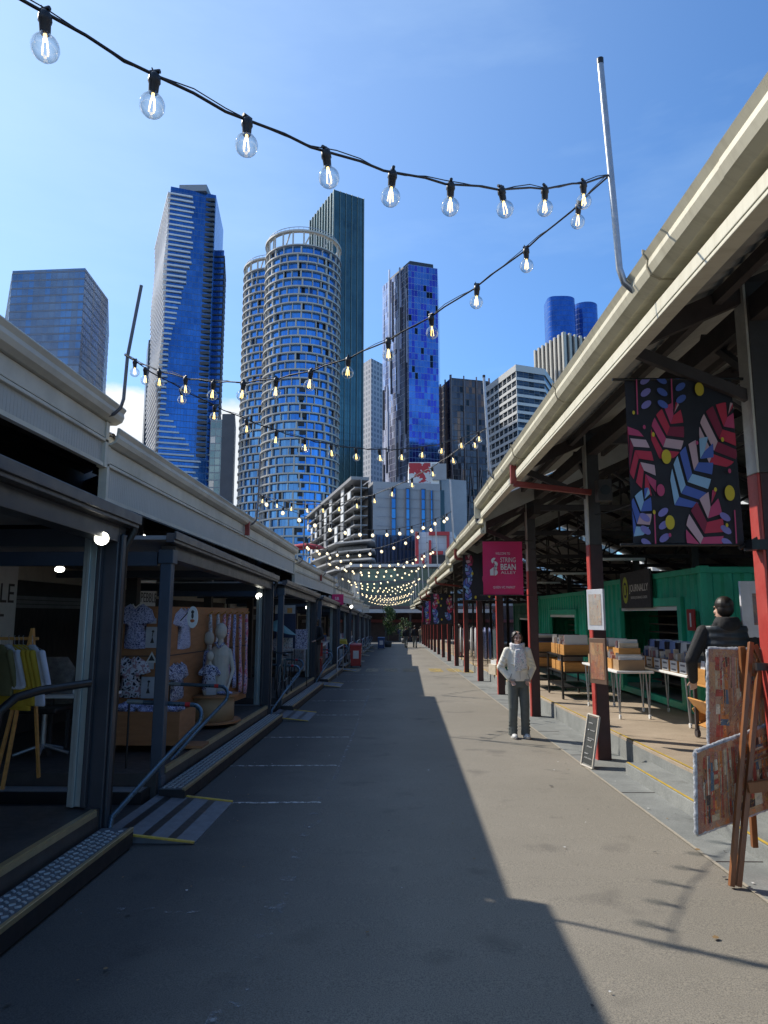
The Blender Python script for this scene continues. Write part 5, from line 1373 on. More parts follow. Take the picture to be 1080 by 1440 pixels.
def canvas_obj(pts, mt, label, ythick=.04):
    # pts: four corners (world) bl, br, tr, tl of the front face
    th = thing('painting', label, 'painting', tuple(pts[0])); P = [Vector(p) for p in pts]
    nrm = (P[1] - P[0]).cross(P[3] - P[0]).normalized(); back = [p - nrm * ythick for p in P]
    m = MB(); m.add(P + back, [(0, 1, 2, 3), (4, 7, 6, 5), (0, 4, 5, 1), (1, 5, 6, 2), (2, 6, 7, 3), (3, 7, 4, 0)]); rp_ = random.Random(int(abs(P[0].z) * 977) + 3); fr_ = nrm * .0016
    pt = lambda u, v, k=1: P[0].lerp(P[1], u).lerp(P[3].lerp(P[2], u), v) + fr_ * k
    def split(u0, v0, u1, v1, d):
        if d == 0 or (d < 3 and rp_.random() < .2):
            j = lambda: rp_.uniform(-.006, .006); col_ = rp_.choice([1, 1, 2, 2, 3, 3, 4, 5, 5, 6, 7, 8])
            if rp_.random() < .85: m.flat([pt(u0 + j(), v0 + j()), pt(u1 + j() - .004, v0 + j()), pt(u1 + j() - .004, v1 + j() - .004), pt(u0 + j(), v1 + j() - .004)], col_)
            for q in range(rp_.choice((1, 2, 4))):
                a, b = rp_.uniform(u0, u1), rp_.uniform(v0, v1); da, db = rp_.uniform(-.035, .035), rp_.uniform(-.05, .05); w = rp_.uniform(.002, .006)
                m.flat([pt(a, b, 2 + q * .2), pt(a + w, b, 2 + q * .2), pt(a + da + w, b + db, 2 + q * .2), pt(a + da, b + db + w, 2 + q * .2)], rp_.choice([4, 8, 7, 9, 9, 2]))
            return
        f = rp_.uniform(.35, .65)
        if rp_.random() < .55: uf = u0 + (u1 - u0) * f; split(u0, v0, uf, v1, d - 1); split(uf, v0, u1, v1, d - 1)
        else: vf = v0 + (v1 - v0) * f; split(u0, v0, u1, vf, d - 1); split(u0, vf, u1, v1, d - 1)
    split(.07, .09, .95, .92, 8)
    m.build('canvas', [mt] + PAL, th)
    m = MB()
    for a, b in ((0, 1), (1, 2), (2, 3), (3, 0)):
        A = P[a] - nrm * ythick / 2; B = P[b] - nrm * ythick / 2; n = 44; pp = []; rs = []
        for k in range(n + 1):
            pp.append(A.lerp(B, k / n) + Vector((random.uniform(-.002, .002), random.uniform(-.002, .002), random.uniform(-.002, .002)))); rs.append(.46 * ythick + random.uniform(-.002, .003))
        m.tube(pp, rs, 8)
    m.build('plastic_wrap', plastic, th)
    return th
ey = 4.78
L0 = at(1030, 1246, 4.82); T0 = at(1060, 903, 5.0)
th = thing('easel', 'wooden easel holding two wrapped paintings at the right edge', 'easel', (L0.x, ey, gz(4.8)))
def leg(p, q, w=.05, d=.035): m = MB(); m.bar(p, q, w, d, 0, up=(0, 1, 0)); return m.build('leg', easel_w, th, bevel=.004)
leg((L0.x - .016, 4.80, L0.z + .005), (T0.x - .02, 5.0, T0.z), .032); leg((L0.x + .028, 4.80, L0.z + .005), (T0.x + .045, 5.02, T0.z - .12), .034)
R0 = at(1078, 1208, 4.95); leg((2.50, 5.2, gz(5.2) + .135), (2.44, 5.05, 1.42), .04)
leg((2.92, 4.75, gz(4.8) + .28), (2.50, 5.0, T0.z - .02), .04)
m = MB(); a = at(1052, 1108, 4.84); m.bar((a.x, 4.84, a.z), (a.x + .6, 4.80, a.z + .09), .03, .07); m.build('ledge', easel_w, th, bevel=.004)
m = MB(); a = at(1060, 937, 4.93); m.bar((a.x, 4.9, a.z), (a.x + .55, 4.88, a.z + .0), .03, .05); m.build('crossbar', mat('clamp_black', (.03, .025, .025), .4), th)
u0 = at(1000, 1050, 5.10); u1 = at(1000, 913, 5.12)
canvas_obj([(u0.x, 5.12, u0.z - .0), (u0.x + .62, 4.98, u0.z + .03), (u0.x + .62, 5.02, u1.z - .01), (u1.x, 5.16, u1.z)], pa, 'upper wrapped painting on the easel in faded reds and browns')
l0 = at(988, 1178, 4.80); l1 = at(988, 1062, 4.82)
canvas_obj([(l0.x, 4.86, l0.z), (l0.x + .60, 4.98, l0.z + .16), (l0.x + .60, 5.02, l1.z + .16), (l1.x, 4.90, l1.z)], pb, 'lower wrapped painting on the easel, tilted with a red edge')
# ================================================================ chalkboard, framed pictures
p = at(829, 1068, 8.75)
ch = thing('chalkboard', 'small black chalkboard in a pale frame leaning on the second red post', 'chalkboard', (2.36, 8.7, gz(8.7)))
BL_ = Vector(at(817, 1060, 8.78)); BR_ = Vector(at(833, 1073, 8.55)); TL_ = Vector(at(828, 1003, 8.95)); TR_ = Vector(at(842, 1010, 8.75))
BL_.z = gz(8.7) + .02; BR_.z = gz(8.5) + .01; up = (TL_ - BL_).lerp(TR_ - BR_, .5); 
m = MB(); m.flat([BL_ + up * .05, BR_ + up * .05, BR_ + up * .97, BL_ + up * .97]); bd = m.build('board', mat('chalk_black', (.02, .025, .025), .7, var=.4, scale=9), ch)
m = MB()
for a, b in ((BL_, BR_), (BL_ + up, BR_ + up), (BL_, BL_ + up), (BR_, BR_ + up)): m.bar(a, b, .022, .022, 0, up=(0, 1, .2))
m.build('frame', mat('pale_wood', (.55, .50, .42), .5), ch)
m = MB(); n_ = (BR_ - BL_).cross(up).normalized(); n_ = n_ if n_.y < 0 else -n_
rr = random.Random(2); R_ = (BR_ - BL_)
def scr(f, a, b, seed):
    pts = []; n = 14
    for k in range(n + 1): pts.append(BL_ + R_ * (a + (b - a) * k / n) + up * (f + .015 * math.sin(k * 2.3 + seed)) + n_ * .006)
    m = MB(); m.tube(pts, .0025, 4); m.build('chalk_writing', mat('chalk', (.6, .6, .6), .8), bd)
for f, a, b in ((.84, .2, .55), (.70, .18, .3), (.70, .4, .8), (.54, .25, .8), (.50, .3, .62), (.38, .3, .75), (.24, .15, .5), (.16, .2, .85)): scr(f, a, b, f * 30)
def framed(c, w, h, rz, label, fm, mt, inner=.16):
    th = thing('framed_picture', label, 'picture', c, rz)
    m = MB(); m.box(-w / 2, w / 2, 0, .03, 0, h); m.build('mount', fm, th, local=True, bevel=.004)
    m = MB(); m.flat([(-w / 2 + w * inner, -.003, h * inner), (w / 2 - w * inner, -.003, h * inner), (w / 2 - w * inner, -.003, h * (1 - inner)), (-w / 2 + w * inner, -.003, h * (1 - inner))]); m.build('print', mt, th, local=True)
framed((3.32, 6.35, 1.44), .46, .50, 0, 'white mounted print hanging beyond the near red post', mat('mount_white', (.6, .62, .66), .5), paint_mat('dark_city_print', 9, (.03, .03, .08), (.3, .08, .05), (.05, .06, .2), (.4, .2, .06)), .22)
framed((2.46, 8.75, 1.45), .30, .50, -1.15, 'upper clear framed picture hung on the lane side of the second red post', mat('mount_white', (.6, .62, .66), .5), paint_mat('pale_print', 4, (.4, .3, .2), (.5, .45, .4), (.3, .35, .4), (.55, .5, .45)), .12)
framed((2.47, 8.78, .80), .30, .55, -1.15, 'lower framed painting hung on the lane side of the second red post', mat('mount_brown', (.16, .10, .07), .5), pb, .1)
# ================================================================ far right: display of printed clothes
for j in range(8):
    y = 24.4 + j * 1.5; mt = [pat_blue, pat_pink, pat_black, offwhite, pat_pink, pat_blue, pine, pat_grey][j]
    th = thing('clothes_stand', '%s stand of printed clothes from the camera at the edge of the far right walkway' % ordn[j], 'clothes stand', (3.15, y, zdeck(y)))
    for q in range(4):
        m = MB(); m.loft([(-.25 + q * .16, 0, .30, .05, .16), (-.25 + q * .16, 0, 1.0, .045, .20), (-.25 + q * .16, 0, 1.3, .03, .17), (-.25 + q * .16, 0, 1.38, .01, .03)], 8); m.build('garment', mt if q % 2 else [offwhite, pat_blue, card_m[2], mt][q], th, local=True)
    m = MB(); m.tube([(-.36, 0, 0), (-.36, 0, 1.42), (.36, 0, 1.42), (.36, 0, 0)], .015, 6); m.build('rail', black_rub, th, local=True)
for j, (x, y, s) in enumerate(((3.1, 19.2, .34), (3.25, 20.0, .40), (3.1, 21.2, .3))):
    th = thing('crate', '%s of the green and cream crates on the walkway behind the third red post' % ['nearest', 'middle', 'farthest'][j], 'crate', (x, y, zdeck(y)), .2 * j)
    m = MB(); m.box(-s, s, -.2, .2, 0, s); m.build('crate_body', [green_dk, pine, mat('card_cream', (.6, .52, .4))][j], th, local=True, bevel=.01)
    for q in range(5): m = MB(); m.box(-s + .05 + q * .1, -s + .10 + q * .1, -.15, .15, s, s + .12 + .03 * (q % 2)); m.build('item', card_m[q], th, local=True)
# tables with craft seen between the posts, glass door
m = MB(); m.box(3.25, 3.3, 22.9, 23.9, zdeck(23), zdeck(23) + 2.0); tag(m.build('glass_screen', mat('dim_glass', (.12, .17, .17), .1, .3)), 'tall glass wind screen standing between the far right posts', 'screen')

# cables slung between the red posts and a speaker, as under any old market roof
for k, (y, z) in enumerate(((4.9, 3.05), (9.2, 2.98), (13.5, 2.85), (17.9, 2.75))):
    m = MB(); n = 12; m.tube([(2.63, y + 4.32 * q / n, z - .10 * q / n - .28 * 4 * (q / n) * (1 - q / n) * .5) for q in range(n + 1)], .006, 5)
    tag(m.build('cable', black_rub), 'thin black cable sagging between the %s pair of red posts' % ['first', 'second', 'third', 'fourth'][k], 'cable', 'cables between the red posts')
th = thing('loudspeaker', 'small black loudspeaker high on the second red post', 'loudspeaker', (2.62, 8.75, 2.75))
m = MB(); m.box(2.54, 2.72, 8.92 - .25, 8.92 - .1, 3.05, 3.33); m.build('cabinet', charc, th, bevel=.01)
m = MB(); m.tube([(2.63, 8.662, 3.19), (2.63, 8.669, 3.19)], .065, 16); m.build('cone', black_rub, th)
# ================================================================ left stall goods
zf = lambda y: gz(y) + .30
def wall_signs():
    pass
# back of the stalls: container shops with cream heads
for i in range(-1, 6):
    y0 = 6.9 + 7.05 * i - .6; y1 = y0 + 6.7; z = gz(y0 + 3)
    th = thing('stall_shop', ['dark stall shop behind the rack of yellow jackets', 'dark stall shop behind the plywood shirt wall', 'stall shop behind the pram with the navy board', 'stall shop with pale doorway beyond the pram', 'fourth stall shop along the shaded side', 'fifth stall shop along the shaded side', 'sixth stall shop along the shaded side', ''][i + 1], 'shop', (-4.9, y0 + 3, z))
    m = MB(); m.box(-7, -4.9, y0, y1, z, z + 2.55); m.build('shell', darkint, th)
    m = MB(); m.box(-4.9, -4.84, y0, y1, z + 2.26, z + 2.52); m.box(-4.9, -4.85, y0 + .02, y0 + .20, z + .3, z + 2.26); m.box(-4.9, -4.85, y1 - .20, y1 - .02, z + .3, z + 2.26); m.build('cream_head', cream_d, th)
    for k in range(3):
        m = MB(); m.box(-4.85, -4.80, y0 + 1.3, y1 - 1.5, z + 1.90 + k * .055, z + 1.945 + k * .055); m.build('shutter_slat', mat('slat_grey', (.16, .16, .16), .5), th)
    m = MB(); m.box(-4.87, -4.86, y0 + 1.2, y1 - 1.4, z + .3, z + 1.9)  # dark sheet holds the shade of the open shop front
    m.build('opening', mat('opening_shade', (.035, .03, .028), .8, var=.5, scale=3, stretch=(1, 4, 1)), th)
# white boards with lettering
for nm, yb, zt_, w, lb in (('a', 8.46, 2.1, .8, 'tall white board with black letters at the left edge of the frame'), ('b', 13.62, 2.15, .62, 'small white board with black lettering above the plywood shirt wall')):
    th = thing('sign_board', lb, 'sign', (-4.8, yb, zt_ - .9))
    h = 1.25 if nm == 'a' else .6
    zt2_ = at(10, 783, 8.4).z if nm == 'a' else at(199, 806, 12.9).z
    m = MB(); m.box(-4.80, -4.77, yb - w, yb + w * .35, zt2_ - h, zt2_); q = m.build('board', offwhite, th)
    if nm == 'a':
        text_mesh('lettering', 'PEBBLE', .34, charc, q, (-4.765, yb + .22, zt2_ - .45), FACE_RIGHT, 'RIGHT')
        text_mesh('lettering', 'STREET', .34, charc, q, (-4.765, yb + .02, zt2_ - .82), FACE_RIGHT, 'RIGHT')
    else: text_mesh('lettering', 'PEBBLE', .26, charc, q, (-4.765, yb - .18, zt2_ - .45), FACE_RIGHT, 'CENTER', width=.85)
# plywood display
A_ = Vector((-3.55, 8.92)); B_ = Vector((-2.93, 8.95)); C_ = Vector((-2.56, 12.1)); zb = zf(9); ztp = 1.74
pw = thing('plywood_wall', 'folded plywood display wall hung with printed shirts and scarves', 'display wall', (-2.95, 9, zb))
m = MB(); m.bar((A_.x, A_.y, (zb + ztp) / 2), (B_.x, B_.y, (zb + ztp) / 2), .02, ztp - zb); m.build('panel', plywood, pw)
m = MB(); m.bar((B_.x + .01, B_.y + .02, (zb + .12 + ztp) / 2), (C_.x, C_.y, (zb + ztp + .12) / 2), .02, ztp - zb - .12); m.build('panel', plywood, pw)
m = MB(); m.bar((A_.x, A_.y - .012, 1.12), (B_.x, B_.y - .012, 1.12), .006, .012); m.bar((B_.x + .025, B_.y + .02, 1.12), (C_.x + .015, C_.y, 1.12), .006, .012); m.build('panel_joint', timber_dark, pw)
for k in range(7):
    q = B_.lerp(C_, .42 + k * .085); m = MB(); m.bar((q.x + .012, q.y, 1.62), (q.x + .10, q.y - .03, 1.68), .012, .02); m.build('peg', pine, pw)
def shirt(c, w, h, rz, mt, label, grp=None):
    th = thing('shirt', label, 'shirt', c, rz, group=grp)
    out = [(-.20, 1), (-.10, .95), (0, .93), (.10, .95), (.20, 1), (.50, .86), (.62, .62), (.42, .55), (.34, .66), (.33, .0), (0, -.02), (-.33, 0), (-.34, .66), (-.42, .55), (-.62, .62), (-.50, .86)]
    P = [(x * w / 1.24, z * h) for x, z in out]; cx_ = 0; cz_ = h * .5
    m = MB(); n = len(P); ring = [(x * .82, (z - cz_) * .86 + cz_) for x, z in P]
    vs = [(x, 0, z) for x, z in P] + [(x, -.02 - .012 * math.sin(i * 2.2), z) for i, (x, z) in enumerate(ring)] + [(x * .4, -.04, (z - cz_) * .4 + cz_) for x, z in ring]
    fs = [(i, (i + 1) % n, n + (i + 1) % n, n + i) for i in range(n)] + [(n + i, n + (i + 1) % n, 2 * n + (i + 1) % n, 2 * n + i) for i in range(n)] + [tuple(range(2 * n, 3 * n))]
    m.add(vs, fs, 0, smooth=True); b = m.build('cloth', mt, th, local=True)
    m = MB(); m.tube([(-.09 * w, -.015, .985 * h), (0, -.04, .90 * h), (.09 * w, -.015, .985 * h)], .008, 6); m.build('collar', offwhite if mt is pat_blue else mt, th, local=True)
    return th
g_ = 'small printed shirts on the plywood wall'
u = math.atan2(C_.y - B_.y, C_.x - B_.x)   # direction of the long panel
shirt((at(188, 912, 8.85).x, 8.88, at(188, 912, 8.85).z), .50, .56, 0, pat_blue, 'blue print shirt, upper left on the plywood wall', g_)
shirt((at(181, 981, 8.85).x, 8.88, at(181, 981, 8.85).z), .50, .50, 0, pat_blk2, 'black and white print shirt, lower left on the plywood wall', g_)
q = B_.lerp(C_, .16); shirt((q.x + .02, q.y, at(248, 912, q.y).z), .72, .54, u, pat_blue2, 'blue print shirt hung right of the slim post, upper row', g_)
q = B_.lerp(C_, .11); shirt((q.x + .02, q.y, at(243, 984, q.y).z), .72, .48, u, pat_black, 'black print shirt hung right of the slim post, lower row', g_)
for px, py, w, h, lb in ((213, 877, .12, .07, 'small white card above the framed sketch'), (213, 911, .17, .26, 'upper pale print with a sketched figure'), (209, 941, .12, .08, 'small white card under the triangle sign'), (207, 982, .17, .26, 'lower pale print with dark triangle figure')):
    q = at(px, py, 8.88); th = thing('price_card', lb + ' on the plywood wall', 'card', (q.x, 8.885, q.z)); m = MB(); m.box(-w / 2, w / 2, -.004, .004, 0, h); c0 = m.build('card', mat('card_bluewhite', (.45, .47, .52), .5), th, local=True)
    if h > .2:
        m = MB(); m.flat([(-.02, -.006, .06), (.03, -.006, .06), (.005, -.006, .14)]); m.tube([(.004, -.006, .14), (.012, -.006, .20)], .006, 5); m.ell((.012, -.008, .205), (.018, .003, .014)); m.build('sketch', charc, c0, local=True)
q = at(213, 932, 8.88); m = MB(); m.flat([(q.x - .075, 8.88, q.z), (q.x + .075, 8.88, q.z), (q.x, 8.88, q.z + .14)]); m.flat([(q.x - .04, 8.876, q.z + .025), (q.x + .04, 8.876, q.z + .025), (q.x, 8.876, q.z + .10)], 1)
tag(m.build('triangle_sign', [offwhite, charc]), 'white triangular card with dark centre on the plywood wall', 'sign')
# oval sign on slim bracket
q = at(271, 868, 8.1); th = thing('oval_sign', 'white oval hanging sign with a small dark figure beside the slim post', 'sign', (q.x, 8.1, q.z - .14))
m = MB(); n = 24; m.add([(.062 * math.cos(2 * PI * k / n), -.006, .14 + .125 * math.sin(2 * PI * k / n)) for k in range(n)] + [(.062 * math.cos(2 * PI * k / n), .006, .14 + .125 * math.sin(2 * PI * k / n)) for k in range(n)], [tuple(range(n)), tuple(range(n, 2 * n))] + [(k, (k + 1) % n, n + (k + 1) % n, n + k) for k in range(n)]); b0 = m.build('oval_panel', white, th, local=True)
m = MB(); m.ell((0, -.009, .20), (.018, .002, .02), m=0); m.ell((0, -.009, .155), (.014, .002, .032), m=0); m.ell((0, -.009, .10), (.026, .002, .018), m=1); m.build('figure', [charc, mat('figure_orange', (.45, .12, .04), .6)], b0, local=True)
m = MB(); m.tube([(-.14, 0, .10), (0, 0, .26)], .006, 5); m.build('bracket', black_rub, th, local=True)
# scarves
for k in range(7):
    f = .42 + k * .085; q = B_.lerp(C_, f); mt = [pat_grey, pat_grey, pat_pink, pat_pink, pat_blue, pat_pink, pat_pink][k]; L = [.9, .85, .8, 1.0, 1.15, 1.25, 1.3][k]
    m = MB(); rings = []; n = 9
    for j in range(n + 1):
        t_ = j / n; z = 1.64 - L * t_; w = .02 + .075 * min(1, t_ * 1.3); sw = .03 * math.sin(t_ * 3 + k)
        rings.append((q.x + .06 + sw * .3, q.y - .03 + sw, z, .02 + .01 * math.sin(j), w))
    m.loft(rings, 8)
    tag(m.build('scarf', mt), '%s printed scarf on the plywood wall pegs' % ['farthest left', 'second from left', 'third from left', 'middle', 'third from right', 'second from right', 'farthest right'][k], 'scarf', 'printed scarves hung on pegs')
# low plywood box with folded shirts
th = thing('display_box', 'low plywood box on castors holding folded printed shirts', 'display box', (-2.85, 8.0, zf(8)))
x0, x1 = at(150, 1020, 8.0).x, at(254, 1020, 8.0).x; zt_ = at(200, 1002, 7.9).z; zb_ = zf(8) + .06
m = MB(); m.box(x0, x1, 7.95, 7.97, zb_, zt_); m.box(x0, x1, 8.55, 8.57, zb_, zt_); m.box(x0, x0 + .02, 7.97, 8.55, zb_, zt_); m.box(x1 - .02, x1, 7.97, 8.55, zb_, zt_); m.box(x0 + .02, x1 - .02, 7.97, 8.55, zt_ - .12, zt_ - .10); m.build('box_body', plywood, th)
for x in (x0 + .08, x1 - .08):
    for y in (8.05, 8.5): m = MB(); m.tube([(x - .012, y, zb_ - .03), (x + .012, y, zb_ - .03)], .03, 10); m.build('castor', black_rub, th)
m = MB(); m.box(x1 - .01, x1 + .22, 8.1, 8.4, zf(8), zf(8) + .03); m.build('foot_board', plywood, th)
rr = random.Random(5)
for k in range(5):
    x = x0 + .12 + k * (x1 - x0 - .2) / 4.6; y = 8.12 + .08 * (k % 2); m = MB()
    n = 7
    for a, b in ((.0, .0), (.06, .04)):
        m.ell((x + a, y + b, zt_ + .005 + rr.uniform(0, .03)), (.10, .10, .045), (rr.uniform(-.4, .4), rr.uniform(-.4, .4), rr.uniform(0, 3)))
    o = tag(m.build('folded_shirt', pat_blue, remesh=.012), '%s crumpled blue print shirt in the low plywood box' % ['leftmost', 'second from left', 'middle', 'second from right', 'rightmost'][k], 'shirt', 'folded shirts in the low box')
# drum table + mannequins
q = at(300, 975, 10.1); tz = q.z; th = thing('drum_table', 'round drum table on castors carrying the mannequins', 'table', (-2.60, 10.1, zf(10)))
m = MB(); m.loft([(0, 0, tz - zf(10) - .03, .36, .36), (0, 0, tz - zf(10), .36, .36)], 28, smooth=False); m.build('tabletop', plywood, th, local=True)
m = MB(); m.loft([(0, 0, .07, .30, .30), (0, 0, tz - zf(10) - .03, .30, .30)], 28); m.build('drum', cardb, th, local=True)
m = MB(); m.loft([(0, 0, .04, .40, .40), (0, 0, .068, .40, .40)], 28, smooth=False); m.build('base_board', plywood, th, local=True)
for a in (0, 2.1, 4.2): m = MB(); m.tube([(.28 * math.cos(a) - .01, .28 * math.sin(a), .022), (.28 * math.cos(a) + .01, .28 * math.sin(a), .022)], .022, 8); m.build('castor', black_rub, th, local=True)
linen = mat('mannequin_linen', (.48, .44, .38), .8, var=.06, scale=20)
def mannequin(x, y, s, label, shirtm, arms):
    th = thing('mannequin', label, 'mannequin', (x, y, tz))
    m = MB(); m.loft([(0, 0, .0, .10 * s, .08 * s), (0, 0, .10 * s, .115 * s, .09 * s), (0, 0, .28 * s, .095 * s, .075 * s), (0, 0, .42 * s, .11 * s, .08 * s), (0, 0, .50 * s, .09 * s, .06 * s), (0, 0, .54 * s, .04 * s, .04 * s)], 16)
    m.cap((0, 0, .5 * s), .035 * s, (0, 0, .62 * s), .03 * s); m.ell((0, -.005, .68 * s), (.068 * s, .078 * s, .092 * s))
    if arms:
        for sg in (-1, 1): m.cap((sg * .10 * s, 0, .46 * s), .03 * s, (sg * .15 * s, -.02, .26 * s), .024 * s); m.cap((sg * .15 * s, -.02, .26 * s), .023 * s, (sg * .13 * s, -.14 * s, .10 * s), .017 * s); m.cap((sg * .13 * s, -.14 * s, .10 * s), .017 * s, (sg * .12 * s, -.17 * s, .05 * s), .02 * s)
    m.build('figure', linen, th, local=True, remesh=.009)
    if shirtm:
        m = MB(); m.loft([(0, 0, .08 * s, .13 * s, .105 * s), (0, 0, .28 * s, .112 * s, .09 * s), (0, 0, .42 * s, .122 * s, .092 * s), (0, 0, .505 * s, .095 * s, .07 * s), (0, 0, .53 * s, .05 * s, .05 * s)], 16)
        for sg in (-1, 1): m.cap((sg * .10 * s, 0, .46 * s), .045 * s, (sg * .16 * s, -.01, .38 * s), .05 * s)
        m.build('shirt', shirtm, th, local=True, remesh=.01)
    else:
        m = MB(); m.tube([(.045 * s, -.03, .55 * s), (0, -.085 * s, .50 * s), (-.05 * s, -.05, .55 * s), (-.03, .05, .56 * s)], .018, 8); m.build('neckerchief', pat_black, th, local=True)
mannequin(-2.72, 10.25, 1.12, 'shorter mannequin in a blue print shirt on the drum table', pat_blue, False)
mannequin(-2.50, 10.05, 1.28, 'taller bare mannequin with arms and neckerchief on the drum table', None, True)
mannequin(-2.60, 9.88, .78, 'child sized mannequin in a black print shirt on the drum table', pat_black, False)
q = (-2.50, 9.80, tz); m = MB(); m.obox((q[0] - .05, q[1], q[2] + .11), (.13, .008, .2), (.15, 0, .1)); tag(m.build('price_card', mat('card_bluewhite', (.45, .47, .52), .5)), 'leaning pale card in front of the mannequins', 'card')
m = MB(); m.ell((-2.40, 9.95, tz + .025), (.12, .08, .025)); tag(m.build('folded_cloth', pat_blue, remesh=.012), 'folded print cloths lying on the drum table', 'cloth')
# clothes rack
rk = thing('clothes_rack', 'timber clothes rack at the left edge holding yellow and white jackets', 'clothes rack', (-3.0, 5.9, zf(6)))
zr = at(30, 898, 6.3).z; xa = at(-90, 898, 6.3).x; xb = at(54, 898, 6.3).x
m = MB(); m.tube([(xa, 6.3, zr), (xb, 6.3, zr)], .014, 8); m.build('rail', pine, rk)
for x in (at(45, 900, 6.3).x,):
    for dx, dy in ((-.04, -.22), (.03, .22), (-.16, -.1)): m = MB(); m.bar((x + dx * 1.2, 6.3 + dy, zf(6)), (x, 6.3, zr + .09), .022, .03); m.build('leg', pine, rk)
yel = mat('mustard_cloth', (.48, .33, .03), .85, var=.12, scale=7); whc = mat('white_cloth', (.55, .57, .66), .85, var=.08, scale=7); olv = mat('olive_cloth', (.16, .15, .07), .85)
gl_ = ['olive jacket at the far left', 'white jacket left of the yellow ones', 'left yellow jacket', 'middle yellow jacket', 'right yellow jacket', 'white jacket nearest the post']
for k, (px, mt, L) in enumerate(((2, olv, .42), (14, whc, .36), (23, yel, .52), (30, yel, .54), (37, yel, .50), (51, whc, .50))):
    x = at(px, 898, 6.3).x; th = thing('jacket', gl_[k] + ' on the clothes rack', 'jacket', (x, 6.3 - .012 * k, zr), 1.0)
    m = MB(); m.loft([(0, 0, -.07 - L, .05, .26), (.01, 0, -.07 - L * .5, .035, .20), (0, 0, -.12, .028, .15), (0, 0, -.05, .014, .05)], 14)
    m.cap((0, -.16, -.12), .032, (.02, -.26, -.40), .028); m.cap((0, .16, -.12), .032, (.02, .26, -.40), .028); m.build('cloth', mt, th, local=True, remesh=.011)
    m = MB(); m.tube([(0, -.15, -.09), (0, 0, -.045), (0, 0, .0), (0, .012, .02), (0, .0, .03)], .003, 5); m.build('hanger', galv, th, local=True)
# chair and low table in the shade
th = thing('swivel_chair', 'shadowed swivel chair with draped cloth behind the clothes rack', 'chair', (-3.75, 7.6, zf(7.6)))
m = MB(); m.box(-.22, .22, -.22, .22, .46, .52); m.build('seat', black_rub, th, local=True, bevel=.02)
m = MB(); m.loft([(0, .2, .5, .2, .06), (0, .22, .9, .2, .07), (0, .2, 1.02, .12, .05)], 12); m.build('draped_cloth', mat('drab_print', (.14, .13, .12), .8, var=.5, scale=14), th, local=True)
m = MB(); m.tube([(0, 0, .08), (0, 0, .46)], .03, 8)
for a in range(5): m.tube([(0, 0, .12), (.28 * math.cos(a * 1.257), .28 * math.sin(a * 1.257), .04)], .018, 6)
m.build('star_base', galv, th, local=True)
th = thing('side_table', 'small table with a stack of pale folded goods behind the near corner post', 'table', (-3.45, 7.9, zf(8)))
m = MB(); m.box(-.35, .3, -.25, .25, .60, .63); m.build('tabletop', offwhite, th, local=True)
for x in (-.3, .25):
    for y in (-.2, .2): m = MB(); m.box(x, x + .03, y, y + .03, 0, .6); m.build('leg', charc, th, local=True)
for k in range(5): m = MB(); m.obox((0.02, 0, .655 + k * .045), (.28 - .02 * k, .2, .04), (0, 0, .06 * k)); m.build('folded_stack', offwhite, th, local=True)
# spot lamps
lampm = mat('lit_lamp_face', (1, 1, .9), .4, emit=((1, .97, .82), 7.))
for k, (px, py, Y, r, lb) in enumerate(((143, 757, 5.3, .052, 'bright round spotlight on the near dark corner post'), (84, 800, 7.6, .05, 'second spotlight seen edge on left of the near corner post'), (364, 838, 12.6, .055, 'spotlight at the second corner post'), (432, 854, 19.8, .05, 'spotlight at the third corner post'), (202, 754, 11, .03, 'small far lamp under the left roof'), (494, 853, 27, .06, 'far lamp beyond the yellow bin'))):
    q = at(px, py, Y); d = Vector((.45, -.8, -.35 if k != 1 else -1.6)).normalized()
    th = thing('spotlight', lb, 'lamp', tuple(q)); m = MB(); m.tube([Vector((0, 0, 0)), d * .012], r, 18); m.build('lit_face', lampm, th, local=True)
    m = MB(); m.tube([-d * .07, Vector((0, 0, 0))], [r * .6, r * 1.05], 16); m.build('housing', offwhite if k < 2 else black_rub, th, local=True)
    m = MB(); m.tube([-d * .05, Vector((-.0, 0, .10))], .008, 6); m.build('stem', black_rub, th, local=True)
q = at(180, 862, 9.5)
# second unit: parasol stall, pram, mugs, board, seat
Y = 14.6
th = thing('notice_board', 'navy board with an orange square behind the pram stall', 'sign', (at(405, 868, 16).x, 16, 1))
q0 = at(387, 851, 16); q1 = at(415, 912, 16); m = MB(); m.box(q0.x, q1.x, 16, 16.03, q1.z, q0.z); b0 = m.build('board', navy, th)
q0 = at(387, 851, 15.99); q1 = at(415, 863, 15.99); m = MB(); m.box(q0.x, q1.x, 15.985, 15.995, q1.z, q0.z); m.build('header', mat('header_grey', (.4, .42, .44), .6), b0)
q0 = at(404, 855, 15.97); q1 = at(411, 862, 15.97); m = MB(); m.box(q0.x, q1.x, 15.975, 15.982, q1.z, q0.z); m.build('orange_square', mat('orange_sq', (.55, .28, .08), .6), b0)
th = thing('parasol', 'small teal market parasol tilted over the pram stall', 'parasol', (at(390, 885, 15).x, 15, zf(15)))
q = at(388, 880, 15); m = MB(); R = .42; n = 8; base = Vector((0, 0, q.z - zf(15)))
ring = [base + Vector((R * math.cos(2 * PI * k / n), R * math.sin(2 * PI * k / n) , -.10 - .10 * math.cos(2 * PI * k / n))) for k in range(n)]; m.add([base + Vector((0, 0, .12))] + ring, [(0, 1 + k, 1 + (k + 1) % n) for k in range(n)]); m.build('canopy', mat('teal_canvas', (.12, .24, .24), .8), th, local=True)
m = MB(); m.tube([(0, 0, 0), base + Vector((0, 0, .1))], .016, 6); m.build('pole', offwhite, th, local=True)
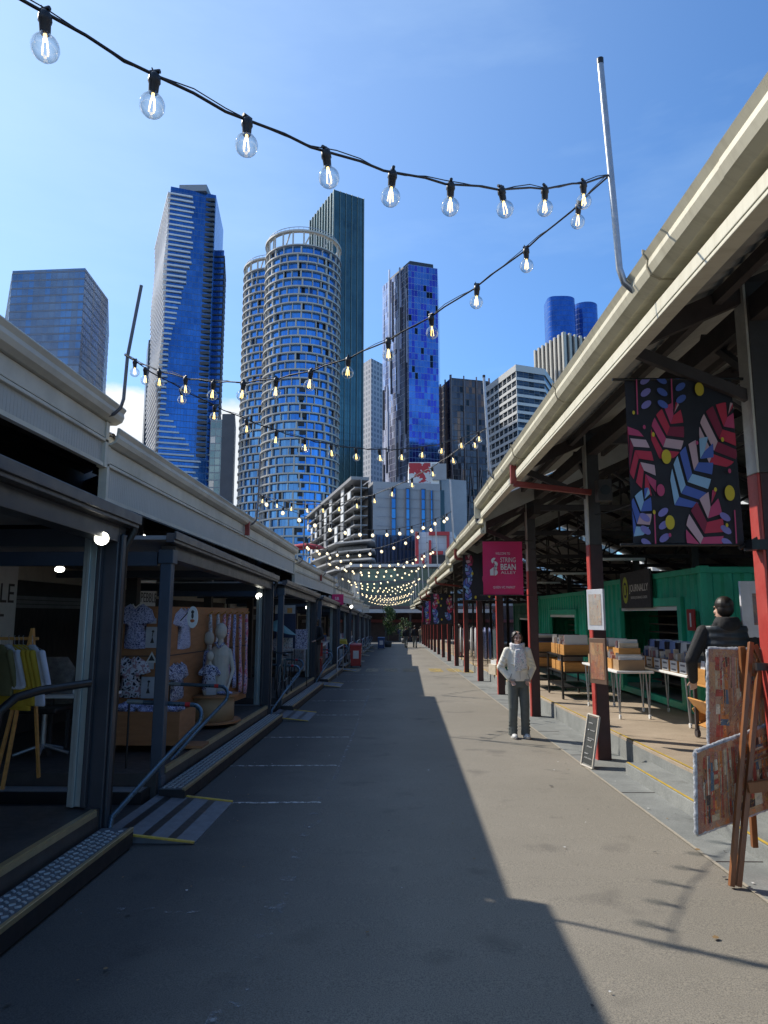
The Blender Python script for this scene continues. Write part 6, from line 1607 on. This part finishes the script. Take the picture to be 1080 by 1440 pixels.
for k, (px0, px1, py0, py1, Y, lb) in enumerate(((414, 432, 885, 913, 16.5, 'white printed panel of tea towels at the third corner post'), (378, 388, 898, 915, 15.5, 'small patterned panel left of the parasol stall'), (397, 411, 897, 915, 15.2, 'patterned bag stand in the middle of the pram stall'))):
    q0 = at(px0, py0, Y); q1 = at(px1, py1, Y); th = thing('towel_display', lb, 'display', (q0.x, Y, q1.z))
    m = MB(); m.box(q0.x, q1.x, Y, Y + .03, q1.z, q0.z); m.build('panel', pat_black if k != 2 else pat_grey, th)
    m = MB(); m.box(q0.x, q0.x + .02, Y + .031, Y + .05, zf(Y), q0.z); m.box(q1.x - .02, q1.x, Y + .031, Y + .05, zf(Y), q0.z); m.build('stand', black_rub, th)
def wheel(m, c, r, tr): m.tube([(c[0] + .0, c[1] + r * math.cos(a * PI / 9), c[2] + r * math.sin(a * PI / 9)) for a in range(19)], tr, 6)
X, Yp = at(393, 960, 13.3).x, 13.3; zg = zf(13)
th = thing('bicycle', 'parked bicycle in shade behind the second handrail, wheel facing the lane', 'bicycle', (X, Yp, zg))
for dy in (0, .95):
    m = MB(); wheel(m, (0, dy, .33), .31, .016); w_ = m.build('wheel', black_rub, th, local=True)
    m = MB()
    for k in range(10): m.tube([(0, dy, .33), (0, dy + .3 * math.cos(k * .628), .33 + .3 * math.sin(k * .628))], .002, 3)
    m.build('spokes', galv, w_, local=True)
m = MB(); 
for a, b in (((0, 0, .33), (0, .14, .82)), ((0, .12, .74), (0, .62, .72)), ((0, .12, .68), (0, .45, .30)), ((0, .62, .75), (0, .45, .30)), ((0, .45, .30), (0, .95, .33)), ((0, .95, .33), (0, .62, .72))): m.tube([a, b], .014, 6)
m.build('frame', mat('bike_teal', (.05, .1, .12), .4), th, local=True)
m = MB(); m.tube([(-.24, .1, .88), (0, .14, .86), (.24, .1, .88)], .012, 6); m.build('handlebar', black_rub, th, local=True)
m = MB(); m.ell((0, .66, .80), (.06, .12, .03)); m.build('saddle', black_rub, th, local=True)
# bins
def bin_(x0, x1, y, ztop, body, lid, label, lidh):
    zb = gz(y); th = thing('bin', label, 'rubbish bin', ((x0 + x1) / 2, y, zb)); d = x1 - x0
    m = MB(); hx = d / 2; H_ = ztop - zb - lidh
    m.add([(-hx * .86, 0, .06), (hx * .86, 0, .06), (hx * .86, d * .9, .06), (-hx * .86, d * .9, .06), (-hx, 0, H_), (hx, 0, H_), (hx, d, H_), (-hx, d, H_)], [(0, 3, 2, 1), (4, 5, 6, 7), (0, 1, 5, 4), (1, 2, 6, 5), (2, 3, 7, 6), (3, 0, 4, 7)]); m.build('body', body, th, local=True, bevel=.02)
    m = MB(); m.add([(-hx * 1.06, -.04, H_ + .003), (hx * 1.06, -.04, H_ + .003), (hx * 1.06, d + .02, H_ + .003), (-hx * 1.06, d + .02, H_ + .003), (-hx, -.02, H_ + lidh * .7), (hx, -.02, H_ + lidh * .7), (hx * .9, d, H_ + lidh), (-hx * .9, d, H_ + lidh)], [(0, 3, 2, 1), (4, 5, 6, 7), (0, 1, 5, 4), (1, 2, 6, 5), (2, 3, 7, 6), (3, 0, 4, 7)]); m.build('lid', lid, th, local=True, bevel=.015)
    m = MB(); m.box(-hx * .45, hx * .55, -.03, -.004, H_ * .42, H_ * .80); m.build('label_sheet', offwhite, th, local=True)
    for sx in (-1, 1): m = MB(); m.tube([(sx * hx * .8 - .03, d, .07), (sx * hx * .8 + .03, d, .07)], .07, 12); m.build('wheel', black_rub, th, local=True)
yy = 30.2
bin_(at(472, 935, yy).x, at(487, 935, yy).x, yy, at(480, 899, yy).z, charc, mat('bin_yellow', (.6, .42, .02), .4), 'dark bin with a yellow recycling lid', .22)
bin_(at(492, 935, 29.6).x, at(508, 935, 29.6).x, 29.6, at(500, 905, 29.6).z, mat('bin_red', (.42, .03, .03), .4), mat('bin_red', (.42, .03, .03), .4), 'red wheeled bin beside the yellow topped one', .12)
bin_(at(531, 910, 54).x, at(541, 910, 54).x, 54, at(536, 896, 54).z, mat('tub_blue', (.03, .08, .2), .5), mat('tub_blue', (.03, .08, .2), .5), 'blue tub standing in the lane before the leafy tree', .1)
bin_(at(487, 930, 30.8).x, at(492, 930, 30.8).x, 30.9, at(490, 912, 30.8).z, charc, charc, 'narrow grey bin between the yellow topped and red bins', .08)
th = thing('chair', 'red metal chair in shade beside the third corner post', 'chair', (at(443, 930, 20.6).x, 20.6, zf(20.6)))
redc = mat('chair_red', (.35, .02, .02), .4)
m = MB(); m.box(-.2, .2, -.2, .2, .43, .46); m.build('seat', redc, th, local=True); m = MB(); m.box(-.2, .2, .18, .21, .5, .9); m.build('backrest', redc, th, local=True)
for x in (-.18, .18):
    for y in (-.18, .18): m = MB(); m.tube([(x, y, 0), (x, y, .45)], .014, 6); m.build('leg', redc, th, local=True)
# far left stall goods
rr = random.Random(12)
for k in range(9):
    y = 21.5 + k * 3.6; x = -2.9 - rr.uniform(0, .3); th = thing('display_table', '%s goods table counted from the bins, on the shaded side' % ordn[k], 'table', (x, y, zf(y)))
    m = MB(); m.box(-.35, .35, -.8, .8, .70, .74); m.build('tabletop', offwhite, th, local=True)
    m = MB(); m.box(-.34, .34, -.79, .79, .1, .70); m.build('table_skirt', [pat_grey, charc, pat_black, navy][k % 4], th, local=True)
    for q in range(6): m = MB(); w = rr.uniform(.05, .12); m.box(-.2, -.2 + 2 * w, -.7 + q * .24, -.7 + q * .24 + w, .74, .74 + rr.uniform(.1, .4)); m.build('goods', rr.choice(card_m + [pine, pat_pink]), th, local=True)
# low railings between far stalls
for k in range(5):
    y = 24 + k * 6; th = thing('railing', '%s tubular railing counted from the bins on the shaded side' % ordn[k], 'railing', (-2.0, y, gz(y)))
    m = MB(); m.tube([(0, 0, 0), (0, 0, .85), (0, .1, .95), (0, 2.6, .95), (0, 2.7, .85), (0, 2.7, 0)], .022, 8); m.tube([(0, .0, .5), (0, 2.7, .5)], .018, 8); m.build('rail_tube', galv, th, local=True)
# ================================================================ people
skin = mat('skin', (.62, .38, .28), .5, var=.06, scale=30); skin.node_tree.nodes['Principled BSDF'].inputs['Subsurface Weight'].default_value = .0
hairm = mat('dark_hair', (.02, .014, .01), .5, var=.3, scale=60, stretch=(1, 1, .2)); eyem = mat('eye_dark', (.01, .01, .01), .2)
lipm = mat('lip', (.35, .12, .10), .5)
shoew = mat('white_shoe', (.62, .62, .60), .5)
def person(label, loc, rz, H, coat, trou, shoe, legs, arms, hair='short', vox=.010, scarf=None, face=True, vest=None, hood=False, turn=0., wide=1., long_coat=0., pockets=False):
    """local frame: faces -Y, x to the person's left. legs: ((x,y) foot L, (x,y) foot R), arms: (elbow,hand) x2"""
    s = H / 1.70; V = lambda *a: Vector(a) * s
    m = MB()
    # head with features
    hc = V(0, -.012, 1.575); R = Euler((0, 0, turn)).to_matrix()
    HP = lambda x, y, z: hc + R @ (Vector((x, y, z)) * s)
    m.ell(hc + V(0, .012, .03), (.074 * s, .092 * s, .088 * s)); m.ell(HP(0, -.018, -.035), (.058 * s, .066 * s, .075 * s)); m.ell(HP(0, -.05, -.082), (.026 * s, .024 * s, .022 * s))
    m.cap(HP(0, -.088, .012), .009 * s, HP(0, -.106, -.028), .013 * s); m.ell(HP(.012, -.098, -.03), (.010 * s,) * 3); m.ell(HP(-.012, -.098, -.03), (.010 * s,) * 3)
    m.cap(HP(-.03, -.083, .026), .009 * s, HP(.03, -.083, .026), .009 * s); m.ell(HP(.035, -.062, -.02), (.02 * s,) * 3); m.ell(HP(-.035, -.062, -.02), (.02 * s,) * 3)
    m.cap(HP(-.018, -.084, -.056), .008 * s, HP(.018, -.084, -.056), .008 * s)
    for sg in (-1, 1): m.ell(HP(sg * .076, .006, -.008), (.012 * s, .02 * s, .032 * s))
    m.cap(V(0, .01, 1.40), .052 * s, hc + V(0, .01, -.06), .05 * s)
    # torso
    tor = [(0, 0, .86, .150, .105), (0, 0, .95, .155, .11), (0, 0, 1.08, .132, .095), (0, 0, 1.22, .150, .105), (0, 0, 1.34, .165, .10), (0, .005, 1.405, .13, .075), (0, .008, 1.44, .06, .055)]
    m.loft([(a * s, b * s, c * s, d * s * wide, e * s) for a, b, c, d, e in tor], 18)
    feet = [V(legs[0][0], legs[0][1], .0), V(legs[1][0], legs[1][1], .0)]
    hips = [V(.085, 0, .90), V(-.085, 0, .90)]; knees = []
    for f, h in zip(feet, hips):
        k = f.lerp(h, .5); k.z = .49 * s; k.y -= .03 * s + abs(f.y) * .12; k.x = (f.x + h.x) / 2; knees.append(k)
        m.cap(h, .085 * s, k, .058 * s); m.cap(k, .055 * s, f + V(0, .015, .09), .038 * s); m.cap(f + V(0, .02, .05), .036 * s, f + V(0, -.13, .035), .028 * s)
    sh = [V(.175 * wide, .005, 1.365), V(-.175 * wide, .005, 1.365)]; A = []
    for sp, (e, h) in zip(sh, arms):
        e = V(*e); h = V(*h); A.append((sp, e, h)); m.cap(sp, .052 * s, e, .038 * s); m.cap(e, .037 * s, h, .026 * s)
        d = (h - e).normalized(); side = d.cross(Vector((0, 1, 0))).normalized(); fw = side.cross(d)
        pc = h + d * .045 * s; m.ell(pc, (.036 * s, .018 * s, .045 * s), d.to_track_quat('Z', 'Y').to_euler())
        for i in range(4):
            o = side * (.026 - i * .0175) * s; L = (.062, .07, .066, .052)[i] * s; b0 = h + d * .082 * s + o; k1 = b0 + d * L * .55; k2 = k1 + (d * .8 + fw * -.5).normalized() * L * .55
            m.cap(b0, .0085 * s, k1, .008 * s, 8); m.cap(k1, .008 * s, k2, .007 * s, 8)
        m.cap(h + d * .02 * s + side * .03 * s, .011 * s, h + d * .07 * s + side * .055 * s - fw * .01 * s, .009 * s, 8)
    body = m.build('person', skin, None, local=True, remesh=vox * .8, loc=loc, rz=rz)
    tag(body, label, 'person')
    # trousers
    m = MB(); m.loft([(0, 0, .80 * s, .15 * s * wide, .115 * s), (0, 0, .93 * s, .172 * s * wide, .125 * s), (0, 0, 1.02 * s, .15 * s * wide, .11 * s)], 18)
    for f, h, k in zip(feet, hips, knees):
        m.cap(h + V(0, 0, -.02), .100 * s, k, .082 * s); m.cap(k, .082 * s, f + V(0, .01, .11), .070 * s); m.loft([(f.x, f.y + .005 * s, .045 * s, .075 * s, .085 * s), (f.x, f.y + .01 * s, .20 * s, .068 * s, .075 * s)], 12)
        for q in range(4): m.cap(f + V(-.06, -.02, .10 + .05 * q), .016 * s, f + V(.06, -.04, .12 + .05 * q), .014 * s)
    m.build('trousers', trou, body, local=True, remesh=vox)
    # coat
    m = MB(); zb = .90 - long_coat
    rows = [(0, 0, zb, .178, .135), (0, 0, zb + .05, .185, .142), (0, 0, 1.08, .172, .13), (0, 0, 1.22, .185, .135), (0, 0, 1.34, .19, .12), (0, .006, 1.41, .145, .092), (0, .01, 1.455, .078, .072)]
    m.loft([(a * s, b * s, c * s, d * s * wide, e * s) for a, b, c, d, e in rows], 20)
    for sp, e, h in A:
        m.cap(sp, .072 * s, e, .060 * s); m.cap(e, .060 * s, e.lerp(h, .97), .045 * s)
        for q in range(3): c_ = sp.lerp(e, .35 + .25 * q); m.ell(c_ + V(0, -.02, 0), (.066 * s, .066 * s, .018 * s), (.3, .5, 0))
    for q in range(5): m.ell(V(.05 * math.sin(q * 2), -.10, .98 + q * .08), (.11 * s, .04 * s, .014 * s), (0, .35 * (-1) ** q, 0)); m.ell(V(-.05 * math.sin(q * 2), .09, .98 + q * .08), (.12 * s, .05 * s, .014 * s), (0, -.3 * (-1) ** q, 0))
    if hood: m.loft([(0, .02, 1.40 * s, .12 * s, .12 * s), (0, .06 * s, 1.46 * s, .12 * s, .115 * s), (0, .07 * s, 1.51 * s, .095 * s, .085 * s)], 16); m.ell(V(0, .12, 1.43), (.10 * s, .055 * s, .07 * s))
    jk = m.build('jacket', coat, body, local=True, remesh=vox)
    if vest:
        m = MB()
        for q in range(8):
            z = .90 + q * .066; w = .205 - .02 * abs(q - 4) * .2; m.loft([(0, .004, z * s, (w - .003) * s, .150 * s), (0, .004, (z + .033) * s, (w + .006) * s, .160 * s), (0, .004, (z + .068) * s, (w - .003) * s, .150 * s)], 20)
        m.build('vest', vest, body, local=True, remesh=vox)
    if pockets:
        m = MB()
        for sg in (-1, 1): m.bar(V(sg * .13, -.128, 1.02), V(sg * .165, -.11, .93), .004, .012)
        m.bar(V(0, -.140, .93), V(0, -.128, 1.36), .004, .008); m.bar(V(-.15, -.12, .915), V(.15, -.12, .915), .004, .03)
        m.build('seams', mat('jacket_seam', (.32, .31, .28), .7), jk, local=True)
    for f in feet:
        m = MB(); m.ell(f + V(0, -.12, .04), (.048 * s, .09 * s, .042 * s)); m.ell(f + V(0, .0, .05), (.042 * s, .09 * s, .05 * s)); m.loft([(f.x, f.y - .05 * s, .004, .045 * s, .145 * s), (f.x, f.y - .05 * s, .03 * s, .046 * s, .148 * s)], 14)
        m.build('shoe', shoe, body, local=True, remesh=vox * .8)
    # hair
    m = MB()
    if hair == 'short': m.ell(hc + V(0, .025, .045), (.082 * s, .095 * s, .083 * s)); m.ell(hc + V(0, .05, .0), (.076 * s, .066 * s, .07 * s))
    else:
        m.ell(hc + V(0, .03, .042), (.084 * s, .094 * s, .083 * s)); m.ell(hc + V(0, .055, -.01), (.078 * s, .065 * s, .085 * s))
        for sg in (-1, 1): m.cap(HP(sg * .03, -.055, .085), .022 * s, HP(sg * .078, -.02, .02), .02 * s); m.cap(HP(sg * .078, -.015, .02), .02 * s, HP(sg * .074, .02, -.07), .016 * s)
        if hair == 'tied': m.ell(hc + V(0, .125, .02), (.04 * s, .04 * s, .045 * s))
        if hair == 'long': m.loft([(hc.x, hc.y + .06 * s, hc.z - .25 * s, .07 * s, .035 * s), (hc.x, hc.y + .06 * s, hc.z, .085 * s, .06 * s)], 12)
    m.build('hair', hairm, body, local=True, remesh=vox * .7)
    if face:
        for sg in (-1, 1):
            m = MB(); m.ell(HP(sg * .029, -.0835, .008), (.0125 * s, .007 * s, .0075 * s)); m.build('eye', eyem, body, local=True)
            m = MB(); m.cap(HP(sg * .018, -.093, .026), .0035 * s, HP(sg * .044, -.083, .028), .003 * s); m.build('eyebrow', hairm, body, local=True)
        m = MB(); m.ell(HP(0, -.091, -.056), (.02 * s, .006 * s, .006 * s)); m.build('lips', lipm, body, local=True)
    if scarf:
        m = MB()
        for q in range(3): m.tube([V(.10 * math.cos(a), .01 + .09 * math.sin(a) - .015, 1.40 + q * .035 + .012 * math.sin(a * 2 + q)) for a in [2 * PI * k / 14 for k in range(15)]], .028 * s, 8)
        m.loft([(-.03 * s, -.15 * s, 1.06 * s, .06 * s, .012 * s), (-.02 * s, -.155 * s, 1.2 * s, .075 * s, .02 * s), (0, -.13 * s, 1.40 * s, .07 * s, .03 * s)], 12)
        m.loft([(.07 * s, -.145 * s, 1.10 * s, .05 * s, .012 * s), (.05 * s, -.15 * s, 1.25 * s, .06 * s, .02 * s), (.03 * s, -.125 * s, 1.41 * s, .06 * s, .03 * s)], 12)
        m.build('scarf', scarf, body, local=True, remesh=vox * .8)
    return body
scf = fabric_pattern('pale_floral_scarf', (.80, .82, .80), (.36, .42, .46), (.7, .62, .64), 30)
jk_w = mat('ivory_jacket', (.84, .80, .68), .75, var=.07, scale=12, bump=.2)
grt = mat('dark_grey_trousers', (.12, .135, .125), .75, var=.2, scale=9, bump=.2)
person('woman in ivory jacket and pale scarf standing in the sun, hands in pockets', (1.86, 10.95, gz(10.95)), .08, 1.60, jk_w, grt, shoew,
       ((.10, .0), (-.10, .02)), (((.265, .06, 1.10), (.16, -.07, .94)), ((-.275, .05, 1.11), (-.16, -.07, .94))), 'tied', .008, scarf=scf, wide=.95, pockets=True)
blk = mat('black_fleece', (.016, .016, .018), .8, var=.25, scale=30, bump=.2); vst = mat('black_puffer', (.022, .027, .032), .42, var=.2, scale=6)
jean = mat('blue_jeans', (.07, .12, .2), .8, var=.2, scale=20)
stone = mat('stone_trousers', (.45, .38, .31), .8)
person('man seen from behind in a black hooded top and puffer vest', (2.98, 6.45, zdeck(6.45)), PI - .15, 1.66, blk, jean, charc,
       ((.10, 0), (-.10, 0)), (((.32, .02, 1.12), (.27, -.16, .92)), ((-.32, .02, 1.12), (-.27, -.16, .92))), 'short', .009, vest=vst, hood=True, turn=.5, wide=1.12)
far = [((592, 905), 1.72, PI, 'person in a tan jacket walking away in the sunlit strip', mat('tan_jacket', (.30, .25, .18), .8), .12),
       ((583.5, 911), 1.80, PI, 'tall person in black walking away at the shadow edge', blk, .14),
       ((571, 911), 1.72, PI - .2, 'person in dark clothes left of the tall walker in the lane', blk, .10),
       ((563, 903), 1.7, PI + .1, 'person in a dark coat farther down the middle of the lane', navy, .1),
       ((558.5, 900), 1.62, PI, 'person with a pale top among the far walkers', mat('pale_top', (.5, .5, .5), .8), .08),
       ((568, 900), 1.7, 0, 'far person facing the camera behind the dark coats', mat('brown_coat', (.12, .07, .05), .8), .1),
       ((576, 901), 1.66, .2, 'far person in grey partly behind the tall walker', mat('grey_coat', (.15, .15, .16), .8), .1)]
for (px, py), H, rz, lb, ct, st in far:
    r = ray(px, py); tt = -EYE / (r.z + .019 * r.y); x, y = r.x * tt, r.y * tt
    person(lb, (x, y, gz(y)), rz, H, ct, grt, charc, ((.09, -st * 2), (-.09, st * 2)), (((.25, .05, 1.12), (.24, -.10, .92)), ((-.25, .02, 1.12), (-.24, .08, .90))), 'short', .02, face=False)
q = at(444, 900, 19.9); person('person in black standing in shade beside the red chair', (q.x, 19.9, zf(19.9)), -.6, 1.62, blk, charc, charc, ((.09, 0), (-.09, 0)), (((.25, .0, 1.12), (.18, -.2, 1.05)), ((-.25, .0, 1.12), (-.18, -.2, 1.05))), 'long', .018, face=False)
q = at(-22, 1000, 4.3); person('person in a white top mostly outside the left edge', (-2.72, 4.05, zf(4.1) - .1), 1.2, 1.62, whc, charc, charc, ((.09, 0), (-.09, 0)), (((.24, .1, 1.10), (.2, -.15, 1.0)), ((-.24, .10, 1.10), (-.2, -.12, .96))), 'short', .012, face=False)
person('seated style shopper in pale clothing at the far right walkway edge', (3.0, 33.4, zdeck(33.4)), .6, 1.55, mat('pale_top', (.5, .5, .5)), card_m[5], charc, ((.09, 0), (-.09, 0)), (((.25, .0, 1.12), (.2, -.15, .98)), ((-.25, .0, 1.12), (-.2, -.15, .98))), 'long', .02, face=False)
# ================================================================ object tidy-up: every thing keeps a label
for o in list(COL.objects):
    if o.type == 'EMPTY' and not o.children: bpy.data.objects.remove(o)
